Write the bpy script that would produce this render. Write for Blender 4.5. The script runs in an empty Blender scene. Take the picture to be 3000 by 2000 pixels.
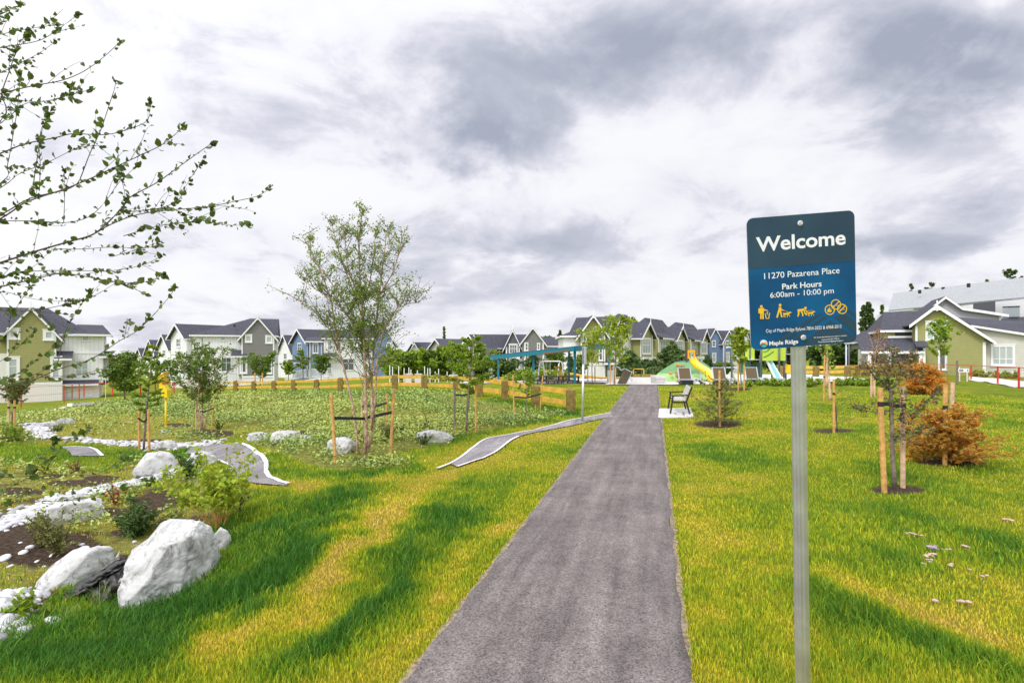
import bpy, math, random
import numpy as np
from mathutils import Vector, Matrix, noise as mnoise
sc = bpy.context.scene
C = sc.collection
R = math.radians
# ---------------------------------------------------------------- camera
FPX = 20.0/36.0*3000      # focal length in photo pixels
EYE, HOR = 1.7, 1035.0
cam = bpy.data.cameras.new('camera'); co = bpy.data.objects.new('camera', cam); C.objects.link(co)
cam.lens = 20; cam.sensor_width = 36; cam.clip_end = 3000; cam.clip_start = 0.05
cam.shift_y = (HOR-1000)/3000.0
co.location = (0, 0, EYE); co.rotation_euler = (R(90), 0, 0)
sc.camera = co
# ---------------------------------------------------------------- world
SUN_EL, SUN_AZ = 50.0, 215.0     # azimuth clockwise from +Y : behind and to the left of the camera
w = bpy.data.worlds.new("World"); sc.world = w; w.use_nodes = True
nt = w.node_tree; N = nt.nodes; L = nt.links; N.clear()
def nd(t, **k):
    n = N.new(t)
    for a, b in k.items(): setattr(n, a, b)
    return n
def mth(op, a, b=None, c=None, clamp=False):
    n = nd('ShaderNodeMath', operation=op, use_clamp=clamp)
    for i, v in enumerate((a, b, c)):
        if v is None: continue
        if isinstance(v, (int, float)): n.inputs[i].default_value = v
        else: L.new(v, n.inputs[i])
    return n.outputs[0]
out = nd('ShaderNodeOutputWorld'); bg = nd('ShaderNodeBackground'); bg.inputs[1].default_value = 1.0
sky = nd('ShaderNodeTexSky', sky_type='NISHITA', sun_disc=False)
sky.sun_elevation = R(SUN_EL); sky.sun_rotation = R(SUN_AZ)
skyc = nd('ShaderNodeVectorMath', operation='SCALE'); L.new(sky.outputs[0], skyc.inputs[0]); skyc.inputs[3].default_value = 0.1
tc = nd('ShaderNodeTexCoord'); sx = nd('ShaderNodeSeparateXYZ'); L.new(tc.outputs['Generated'], sx.inputs[0])
dx, dy, dz = sx.outputs
zz = mth('ADD', mth('MAXIMUM', dz, 0.0), 0.34)
pu, pv = mth('DIVIDE', dx, zz), mth('DIVIDE', dy, zz)
pc = nd('ShaderNodeCombineXYZ'); L.new(pu, pc.inputs[0]); L.new(pv, pc.inputs[1])
def noise(vec, scale, detail, rough, dist=0.0, off=(0,0,0), sc3=(1,1,1)):
    m = nd('ShaderNodeMapping'); L.new(vec, m.inputs[0]); m.inputs[1].default_value = off; m.inputs[3].default_value = sc3
    n = nd('ShaderNodeTexNoise'); L.new(m.outputs[0], n.inputs['Vector'])
    n.inputs['Scale'].default_value = scale; n.inputs['Detail'].default_value = detail
    n.inputs['Roughness'].default_value = rough; n.inputs['Distortion'].default_value = dist
    return n.outputs['Fac']
n1 = noise(pc.outputs[0], 1.15, 12, 0.57, 0.5, (3.1, 1.7, 0))
n2 = noise(pc.outputs[0], 3.4, 10, 0.60, 0.35, (9.1, 4.7, 2), (1, 1, 1))
n3 = noise(pc.outputs[0], 1.1, 3, 0.5, 0.0, (19.1, 2.7, 5))
# cloud banks: placed by compass direction (tangent coordinates ahead of the viewer), broken up by noise
dyp = mth('MAXIMUM', dy, 0.12)
tx = mth('ADD', mth('DIVIDE', dx, dyp), mth('MULTIPLY', mth('SUBTRACT', n2, 0.5), 0.30))
tz = mth('ADD', mth('DIVIDE', dz, dyp), mth('MULTIPLY', mth('SUBTRACT', n1, 0.5), 0.30))
BANKS = [ # px, py, rx, ry, weight (photo pixels turned into directions)
 (980,170,330,170,.50),(1330,330,260,140,.40),(1650,120,420,120,.44),(1750,290,300,120,.42),(2150,110,330,110,.45),(2480,300,200,90,.50),(2820,230,330,150,.72),(2900,60,200,100,.62),(2600,60,260,80,.45),
 (1250,480,280,75,.52),(1480,380,150,70,.4),(1980,600,240,60,.5),(1620,680,260,60,.38),(2750,690,380,50,.52),(2900,560,220,70,.42),
 (560,720,260,70,.36),(1150,720,220,50,.3),(800,420,200,120,.22),(1350,790,350,30,.26),
 (200,120,260,160,.16),(120,360,260,110,.15),(600,560,260,50,.12),(1700,880,500,30,.12),(2300,640,160,40,.2),(450,480,300,90,.14),(150,520,260,120,.16),(2300,500,300,90,-.25),(1050,620,300,60,-.2),(350,950,500,60,.12),(1900,420,250,60,-.2),(2650,480,200,60,-.2),(1500,560,300,50,-.22),(2000,850,500,60,-.1),(700,620,300,60,-.2)]
acc = None
for px, py, rx, ry, wt in BANKS:
    cx_, cz_ = (px-1500)/FPX, (HOR-py)/FPX
    a = mth('DIVIDE', mth('SUBTRACT', tx, cx_), rx/FPX); b = mth('DIVIDE', mth('SUBTRACT', tz, cz_), ry/FPX)
    g = mth('MULTIPLY', mth('POWER', 2.718, mth('MULTIPLY', mth('ADD', mth('MULTIPLY', a, a), mth('MULTIPLY', b, b)), -1.0)), wt)
    acc = g if acc is None else mth('ADD', acc, g)
front = mth('GREATER_THAN', dy, 0.0)
acc = mth('MULTIPLY', acc, front)
cmb = mth('ADD', mth('MULTIPLY', n1, 0.62), mth('MULTIPLY', n2, 0.38))
ss = nd('ShaderNodeMapRange', interpolation_type='SMOOTHSTEP'); L.new(cmb, ss.inputs[0]); ss.inputs[1].default_value = 0.43; ss.inputs[2].default_value = 0.58
puff = ss.outputs[0]
dark = mth('ADD', mth('MULTIPLY', acc, mth('ADD', mth('MULTIPLY', puff, 0.42), 0.48)), mth('MULTIPLY', puff, 0.27))
dark = mth('ADD', dark, mth('MULTIPLY', mth('SUBTRACT', n2, 0.5), 0.85))
dark = mth('ADD', dark, mth('MULTIPLY', mth('SUBTRACT', noise(pc.outputs[0], 9.0, 8, 0.62, 0.2, (1, 7, 3)), 0.5), 0.26)); dark = mth('ADD', dark, 0.045)
rp = nd('ShaderNodeValToRGB'); L.new(dark, rp.inputs[0])
e = rp.color_ramp.elements
e[0].position = 0.0; e[0].color = (0.83, 0.83, 0.86, 1)
e[1].position = 1.0; e[1].color = (0.34, 0.37, 0.455, 1)
for p, c in ((0.20, (0.78, 0.78, 0.83, 1)), (0.42, (0.62, 0.625, 0.70, 1)), (0.70, (0.46, 0.48, 0.565, 1))):
    q = e.new(p); q.color = c
# glow added round the hidden sun, behind the viewer, to brighten the ground
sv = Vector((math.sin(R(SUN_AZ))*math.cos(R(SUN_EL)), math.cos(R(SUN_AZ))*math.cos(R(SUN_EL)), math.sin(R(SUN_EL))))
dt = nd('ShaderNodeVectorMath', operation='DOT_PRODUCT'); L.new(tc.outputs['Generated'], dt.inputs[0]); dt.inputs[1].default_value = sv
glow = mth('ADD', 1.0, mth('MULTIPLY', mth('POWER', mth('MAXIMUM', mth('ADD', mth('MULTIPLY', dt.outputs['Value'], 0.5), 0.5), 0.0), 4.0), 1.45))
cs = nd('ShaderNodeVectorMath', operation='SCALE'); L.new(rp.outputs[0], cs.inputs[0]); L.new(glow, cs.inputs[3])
mx = nd('ShaderNodeMix', data_type='RGBA'); mx.inputs[0].default_value = 0.97
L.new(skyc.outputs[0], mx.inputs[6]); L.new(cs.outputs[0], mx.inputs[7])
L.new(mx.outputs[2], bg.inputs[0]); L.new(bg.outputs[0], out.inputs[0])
# ---------------------------------------------------------------- sun
sd = bpy.data.lights.new('sun', 'SUN'); so = bpy.data.objects.new('sun', sd); C.objects.link(so)
sd.energy = 1.5; sd.angle = R(10); sd.color = (1, .96, .9)
so.rotation_euler = (-sv).to_track_quat('-Z', 'Y').to_euler()
sc.view_settings.view_transform = 'Standard'; sc.view_settings.look = 'None'; sc.view_settings.gamma = 1
sc.view_settings.exposure = 0.2
sc.cycles.max_bounces = 6; sc.cycles.transparent_max_bounces = 12
random.seed(4); rng = np.random.default_rng(4)

# ---------------------------------------------------------------- geometry helpers
def W(px, py, Y): return Vector(((px-1500)/FPX*Y, Y, EYE+(HOR-py)/FPX*Y))
def tag(o, label=None, cat=None, group=None, kind=None):
    if label: o['label'] = label
    if cat: o['category'] = cat
    if group: o['group'] = group
    if kind: o['kind'] = kind
    return o
def empty(name, label, cat, loc, rz=0, group=None):
    o = bpy.data.objects.new(name, None); C.objects.link(o); o.location = loc; o.rotation_euler = (0, 0, rz)
    o.empty_display_size = .2
    return tag(o, label, cat, group)
class MB:
    def __init__(s): s.v = []; s.f = []
    def add(s, vs, fs):
        b = len(s.v); s.v += [tuple(p) for p in vs]; s.f += [tuple(b+i for i in f) for f in fs]; return s
    def box(s, x0, y0, z0, x1, y1, z1):
        if x1 < x0: x0, x1 = x1, x0
        if y1 < y0: y0, y1 = y1, y0
        if z1 < z0: z0, z1 = z1, z0
        return s.add([(x0,y0,z0),(x1,y0,z0),(x1,y1,z0),(x0,y1,z0),(x0,y0,z1),(x1,y0,z1),(x1,y1,z1),(x0,y1,z1)],
              [(0,3,2,1),(4,5,6,7),(0,1,5,4),(1,2,6,5),(2,3,7,6),(3,0,4,7)])
    def prism(s, pts, d):   # planar polygon pts (3D) extruded along vector d
        n = len(pts); pts = [Vector(p) for p in pts]; d = Vector(d)
        return s.add(pts+[p+d for p in pts], [tuple(range(n))[::-1], tuple(range(n, 2*n))]+[(i, (i+1) % n, n+(i+1) % n, n+i) for i in range(n)])
    def tube(s, pts, rs, k=6, cap=True):
        pts = [Vector(p) for p in pts]; n = len(pts)
        if isinstance(rs, (int, float)): rs = [rs]*n
        b = len(s.v); ref = Vector((0.31, 0.17, 0.93))
        for i, p in enumerate(pts):
            t = (pts[min(i+1, n-1)]-pts[max(i-1, 0)]).normalized()
            if abs(t.dot(ref)) > .93: rr = Vector((1, .2, 0))
            else: rr = ref
            a = t.cross(rr).normalized(); c = t.cross(a)
            for j in range(k):
                q = p+(a*math.cos(2*math.pi*j/k)+c*math.sin(2*math.pi*j/k))*rs[i]; s.v.append(tuple(q))
        for i in range(n-1):
            for j in range(k):
                s.f.append((b+i*k+j, b+i*k+(j+1) % k, b+(i+1)*k+(j+1) % k, b+(i+1)*k+j))
        if cap: s.f.append(tuple(b+j for j in range(k))[::-1]); s.f.append(tuple(b+(n-1)*k+j for j in range(k)))
        return s
    def bar(s, a, b, w, h, up=(0, 0, 1)):   # rectangular bar from a to b
        a, b, up = Vector(a), Vector(b), Vector(up); t = (b-a).normalized(); sd = t.cross(up).normalized(); u = sd.cross(t)
        o = [sd*(w/2*i)+u*(h/2*j) for i, j in ((-1,-1),(1,-1),(1,1),(-1,1))]
        return s.add([a+q for q in o]+[b+q for q in o], [(0,1,2,3),(7,6,5,4),(0,4,5,1),(1,5,6,2),(2,6,7,3),(3,7,4,0)])
    def build(s, name, mat, parent=None, smooth=False, bevel=0):
        me = bpy.data.meshes.new(name); me.from_pydata(s.v, [], s.f); me.update()
        me.materials.append(mat)
        if smooth: me.polygons.foreach_set('use_smooth', [True]*len(me.polygons))
        o = bpy.data.objects.new(name, me); C.objects.link(o)
        if parent: o.parent = parent
        if bevel:
            m = o.modifiers.new('b', 'BEVEL'); m.width = bevel; m.segments = 2; m.limit_method = 'ANGLE'
        return o
def np_mesh(name, V, quads=None, tris=None, mat=None, parent=None, attrs=None, smooth=False):
    me = bpy.data.meshes.new(name); V = np.asarray(V, dtype=np.float32)
    me.vertices.add(len(V)); me.vertices.foreach_set('co', V.ravel())
    idx = []; st = []; p = 0
    if quads is not None and len(quads):
        q = np.asarray(quads, dtype=np.int32); idx.append(q.ravel()); st.append(np.arange(len(q))*4); p = q.size
    if tris is not None and len(tris):
        t = np.asarray(tris, dtype=np.int32); idx.append(t.ravel()); st.append(p+np.arange(len(t))*3)
    idx = np.concatenate(idx).astype(np.int32); st = np.concatenate(st).astype(np.int32)
    me.loops.add(len(idx)); me.loops.foreach_set('vertex_index', idx)
    me.polygons.add(len(st)); me.polygons.foreach_set('loop_start', st)
    if smooth: me.polygons.foreach_set('use_smooth', np.ones(len(st), dtype=bool))
    me.update(calc_edges=True); me.validate()
    for k, a in (attrs or {}).items():
        at = me.attributes.new(k, 'FLOAT', 'POINT'); at.data.foreach_set('value', np.asarray(a, dtype=np.float32))
    if mat: me.materials.append(mat)
    o = bpy.data.objects.new(name, me); C.objects.link(o)
    if parent: o.parent = parent
    return o
def dup(root, loc, rz=0, scale=1, label=None, group=None, zs=None):
    r = root.copy(); C.objects.link(r); r.location = loc; r.rotation_euler = (0, 0, rz); r.scale = (scale, scale, zs or scale)
    if label: r['label'] = label
    if group: r['group'] = group
    for ch in root.children:
        c = ch.copy(); C.objects.link(c); c.parent = r
        for g in ch.children:
            d = g.copy(); C.objects.link(d); d.parent = c
    return r

# ---------------------------------------------------------------- materials
MATS = {}
def mat(name, col, rough=.6, spec=.5, metal=0, var=0, vscale=5, bump=0, bscale=40, coord='Object', stripes=None, island=0, col2=None, trans=0):
    if name in MATS: return MATS[name]
    m = bpy.data.materials.new(name); m.use_nodes = True; n = m.node_tree.nodes; l = m.node_tree.links
    b = n['Principled BSDF']; b.inputs['Roughness'].default_value = rough; b.inputs['Metallic'].default_value = metal
    b.inputs['Specular IOR Level'].default_value = spec
    b.inputs['Base Color'].default_value = (*col, 1)
    t = n.new('ShaderNodeTexCoord'); src = None
    if var or col2:
        nz = n.new('ShaderNodeTexNoise'); nz.inputs['Scale'].default_value = vscale; nz.inputs['Detail'].default_value = 6
        l.new(t.outputs[coord], nz.inputs['Vector'])
        mp = n.new('ShaderNodeMapRange'); mp.inputs[1].default_value = .35; mp.inputs[2].default_value = .65
        l.new(nz.outputs['Fac'], mp.inputs[0])
        mix = n.new('ShaderNodeMix'); mix.data_type = 'RGBA'; l.new(mp.outputs[0], mix.inputs[0])
        c2 = col2 or tuple(min(1, c*(1+var)) for c in col); c1 = col if col2 else tuple(c*(1-var) for c in col)
        mix.inputs[6].default_value = (*c1, 1); mix.inputs[7].default_value = (*c2, 1); src = mix.outputs[2]
    if island:
        g = n.new('ShaderNodeNewGeometry'); hs = n.new('ShaderNodeHueSaturation')
        mp = n.new('ShaderNodeMapRange'); mp.inputs[3].default_value = 1-island; mp.inputs[4].default_value = 1+island
        l.new(g.outputs['Random Per Island'], mp.inputs[0]); l.new(mp.outputs[0], hs.inputs['Value'])
        mp2 = n.new('ShaderNodeMapRange'); mp2.inputs[3].default_value = .5-.03*min(1, island*2); mp2.inputs[4].default_value = .5+.03*min(1, island*2)
        mu = n.new('ShaderNodeMath'); mu.operation = 'FRACT'; mm = n.new('ShaderNodeMath'); mm.operation = 'MULTIPLY'; mm.inputs[1].default_value = 7.31
        l.new(g.outputs['Random Per Island'], mm.inputs[0]); l.new(mm.outputs[0], mu.inputs[0]); l.new(mu.outputs[0], mp2.inputs[0]); l.new(mp2.outputs[0], hs.inputs['Hue'])
        if src: l.new(src, hs.inputs['Color'])
        else: hs.inputs['Color'].default_value = (*col, 1)
        src = hs.outputs[0]
    bsrc = None
    if stripes:   # (axis, spacing, depth)
        ax, sp, dp = stripes
        sp_ = n.new('ShaderNodeSeparateXYZ'); l.new(t.outputs['Object'], sp_.inputs[0])
        def M(op, a, bb):
            q = n.new('ShaderNodeMath'); q.operation = op
            for i, v in enumerate((a, bb)):
                if isinstance(v, (int, float)): q.inputs[i].default_value = v
                elif v is not None: l.new(v, q.inputs[i])
            return q.outputs[0]
        if ax == 'xy': v = M('ADD', sp_.outputs[0], sp_.outputs[1])
        else: v = sp_.outputs['xyz'.index(ax)]
        fr = M('FRACT', M('DIVIDE', v, sp), None)
        if ax == 'xy': line = M('LESS_THAN', fr, .16)
        else: line = M('GREATER_THAN', fr, .84)
        hs = n.new('ShaderNodeHueSaturation'); hs.inputs['Value'].default_value = 1-dp
        l.new(line, hs.inputs['Fac'])
        if src: l.new(src, hs.inputs['Color'])
        else: hs.inputs['Color'].default_value = (*col, 1)
        src = hs.outputs[0]; bsrc = fr
    if src: l.new(src, b.inputs['Base Color'])
    if bump:
        nz = n.new('ShaderNodeTexNoise'); nz.inputs['Scale'].default_value = bscale; nz.inputs['Detail'].default_value = 5
        l.new(t.outputs[coord], nz.inputs['Vector']); bp = n.new('ShaderNodeBump'); bp.inputs['Strength'].default_value = bump; bp.inputs['Distance'].default_value = .02
        l.new(nz.outputs['Fac'], bp.inputs['Height']); l.new(bp.outputs[0], b.inputs['Normal'])
    if trans:
        tr = n.new('ShaderNodeBsdfTranslucent'); ms = n.new('ShaderNodeMixShader'); ms.inputs[0].default_value = trans
        if src: l.new(src, tr.inputs[0])
        else: tr.inputs[0].default_value = (*col, 1)
        l.new(b.outputs[0], ms.inputs[1]); l.new(tr.outputs[0], ms.inputs[2]); l.new(ms.outputs[0], n['Material Output'].inputs[0])
    MATS[name] = m; return m
M_white = mat('white_paint', (.82,.82,.83), .5, var=.03)
M_metal = mat('galvanised', (.70,.71,.73), .38, metal=.85, var=.12, vscale=9)
M_stake = mat('stake_wood', (.60,.33,.10), .7, var=.25, vscale=14, bump=.3, bscale=60)
M_stake2 = mat('stake_wood_pale', (.62,.42,.26), .7, var=.22, vscale=14, bump=.3, bscale=60)
M_strap = mat('black_rubber', (.015,.015,.018), .5)
M_bark = mat('grey_bark', (.20,.16,.12), .8, var=.35, vscale=20, bump=.5, bscale=80)
M_birch = mat('birch_bark', (.62,.45,.32), .7, col2=(.30,.16,.09), vscale=18, bump=.5, bscale=60)
M_twig = mat('twig', (.10,.06,.05), .7)
M_leaf = mat('leaf_green', (.15,.235,.025), .5, island=.45, trans=.35)
M_leafbi = mat('leaf_birch', (.24,.34,.045), .5, island=.4, trans=.5)
M_leafb = mat('leaf_bright', (.26,.38,.025), .5, island=.35, trans=.4)
M_leafy = mat('leaf_yellow_green', (.36,.46,.03), .5, island=.3, trans=.4)
M_leafd = mat('leaf_dark', (.085,.15,.03), .55, island=.5, trans=.2)
M_leafn = mat('leaf_near', (.105,.165,.02), .45, island=.4, trans=.35)
M_needle_o = mat('needle_orange', (.62,.29,.035), .6, island=.45, trans=.3)
M_needle_g = mat('needle_dull_green', (.22,.23,.06), .6, island=.45, trans=.25)
M_needle_y = mat('needle_amber', (.48,.36,.07), .6, island=.4, trans=.3)
M_red = mat('leaf_red', (.42,.06,.02), .5, island=.3, trans=.3)
M_rust = mat('leaf_rust', (.26,.13,.06), .6, island=.4)
M_glass = mat('window_glass', (.10,.12,.14), .08, spec=.9)
M_blind = mat('window_blind', (.42,.47,.47), .15, spec=.8)
M_roof = mat('roof_shingle', (.060,.062,.082), .85, var=.45, vscale=7, stripes=('z', .16, .25))
M_roofl = mat('roof_shingle_light', (.36,.38,.39), .85, var=.25, vscale=9, stripes=('z', .18, .18))
def siding(nm, c): return mat('siding_'+nm, c, .7, var=.04, vscale=3, stripes=('z', .2, .30))
M_olive = siding('olive', (.33,.32,.12)); M_grey = siding('grey', (.205,.20,.20)); M_blue = siding('blue', (.17,.25,.40)); M_beige = siding('beige', (.60,.58,.52)); M_lgrey = siding('light_grey', (.42,.42,.44))
M_batten = mat('white_batten', (.80,.80,.82), .6, stripes=('xy', .42, .16)); M_lap = mat('white_lap', (.80,.79,.78), .6, stripes=('z', .2, .10))
M_dgrey = mat('dark_grey_panel', (.10,.105,.12), .6)
# ---------------------------------------------------------------- terrain height
POSTS = [(642,1121,1148,44),(691,1114,1146,41),(744,1115,1145,39),(803,1114,1144,37),(861,1112,1145,35),(928,1110,1147,32),(998,1105,1143,30.5),(1075,1100,1143,28.8),(1157,1096,1142,27),(1244,1096,1143,25.5),(1337,1100,1149,23.6),(1405,1101,1160,20.6),(1480,1111,1172,19.3),(1568,1125,1194,17.4),(1672,1137,1205,16.8)]
CTRL = [(50,2000,3.0),(300,1900,3.5),(480,1752,4.6),(60,1810,4.25),(260,1640,5.7),(0,1600,6.0),(700,1620,5.0),(620,1560,5.7),(900,1700,4.26),
 (1000,1500,6.1),(700,1440,7.0),(1000,1410,7.5),(150,1500,7.4),(0,1530,7.2),(380,1440,8.7),(520,1372,10.0),(300,1385,10.4),(0,1400,10.0),
 (200,1312,13.2),(200,1365,11.2),(450,1340,11.8),(0,1300,13.4),(620,1310,12.2),(700,1345,10.3),(250,1288,14.8),(300,1250,17.5),(480,1265,16),(300,1205,27),(500,1165,37),(60,1248,17),
 (100,1195,36),(200,1184,58),(350,1168,56),(0,1190,60),(900,1280,11.5),(1065,1330,9.8),(800,1300,10.8),(1100,1200,17),(900,1180,24),
 (1300,1255,13.2),(1150,1400,7.8),(1300,1370,8.5),(1500,1285,11.3),(1600,1254,12.9),(840,1418,7.4),
 (1700,1150,26),(1560,1150,26),(1700,1250,13.2),(2105,1245,13.5),(2615,1432,7.15),(2780,1350,9.0),(2950,1500,6.1),(2500,1150,24.6),(2300,1128,30.5),(2125,1126,31),(2700,1120,34),
 (2845,1112,44),(2923,1124,36),(2985,1138,29),(2950,1250,13.2),(2700,1097,58),(2950,1099,58),(2960,1135,36),(2380,1108,38),(2490,1108,36),(2600,1106,40),
 (1650,1106,75),(1550,1104,80),(1300,1108,80),(1000,1112,90),(850,1118,80),(700,1130,84),(540,1135,95),(2000,1095,90),(2250,1090,100),(1200,1125,45),(1000,1128,50),(1450,1121,40)]
cp = []
for px, py, Y in CTRL+[(p[0], p[2], p[3]) for p in POSTS]:
    q = W(px, py, Y); cp.append((q.x, q.y, q.z))
for t in (0.6, 1.5, 2.9, 4.26, 6.1, 9, 13, 18, 24, 30.4):      # the straight path lies level
    xc = -0.555+0.25*t
    for o in (-.75, .75): cp.append((xc+o, t, 0.0))
for a in (-175,-140,-105,-75,75,105,140,175):
    for r in (1.5, 6, 25, 100, 400):
        z = 0 if a > 0 or r < 20 else -1.0
        if r >= 100: z = -2.5
        cp.append((math.sin(R(a))*r, math.cos(R(a))*r, z))
for a in (-50,-25,0,25,50):
    for r in (200, 600): cp.append((math.sin(R(a))*r, math.cos(R(a))*r, -4.2))
for a in (-60,-20,20,60): cp.append((math.sin(R(a))*.6, math.cos(R(a))*.6, 0))
cp = np.array(cp)
def uv_(x, y):
    r = np.sqrt(x*x+y*y)+1e-6
    return np.stack([np.arctan2(x, y)*2.0, np.log(r)*1.0], -1)
def kern(d2): return np.sqrt(d2+0.0016)
U = uv_(cp[:,0], cp[:,1]); n = len(U)
D = ((U[:,None]-U[None])**2).sum(-1)
K = np.zeros((n+3, n+3)); K[:n,:n] = kern(D)-np.eye(n)*.004; K[:n,n] = 1; K[n,:n] = 1; K[:n,n+1:] = U; K[n+1:,:n] = U.T
wgt = np.linalg.solve(K, np.concatenate([cp[:,2], [0,0,0]]))
def ground0(x, y):
    x = np.asarray(x, float); y = np.asarray(y, float); sh = x.shape; x = x.ravel(); y = y.ravel(); o = np.empty(len(x))
    for i in range(0, len(x), 20000):
        q = uv_(x[i:i+20000], y[i:i+20000])
        d = ((q[:,None]-U[None])**2).sum(-1)
        o[i:i+20000] = kern(d)@wgt[:n]+wgt[n]+q@wgt[n+1:]
    return o.reshape(sh)
def seg_dist(x, y, pts):
    best = np.full(np.shape(x), 1e9)
    for (ax, ay), (bx, by) in zip(pts[:-1], pts[1:]):
        vx, vy = bx-ax, by-ay; t = np.clip(((x-ax)*vx+(y-ay)*vy)/(vx*vx+vy*vy+1e-9), 0, 1)
        best = np.minimum(best, np.hypot(x-ax-t*vx, y-ay-t*vy))
    return best
TROUGH = [(-3.05,8.15),(-2.2,8.0),(-1.5,8.3),(-1.0,8.9)]     # the bike track dips out of sight here
def ground(x, y):
    z = ground0(x, y); x = np.asarray(x, float); y = np.asarray(y, float)
    z = z-0.0*np.exp(-(seg_dist(x, y, TROUGH)/.62)**4)
    r = np.hypot(x, y)
    on = np.abs(x-(-0.555+.25*y))
    k = np.clip((on-.8)/1.5, 0, 1)*np.clip((r-2)/3, 0, 1)
    z = z+k*(0.022*np.sin(x*1.9+y*.7)+0.018*np.sin(y*2.3-x*1.1)+.012*np.sin(x*4.1)*np.sin(y*3.3))*np.clip(1-(r-40)/40, 0, 1)
    return z
def gz(x, y): return float(ground(np.array([x]), np.array([y]))[0])
YS = np.exp(np.linspace(math.log(1.6), math.log(140), 900))
def Gm(pts):
    """photo pixels -> points where those sight lines first meet the ground"""
    pts = np.array(pts, float); X = (pts[:,:1]-1500)/FPX*YS[None]; Yb = np.repeat(YS[None], len(pts), 0); Z = EYE+(HOR-pts[:,1:2])/FPX*YS[None]
    g = ground(X, Yb); below = Z < g; i = np.where(below.any(1), below.argmax(1), len(YS)-1); i = np.maximum(i, 1); k = np.arange(len(pts))
    d0 = Z[k,i-1]-g[k,i-1]; d1 = g[k,i]-Z[k,i]; t = np.clip(d0/(d0+d1+1e-9), 0, 1); y = YS[i-1]+(YS[i]-YS[i-1])*t; x = (pts[:,0]-1500)/FPX*y
    return np.stack([x, y, ground(x, y)], -1)
def G(px, py): return Vector(Gm([(px, py)])[0])
def gy(px, Y):
    x = (px-1500)/FPX*Y; return Vector((x, Y, gz(x, Y)))

# ---------------------------------------------------------------- what grows where (plan view, traced from the photo)
def inpoly(x, y, poly):
    poly = np.asarray(poly, float); c = np.zeros(np.shape(x), bool); j = len(poly)-1
    for i in range(len(poly)):
        xi, yi = poly[i]; xj, yj = poly[j]
        if yi != yj: c ^= ((yi > y) != (yj > y)) & (x < (xj-xi)*(y-yi)/(yj-yi)+xi)
        j = i
    return c
def proj(x, y, z):
    yy = np.maximum(y, .05); return 1500+FPX*x/yy, HOR-FPX*(z-EYE)/yy
MEADOW = [(-900,1235),(0,1226),(120,1207),(240,1187),(330,1178),(430,1160),(560,1156),(740,1152),(900,1152),(1080,1149),(1240,1150),(1335,1156),(1405,1170),(1560,1205),(1672,1215),(1560,1228),(1420,1257),(1330,1275),(1240,1320),(1130,1362),(1000,1380),(900,1362),(830,1330),(760,1305),(700,1278),(560,1300),(400,1310),(200,1292),(0,1292),(-900,1310)]
STRAW = [(-100,1262),(160,1240),(330,1215),(420,1205),(600,1228),(720,1245),(900,1262),(950,1275),(720,1285),(640,1272),(520,1292),(300,1295),(100,1290)]
BANK = [(-2500,1350),(0,1350),(200,1372),(330,1385),(390,1345),(480,1336),(560,1352),(590,1420),(640,1470),(660,1530),(600,1548),(480,1550),(380,1640),(260,1690),(90,1800),(0,1850),(-400,2000),(-2500,2300)]
SOILS = [(130,1610,230,60),(60,1560,160,40),(300,1650,110,40),(450,1475,90,34),(230,1415,110,12),(60,1440,80,16),(520,1245,60,7),(900,1268,60,8),(420,1290,80,5),(330,1500,80,16),(470,1450,60,25),(430,1500,60,20),(640,1270,60,12),(300,1400,60,10),(380,1560,60,14)]
MULCH = [(2635,1435,95,16),(2785,1352,115,15),(2105,1242,80,13),(2160,1140,45,6),(2440,1262,70,8),(1542,1215,40,6),(1085,1350,70,14),(598,1265,55,9),(2700,1150,60,6),(1770,1120,150,5)]
GRAVEL1 = [(-300,1600),(0,1545),(100,1495),(220,1445),(330,1428),(430,1402),(500,1385)]
GRAVEL2 = [(95,1240),(120,1262),(115,1280),(250,1288),(400,1300),(480,1307),(580,1302),(640,1296)]
GRAVEL3 = [(-60,1880),(0,1800),(40,1740)]
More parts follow.
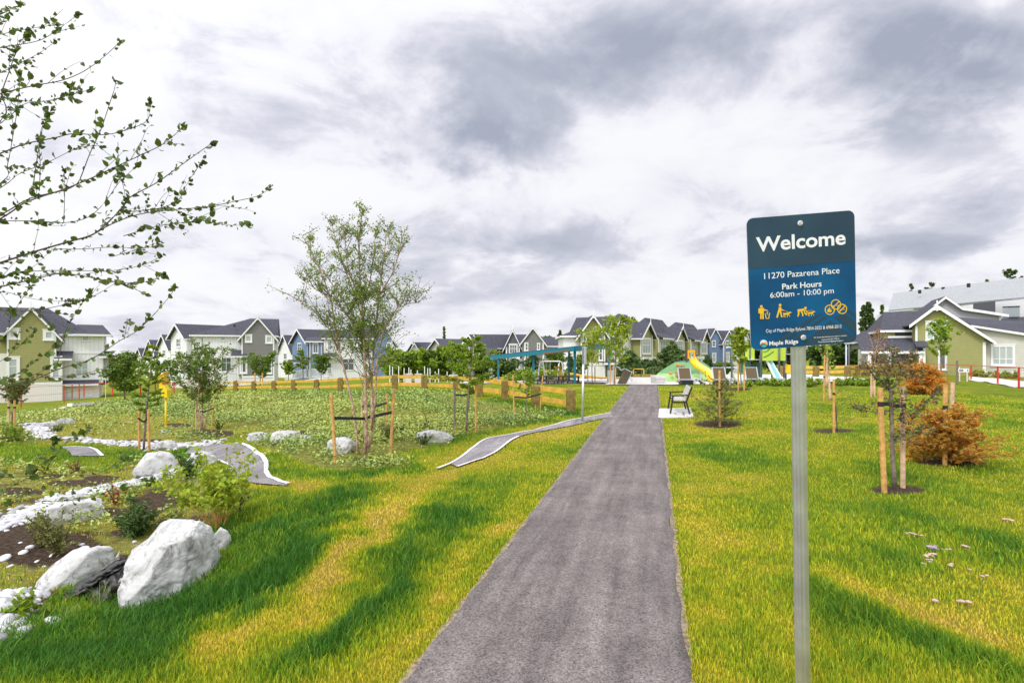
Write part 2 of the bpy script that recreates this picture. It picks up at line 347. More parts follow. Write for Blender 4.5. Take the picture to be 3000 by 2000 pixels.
# lawn colour: (px,py,rx,ry,angle,value)  +1 lush dark green, -1 dry yellow
PATCH = [(150,1850,520,150,-6,1.3),(520,1760,260,110,-28,1.2),(900,1560,260,60,-38,1.25),(760,1680,160,50,-38,.9),(1040,1450,150,22,-8,.8),(200,1960,500,60,0,.7),(700,1580,90,120,20,.7),
 (820,1800,330,60,-47,-1.0),(1010,1600,220,60,-38,-.95),(2650,1420,420,160,8,.28),(2300,1500,180,120,0,.12),(600,1930,180,40,-35,-1.1),(1180,1480,200,40,-30,-.9),(900,1420,260,16,2,-1.0),(1400,1350,160,30,-18,-.7),(1650,1260,90,26,-5,-.9),(1500,1290,60,12,0,-.7),
 (1130,1690,330,50,-48,1.15),(960,1880,200,70,-48,.9),(1400,1490,190,26,-10,.85),(1480,1420,150,26,-5,.85),(1330,1590,130,30,-40,.5),(1650,1330,80,10,-10,.4),(1400,1600,260,30,-50,-.55),(1220,1830,250,26,-50,-.5),
 (860,1395,230,16,8,.5),(1100,1385,160,14,-15,.6),(1300,1290,200,13,-14,.8),(1550,1235,160,9,-12,.9),(1620,1212,120,8,-4,.6),(1700,1150,130,16,0,.15),(1500,1178,150,8,10,.9),(1600,1198,120,7,12,.9),
 (230,1330,300,30,0,1.2),(480,1335,120,16,-5,.9),(100,1215,180,8,-6,-.5),(0,1240,200,5,0,.8),
 (1040,1408,240,9,-3,-1.1),(1010,1390,180,9,0,.8),(1180,1362,90,8,-22,.8),(2400,1760,60,180,0,.4),(2560,1830,230,70,22,.95),(2820,1910,260,70,25,.9),(2450,1940,200,40,10,.5),(2600,1755,200,30,24,-1.3),(2850,1850,160,30,18,-1.1),(2900,1800,200,60,10,-.35),(2950,1590,110,50,10,.8),(2720,1530,240,18,15,.75),(2500,1500,150,18,20,.55),(2850,1470,120,12,15,.7),(2640,1640,120,16,20,.5),
 (2100,1340,100,24,25,.75),(2210,1330,60,20,0,.5),(2230,1270,120,9,0,-.7),(2020,1260,70,60,10,-.35),(2060,1300,60,16,0,.6),(2010,1165,60,20,0,-.6),(1980,1200,50,12,0,.8),(2250,1170,120,10,0,.35),(2050,1500,90,100,0,-.45),(2150,1420,100,12,0,-.5),(2180,1600,160,60,0,-.25),(2080,1800,60,200,0,-.3),(2200,1900,120,60,0,.2),(2300,1250,100,12,0,-.35),(2450,1200,80,12,0,.6),(2620,1170,80,8,0,.4),(2900,1230,160,14,8,.5),(2750,1300,150,12,8,.3),(2600,1230,140,10,5,-.4),(2400,1350,150,16,8,-.2),(2900,1170,100,10,8,.3)]
_vr = np.random.default_rng(77).random((256, 256))
def vn(x, y, s):
    x = np.asarray(x)*s; y = np.asarray(y)*s; xi = np.floor(x).astype(int); yi = np.floor(y).astype(int); fx = x-xi; fy = y-yi; fx = fx*fx*(3-2*fx); fy = fy*fy*(3-2*fy)
    g = lambda a, b: _vr[a % 256, b % 256]
    return (g(xi, yi)*(1-fx)+g(xi+1, yi)*fx)*(1-fy)+(g(xi, yi+1)*(1-fx)+g(xi+1, yi+1)*fx)*fy-.5
def fields(x, y, z):
    """lawn tint g(-1..1), meadow, bank, straw, soil masks"""
    px, py = proj(x, y, z); front = y > .3
    wob = 9*np.sin(x*2.1+np.sin(y*1.7)*2)+7*np.sin(y*2.9+x)
    sc_ = np.clip(6.0/np.maximum(y, 1), .25, 1.2); wob = wob+34*vn(x, y, 2.3)+22*vn(x+40, y, 6.1)
    qx, qy = px+wob*sc_*2.2, py+wob*sc_*.8
    g = .85*vn(x, y+9, 1.3)+.6*vn(x+5, y, 4.3)+.4*vn(x, y, 11)+0.10*np.sin(x*1.3+1.7*np.sin(y*.9))+.14*np.sin(y*1.1+x*.6+2)+.16*np.sin(x*3.7+2.2*np.sin(y*2.6))*np.sin(y*3.1)
    for cx, cy, rx, ry, an, v in PATCH:
        a = R(an); ddx, ddy = qx-cx, qy-cy; u_ = (ddx*math.cos(a)+ddy*math.sin(a))/rx; v_ = (-ddx*math.sin(a)+ddy*math.cos(a))/ry
        g = g+np.where(front, v*np.exp(-np.clip((u_*u_+v_*v_), 0, 30)**1.0), 0)
    me = inpoly(qx, qy, MEADOW) & (y > 6); ba = inpoly(px+wob*.8*sc_, py+wob*.5*sc_, BANK) & (y > 3.2) & (y < 13)
    st = inpoly(qx, qy, STRAW) & (y > 9)
    so = np.zeros(np.shape(x))
    for cx, cy, rx, ry in SOILS+MULCH:
        so = np.maximum(so, np.where(front, np.clip(1.6-1.3*np.sqrt(((px-cx+wob*.5*sc_)/rx)**2+((py-cy)/ry)**2), 0, 1), 0))
    return g*np.where(g > 0, .86, 1)-.10, me, ba, st, so
def to_plan(pts): return [tuple(p[:2]) for p in Gm(pts)]
GR1, GR2, GR3 = to_plan(GRAVEL1), to_plan(GRAVEL2), to_plan(GRAVEL3)
# bike track pieces, traced
TRA_OUT = [(560,1312),(600,1306),(640,1302),(690,1300),(724,1307),(742,1318),(765,1335),(780,1357),(780,1385),(792,1402),(820,1414),(845,1420)]
TRA_IN = [(540,1330),(560,1332),(600,1345),(640,1350),(665,1362),(672,1380),(685,1398),(715,1412),(750,1419),(800,1423),(840,1425)][:11]
TRB_OUT = [(1240,1386),(1282,1375),(1318,1361),(1351,1341),(1379,1318),(1405,1298),(1428,1286),(1458,1281),(1492,1275),(1543,1266),(1581,1257),(1645,1239),(1716,1224),(1760,1216),(1790,1210)]
TRB_IN = [(1242,1388),(1303,1378),(1339,1370),(1379,1356),(1415,1345),(1448,1328),(1479,1305),(1502,1288),(1520,1280),(1545,1273),(1590,1264),(1632,1256),(1696,1243),(1760,1228),(1795,1222)]
TRC = [(182,1312),(215,1310),(262,1312),(285,1322),(300,1337),(212,1337),(204,1325)]
TRD = [(145,1206),(205,1190),(203,1184),(268,1180),(330,1174),(270,1190),(215,1193),(165,1208)]
PATHC = lambda y: -0.555+0.25*y
def on_path(x, y, m=0): return (np.abs(x-PATHC(y)) < .742+m) & (y < 31)
polA = to_plan(TRA_OUT+TRA_IN[::-1]); polB = to_plan(TRB_OUT+TRB_IN[::-1]); polC = to_plan(TRC); polD = to_plan(TRD)
PAD = to_plan([(1928,1225),(2034,1223),(2022,1196),(1931,1198)])
PLAZA_Y = 31.0
def blocked(x, y, m=0):
    b = on_path(x, y, m)
    for p in (polA, polB, polC, polD, PAD): b |= inpoly(x, y, p)
    b |= (seg_dist(x, y, GR1) < .48) | (seg_dist(x, y, GR2) < .42)
    return b | plaza(x, y)
PLZ = [(5.2,31.0),(9.2,30.6),(14.0,32.6),(20.5,32.6),(22,36),(24,44),(28,58),(22,62),(8,62),(-3,52),(-4.5,42),(2.5,36.2),(6.3,35.5)]
def plaza(x, y): return inpoly(x, y, PLZ)
# ---------------------------------------------------------------- ground sheet
ang = np.concatenate([np.linspace(-52, 52, 520), np.linspace(54, 306, 64)]); rad = np.exp(np.linspace(math.log(.25), math.log(900), 560))
A_, R_ = np.meshgrid(np.radians(ang), rad); gx = R_*np.sin(A_); gy_ = R_*np.cos(A_); gzz = ground(gx, gy_)
na, nr = len(ang), len(rad)
V = np.stack([gx.ravel(), gy_.ravel(), gzz.ravel()], -1)
i, j = np.meshgrid(np.arange(nr-1), np.arange(na)); i = i.ravel(); j = j.ravel(); j2 = (j+1) % na
Q = np.stack([i*na+j, i*na+j2, (i+1)*na+j2, (i+1)*na+j], -1)[:, ::-1]
ctr = len(V); V = np.vstack([V, [[0, 0, gz(0, .01)]]]); jj = np.arange(na); T = np.stack([np.full(na, ctr), (jj+1) % na, jj], -1)[:, ::-1]
g_, me_, ba_, st_, so_ = fields(V[:,0], V[:,1], V[:,2])
weed = me_ & ~st_
def ground_material():
    m = bpy.data.materials.new('ground'); m.use_nodes = True; n = m.node_tree.nodes; l = m.node_tree.links
    b = n['Principled BSDF']; b.inputs['Roughness'].default_value = .95; b.inputs['Specular IOR Level'].default_value = .1
    t = n.new('ShaderNodeTexCoord')
    def at(k): a = n.new('ShaderNodeAttribute'); a.attribute_name = k; return a.outputs['Fac']
    def nz(s, d=5, r=.6, st=(1,1,1)):
        mp = n.new('ShaderNodeMapping'); mp.inputs[3].default_value = st; l.new(t.outputs['Object'], mp.inputs[0])
        q = n.new('ShaderNodeTexNoise'); q.inputs['Scale'].default_value = s; q.inputs['Detail'].default_value = d; q.inputs['Roughness'].default_value = r; l.new(mp.outputs[0], q.inputs['Vector']); return q.outputs['Fac']
    def ramp(f, stops):
        r = n.new('ShaderNodeValToRGB'); l.new(f, r.inputs[0]); e = r.color_ramp.elements
        e[0].position, e[0].color = stops[0][0], (*stops[0][1], 1); e[1].position, e[1].color = stops[-1][0], (*stops[-1][1], 1)
        for p, c in stops[1:-1]: q = e.new(p); q.color = (*c, 1)
        return r.outputs[0]
    def M(op, a, bb, cl=False):
        q = n.new('ShaderNodeMath'); q.operation = op; q.use_clamp = cl
        for i, v in enumerate((a, bb)):
            if isinstance(v, (int, float)): q.inputs[i].default_value = v
            else: l.new(v, q.inputs[i])
        return q.outputs[0]
    def mix(f, a, bb):
        q = n.new('ShaderNodeMix'); q.data_type = 'RGBA'
        if isinstance(f, float): q.inputs[0].default_value = f
        else: l.new(f, q.inputs[0])
        for k, v in ((6, a), (7, bb)):
            if isinstance(v, tuple): q.inputs[k].default_value = (*v, 1)
            else: l.new(v, q.inputs[k])
        return q.outputs[2]
    fine = nz(90, 3); mid = nz(9, 5); big = nz(1.1, 4); strk = nz(2.2, 5, .65, (.35, 1.6, 1))
    gv = M('ADD', M('MULTIPLY', at('g'), .27), M('ADD', .48, M('MULTIPLY', M('SUBTRACT', mid, .5), .5)))
    gv = M('ADD', gv, M('MULTIPLY', M('SUBTRACT', strk, .5), .55)); gv = M('ADD', gv, M('MULTIPLY', M('SUBTRACT', fine, .5), .35), True)
    lawn = ramp(gv, [(.06, (.34,.26,.045)), (.25, (.30,.285,.022)), (.48, (.165,.225,.014)), (.72, (.085,.165,.014)), (.95, (.035,.10,.010))])
    soil = ramp(nz(22, 7, .7), [(.3, (.030,.020,.014)), (.5, (.085,.058,.040)), (.7, (.20,.145,.09))])
    straw = ramp(nz(9, 9, .78, (.5, 1.6, 1)), [(.32, (.12,.10,.03)), (.44, (.34,.29,.06)), (.53, (.20,.24,.035)), (.62, (.55,.46,.22)), (.75, (.75,.66,.46))])
    weed = ramp(nz(11, 7, .7), [(.32, (.07,.07,.025)), (.46, (.18,.20,.035)), (.56, (.30,.31,.06)), (.7, (.42,.36,.17))])
    def edge(k, s=.35): return M('MULTIPLY', M('SUBTRACT', M('ADD', at(k), M('MULTIPLY', M('SUBTRACT', mid, .5), s*2)), .35), 3.4, True)
    c = mix(edge('weed'), lawn, weed); c = mix(edge('straw'), c, straw)
    c = mix(edge('bank'), c, mix(M('MULTIPLY', M('SUBTRACT', nz(1.7, 3), .5), 9, True), straw, soil)); c = mix(edge('soil', .6), c, soil)
    c = mix(at('dirt'), c, (.30,.25,.17))
    l.new(c, b.inputs['Base Color'])
    bp = n.new('ShaderNodeBump'); bp.inputs['Strength'].default_value = .9; bp.inputs['Distance'].default_value = .05
    l.new(M('ADD', M('MULTIPLY', fine, .5), nz(28, 6, .7)), bp.inputs['Height']); l.new(bp.outputs[0], b.inputs['Normal'])
    return m
on = np.abs(V[:,0]-PATHC(V[:,1]))-.745
dirt = np.where((V[:,1] < 31), np.exp(-(np.clip(on, 0, 9)/.03)**2), 0)*.8
gr = np_mesh('ground', V, Q, T, ground_material(), attrs={'g': np.clip(g_, -1.4, 1.5), 'weed': weed.astype(float), 'straw': (st_ | (me_ & (g_ < -9))).astype(float), 'bank': ba_.astype(float), 'soil': so_, 'dirt': dirt*0}, smooth=True)
tag(gr, kind='structure')
# ---------------------------------------------------------------- asphalt path
def asphalt(nm, c, sp):
    m = bpy.data.materials.new(nm); m.use_nodes = True; n = m.node_tree.nodes; l = m.node_tree.links; b = n['Principled BSDF']; b.inputs['Roughness'].default_value = .9
    b.inputs['Specular IOR Level'].default_value = .25
    t = n.new('ShaderNodeTexCoord')
    def nz(s, d=5, r=.6, st=(1,1,1)):
        mp = n.new('ShaderNodeMapping'); mp.vector_type = 'TEXTURE'; mp.inputs[3].default_value = tuple(1/q for q in st); mp.inputs[2].default_value = (0, 0, R(-14)); l.new(t.outputs['Object'], mp.inputs[0])
        q = n.new('ShaderNodeTexNoise'); q.inputs['Scale'].default_value = s; q.inputs['Detail'].default_value = d; q.inputs['Roughness'].default_value = r; l.new(mp.outputs[0], q.inputs['Vector']); return q.outputs['Fac']
    vo = n.new('ShaderNodeTexVoronoi'); vo.inputs['Scale'].default_value = 110; l.new(t.outputs['Object'], vo.inputs['Vector'])
    def rmp(f, a, bb, ca, cb):
        r = n.new('ShaderNodeValToRGB'); l.new(f, r.inputs[0]); e = r.color_ramp.elements; e[0].position = a; e[1].position = bb; e[0].color = (*ca, 1); e[1].color = (*cb, 1); return r.outputs[0]
    def mul(a, bb, op='MULTIPLY', f=1):
        q = n.new('ShaderNodeMix'); q.data_type = 'RGBA'; q.blend_type = op; q.inputs[0].default_value = f; l.new(a, q.inputs[6]); l.new(bb, q.inputs[7]); return q.outputs[2]
    base = rmp(nz(1.3, 6, .65), .3, .72, tuple(x*.72 for x in c), tuple(x*1.15 for x in c))
    st = rmp(nz(3.0, 5, .6, (2.2, .16, 1)), .35, .75, (.74,.73,.74), (1.36,1.35,1.33))
    agg = rmp(vo.outputs['Color'], .1, .9, (.40,.38,.37), (1.75,1.72,1.7)); pit = rmp(nz(70, 5, .8), .36, .50, (.22,.20,.19), (1,1,1)); blot = rmp(nz(7, 4, .7), .3, .7, (.86,.85,.84), (1.12,1.12,1.13))
    q = mul(base, st); q = mul(q, agg, f=.55); q = mul(q, pit, f=.8); q = mul(q, blot); l.new(q, b.inputs['Base Color'])
    bp = n.new('ShaderNodeBump'); bp.inputs['Strength'].default_value = .6; bp.inputs['Distance'].default_value = .006; l.new(nz(120, 4, .7), bp.inputs['Height']); l.new(bp.outputs[0], b.inputs['Normal'])
    return m
M_asph = asphalt('asphalt', (.215,.193,.186), 1); M_asph2 = asphalt('asphalt_track', (.30,.29,.305), 1)
M_conc = mat('concrete', (.62,.61,.60), .8, var=.1, vscale=3, bump=.2); M_concd = mat('concrete_wall', (.50,.49,.48), .8, var=.12, vscale=3, bump=.2)
M_line = mat('line_paint', (.80,.80,.82), .6, var=.10, vscale=12)
ys = np.concatenate([np.arange(-4, 14, .07), np.arange(14, 31.3, .2)]); cs_ = np.array([-1, -.988, -.9, -.7, -.45, -.2, 0, .2, .45, .7, .9, .988, 1])
pv = []
for y in ys:
    jl = .012*math.sin(y*9.1)+.016*mnoise.noise(Vector((y*3.3, 1, 0)))+.02*mnoise.noise(Vector((y*.9, 7, 0))); jr = .012*math.sin(y*8.3+1)+.016*mnoise.noise(Vector((y*3.1, 5, 0)))+.02*mnoise.noise(Vector((y*.8, 9, 0)))
    for c in cs_: pv.append((PATHC(y)+c*.735+(jl if c < 0 else jr)*abs(c), y))
pv = np.array(pv); pz = ground(pv[:,0], pv[:,1]); edge = np.tile(np.abs(cs_) > .99, len(ys))
pz = np.where(edge, pz-.03, pz+.022-.004*np.tile(np.abs(cs_)**6, len(ys)))
nc = len(cs_); ii, jj = np.meshgrid(np.arange(len(ys)-1), np.arange(nc-1)); ii = ii.ravel(); jj = jj.ravel()
tag(np_mesh('path', np.column_stack([pv, pz]), np.stack([ii*nc+jj, ii*nc+jj+1, (ii+1)*nc+jj+1, (ii+1)*nc+jj], -1), None, M_asph, smooth=True), kind='structure')
M_edge = mat('path_edge_debris', (.40,.32,.22), .9, col2=(.16,.12,.08), vscale=30, bump=.8, bscale=60)
for sd_ in (-1, 1):
    e_ = []; f_ = []
    for y in np.arange(-4, 31, .06):
        a = .022*mnoise.noise(Vector((y*4.1, sd_, 3)))+.02*mnoise.noise(Vector((y*13, sd_, 8))); e_.append((PATHC(y)+sd_*(.715), y)); f_.append((PATHC(y)+sd_*(.765+a), y))
    e_, f_ = np.array(e_), np.array(f_); P_ = np.vstack([e_, f_]); k = len(e_); i_ = np.arange(k-1); z_ = ground(P_[:,0], P_[:,1])+np.concatenate([np.full(k, .012), np.full(k, .006)])
    tag(np_mesh('path_edge', np.column_stack([P_, z_]), np.stack([i_, i_+1, k+i_+1, k+i_], -1), None, M_edge), kind='structure')
def strip(name, outer, inner, m, up=.02, sub=6, cross=6, kind='structure'):
    """surface lofted between two traced edges and laid on the ground"""
    def rs(p, k):
        p = np.array(p, float); d = np.concatenate([[0], np.cumsum(np.hypot(*np.diff(p, axis=0).T))]); s = np.linspace(0, d[-1], k); return np.column_stack([np.interp(s, d, p[:,0]), np.interp(s, d, p[:,1])])
    k = 60; a, b = rs(outer, k), rs(inner, k); V_ = []
    for t in np.linspace(0, 1, cross): V_.append(a*(1-t)+b*t)
    P_ = np.array(V_).transpose(1, 0, 2).reshape(-1, 2); z = ground(P_[:,0], P_[:,1])+up
    ii, jj = np.meshgrid(np.arange(k-1), np.arange(cross-1)); ii = ii.ravel(); jj = jj.ravel()
    o = np_mesh(name, np.column_stack([P_, z]), np.stack([ii*cross+jj, ii*cross+jj+1, (ii+1)*cross+jj+1, (ii+1)*cross+jj], -1)[:, ::-1], None, m, smooth=True)
    if kind: tag(o, kind=kind)
    return o
def line(name, pts, w, up=.028):
    p = np.array(pts, float); t = np.gradient(p, axis=0); t /= np.linalg.norm(t, axis=1)[:,None]+1e-9; nn = np.stack([-t[:,1], t[:,0]], -1)
    return strip(name, p+nn*w/2, p-nn*w/2, M_line, up, cross=3)
aO, aI = to_plan(TRA_OUT), to_plan(TRA_IN); bO, bI = to_plan(TRB_OUT), to_plan(TRB_IN)
strip('bike_track', aO, aI, M_asph2)
strip('bike_track', bO[2:], bI[2:], M_asph2, .021)
line('track_line', aO[3:], .065); line('track_line', bO[1:], .045); line('track_line', bI[2:9], .045)
line('track_line', to_plan([(560,1331),(600,1344),(640,1350),(663,1360),(671,1378)]), .05)
strip('bike_track', to_plan(TRC[:5]), to_plan([TRC[6], TRC[5], TRC[4]]), M_asph2); line('track_line', to_plan(TRC[:5]), .07)
strip('bike_track', to_plan([(203,1184),(268,1180),(330,1174)]), to_plan([(205,1193),(270,1190),(330,1177)]), M_asph2, .06); line('track_line', to_plan([(145,1207),(180,1199),(205,1192),(203,1184),(240,1182)]), .25, .08)
def flat(name, poly, m, th=.1, up=.03, kind='structure', zz=None):
    me = bpy.data.meshes.new(name); z = [gz(*p) if zz is None else zz for p in poly]; zt = max(z)+up
    mb = MB(); mb.prism([(x, y, zt-th-.5) for x, y in poly], (0, 0, th+.5)); o = mb.build(name, m)
    if kind: tag(o, kind=kind)
    return zt
flat('bench_pad', PAD, M_conc, .1, .02)
# plaza: a sheet laid over the ground
def sheet(name, poly, m, up, nx=40):
    poly = np.array(poly); x0, y0 = poly.min(0); x1, y1 = poly.max(0); xs = np.linspace(x0, x1, 120); yy = np.linspace(y0, y1, 90); X_, Y_ = np.meshgrid(xs, yy)
    Z_ = ground(X_, Y_)+up; ins = inpoly(X_, Y_, poly); k = len(xs); ii, jj = np.meshgrid(np.arange(len(yy)-1), np.arange(k-1), indexing='ij'); ii = ii.ravel(); jj = jj.ravel()
    q = np.stack([ii*k+jj, ii*k+jj+1, (ii+1)*k+jj+1, (ii+1)*k+jj], -1); ok = ins.ravel()[q].any(1)
    return tag(np_mesh(name, np.column_stack([X_.ravel(), Y_.ravel(), Z_.ravel()]), q[ok], None, m), kind='structure')
M_pale = mat('plaza_concrete', (.66,.64,.62), .8, var=.06, vscale=1)
sheet('plaza', PLZ, M_pale, .04)
M_rub = mat('rubber_surface', (.62,.74,.74), .8, col2=(.78,.80,.74), vscale=.35)
sheet('play_surface', [(10,34),(19.5,34),(21,38),(25,46),(28,56),(10,56)], M_rub, .07)
sheet('sidewalk', [W(2845,1112,41)[:2],W(2890,1117,37)[:2],W(3060,1160,27)[:2],W(3300,1190,27)[:2],W(3300,1140,40)[:2],W(2990,1130,44)[:2],W(2845,1104,50)[:2]], M_pale, .05)

# ---------------------------------------------------------------- grass blades
def lawn():
    def samp(nn, r0, r1, p):      # radius density ~ r^(1-p)
        u_ = rng.random(nn)
        if p == 2: r = r0*(r1/r0)**u_
        else: r = (r0**(2-p)+u_*(r1**(2-p)-r0**(2-p)))**(1/(2-p))
        a = np.radians(rng.uniform(-50, 50, nn)); return r*np.sin(a), r*np.cos(a)
    xs, ys_ = zip(samp(95000, 2.3, 4.2, 0), samp(330000, 4.2, 30, 2.0))
    x = np.concatenate(xs); y = np.concatenate(ys_); z = ground(x, y)
    g, me, ba, st, so = fields(x, y, z)
    px, py = proj(x, y, z)
    ok = ~me & ~ba & ~blocked(x, y, .005) & (so < .35) & (px > -500) & (px < 3500) & (py < 2400)
    bare = (ba | st) & ~me | st
    ok |= bare & (rng.random(len(x)) < .95*np.clip(.8+2.4*vn(x, y, 1.3), .12, 1)) & ~blocked(x, y, .01) & (so < .5)
    bx, by, bz_ = x[me|ba], y[me|ba], z[me|ba]
    x, y, z, g = x[ok], y[ok], z[ok], g[ok]; k = len(x); r = np.hypot(x, y)
    bare = bare[ok]; g = np.where(bare, rng.choice([-1.25, -1.1, -.8, -.2, .5], k), g)
    gg = np.clip(.5+.42*g+rng.normal(0, .13, k), 0, 1)
    h = (.022+.044*np.clip(.35+.65*g, 0, 1.25))*rng.uniform(.6, 1.35, k)*np.clip(1.0+r*.006, 1, 1.3)
    edge_ = np.abs(np.abs(x-PATHC(y))-.73) < .06; h = np.where(edge_, h*.7, h)
    wd = np.maximum(.0030, .00075*r)*rng.uniform(.7, 1.3, k)
    az = rng.uniform(0, 2*np.pi, k); ln = h*rng.uniform(.15, .9, k)*(.6+.5*np.clip(g, 0, 1)); wa = rng.uniform(0, 2*np.pi, k)
    dx_, dy_ = np.cos(az)*ln, np.sin(az)*ln; wx, wy = np.cos(wa)*wd, np.sin(wa)*wd*.5
    b0 = np.stack([x-wx, y-wy, z-.006], -1); b1 = np.stack([x+wx, y+wy, z-.006], -1); zm = z+h*.6
    m0 = np.stack([x-wx*.8+dx_*.3, y-wy*.8+dy_*.3, zm], -1); m1 = np.stack([x+wx*.8+dx_*.3, y+wy*.8+dy_*.3, zm], -1); tp = np.stack([x+dx_, y+dy_, z+h*.98], -1)
    near = r < 7; nn = near.sum(); fr = ~near; nf = fr.sum()
    Vn = np.stack([b0[near], b1[near], m1[near], m0[near], tp[near]], 1).reshape(-1, 3); Vf = np.stack([b0[fr], b1[fr], tp[fr]], 1).reshape(-1, 3)
    i5 = np.arange(nn)*5; q = np.stack([i5, i5+1, i5+2, i5+3], -1); t1 = np.stack([i5+3, i5+2, i5+4], -1); i3 = nn*5+np.arange(nf)*3; t2 = np.stack([i3, i3+1, i3+2], -1)
    at_g = np.concatenate([np.repeat(gg[near], 5), np.repeat(gg[fr], 3)]); tipn = np.tile([0, 0, .6, .6, 1], nn); at_t = np.concatenate([tipn, np.tile([0, 0, 1.], nf)])
    m = bpy.data.materials.new('grass_blade'); m.use_nodes = True; n = m.node_tree.nodes; l = m.node_tree.links; b = n['Principled BSDF']; b.inputs['Roughness'].default_value = .55; b.inputs['Specular IOR Level'].default_value = .25
    a = n.new('ShaderNodeAttribute'); a.attribute_name = 'g'; r_ = n.new('ShaderNodeValToRGB'); l.new(a.outputs['Fac'], r_.inputs[0]); e = r_.color_ramp.elements
    e[0].position = 0; e[0].color = (.70,.53,.10, 1); e[1].position = 1; e[1].color = (.055,.175,.018, 1)
    for p_, c in ((.14, (.66,.54,.05)), (.32, (.55,.52,.030)), (.52, (.36,.44,.022)), (.74, (.15,.29,.020))): q_ = e.new(p_); q_.color = (*c, 1)
    gg_ = n.new('ShaderNodeNewGeometry'); hs = n.new('ShaderNodeHueSaturation'); mp = n.new('ShaderNodeMapRange'); mp.inputs[3].default_value = .65; mp.inputs[4].default_value = 1.45
    l.new(gg_.outputs['Random Per Island'], mp.inputs[0]); l.new(mp.outputs[0], hs.inputs['Value']); l.new(r_.outputs[0], hs.inputs['Color']); l.new(hs.outputs[0], b.inputs['Base Color'])
    tr = n.new('ShaderNodeBsdfTranslucent'); l.new(hs.outputs[0], tr.inputs[0]); ms = n.new('ShaderNodeMixShader'); ms.inputs[0].default_value = .35; l.new(b.outputs[0], ms.inputs[1]); l.new(tr.outputs[0], ms.inputs[2]); l.new(ms.outputs[0], n['Material Output'].inputs[0])
    tag(np_mesh('grass', np.vstack([Vn, Vf]), q, np.vstack([t1, t2]), m, attrs={'g': at_g}), 'short lawn of yellow green blades with long dark green bands', 'grass', kind='stuff')
lawn()

def leafpts(Cn, size, elong=1.7, rg=None, up=.3, droop=0):
    """leaf quads (two folded triangles) around centres"""
    rg = rg or rng; k = len(Cn); Cn = np.asarray(Cn, float)
    s = size*rg.uniform(.65, 1.3, k)[:,None]
    d = rg.normal(size=(k, 3)); d[:,2] = d[:,2]*.6-droop; d /= np.linalg.norm(d, axis=1)[:,None]
    u = rg.normal(size=(k, 3)); u[:,2] += up*3; sd = np.cross(d, u); sd /= np.linalg.norm(sd, axis=1)[:,None]+1e-9; nn = np.cross(sd, d)
    a = Cn-d*s*elong*.5; b = Cn+d*s*elong*.5; m = Cn-d*s*.08; w_ = sd*s*.5; f = nn*s*.12
    V_ = np.stack([a, m+w_+f, b, m-w_+f], 1).reshape(-1, 3); i4 = np.arange(k)*4
    return V_, np.vstack([np.stack([i4, i4+1, i4+2], -1), np.stack([i4, i4+2, i4+3], -1)])
# ---------------------------------------------------------------- meadow weeds
def weeds():
    nn = 52000; r = 7.5*(48/7.5)**rng.random(nn); a = np.radians(rng.uniform(-50, 12, nn)); x = r*np.sin(a); y = r*np.cos(a); z = ground(x, y)
    g, me, ba, st, so = fields(x, y, z); px, py = proj(x, y, z)
    dens = np.where(me & ~st, 1.0, np.where(st, .16, np.where(ba, .30, 0)))*np.clip(.62+2.6*vn(x+3, y, .8)+1.6*vn(x, y+8, 2.3), .06, 1)
    ok = (rng.random(nn) < dens) & ~blocked(x, y, .05) & (so < .3); x, y, z, r = x[ok], y[ok], z[ok], np.hypot(x[ok], y[ok])
    k = 8; cx = np.repeat(x, k); cy = np.repeat(y, k); rr = np.repeat(r, k); hh = np.repeat(rng.uniform(.5, 1.3, len(x)), k)
    spread = .045+.0045*rr; px_ = cx+rng.normal(0, 1, len(cx))*spread; py_ = cy+rng.normal(0, 1, len(cx))*spread; pz_ = ground(px_, py_)+rng.uniform(.01, .15, len(cx))*hh*(1+rr*.012)
    sz = np.repeat(rng.uniform(.7, 1.3, len(x)), k)*(.016+.00125*rr)
    V_, T_ = leafpts(np.stack([px_, py_, pz_], -1), 1.0, 1.7, up=.7); V_ = V_.reshape(-1, 4, 3); c = np.stack([px_, py_, pz_], -1)[:,None]; V_ = (V_-c)*sz[:,None,None]+c
    tintv = np.repeat(np.clip(rng.normal(.5, .22, len(x))+.25*np.sin(x*.7+y*.5), 0, 1), k*4)
    m = bpy.data.materials.new('weed_leaf'); m.use_nodes = True; n = m.node_tree.nodes; l = m.node_tree.links; b = n['Principled BSDF']; b.inputs['Roughness'].default_value = .5
    a_ = n.new('ShaderNodeAttribute'); a_.attribute_name = 'g'; rp_ = n.new('ShaderNodeValToRGB'); l.new(a_.outputs['Fac'], rp_.inputs[0]); e = rp_.color_ramp.elements
    e[0].position = 0; e[0].color = (.40,.43,.09, 1); e[1].position = 1; e[1].color = (.14,.24,.05, 1); q_ = e.new(.35); q_.color = (.38,.46,.085, 1); q_ = e.new(.7); q_.color = (.27,.38,.07, 1)
    g2 = n.new('ShaderNodeNewGeometry'); hs = n.new('ShaderNodeHueSaturation'); mp = n.new('ShaderNodeMapRange'); mp.inputs[3].default_value = .7; mp.inputs[4].default_value = 1.25
    l.new(g2.outputs['Random Per Island'], mp.inputs[0]); l.new(mp.outputs[0], hs.inputs['Value']); l.new(rp_.outputs[0], hs.inputs['Color']); l.new(hs.outputs[0], b.inputs['Base Color'])
    tag(np_mesh('ground_cover', V_.reshape(-1, 3), None, T_, m, attrs={'g': tintv}), 'leafy weeds and clover covering the meadow behind the boulders', 'ground cover', kind='stuff')
weeds()
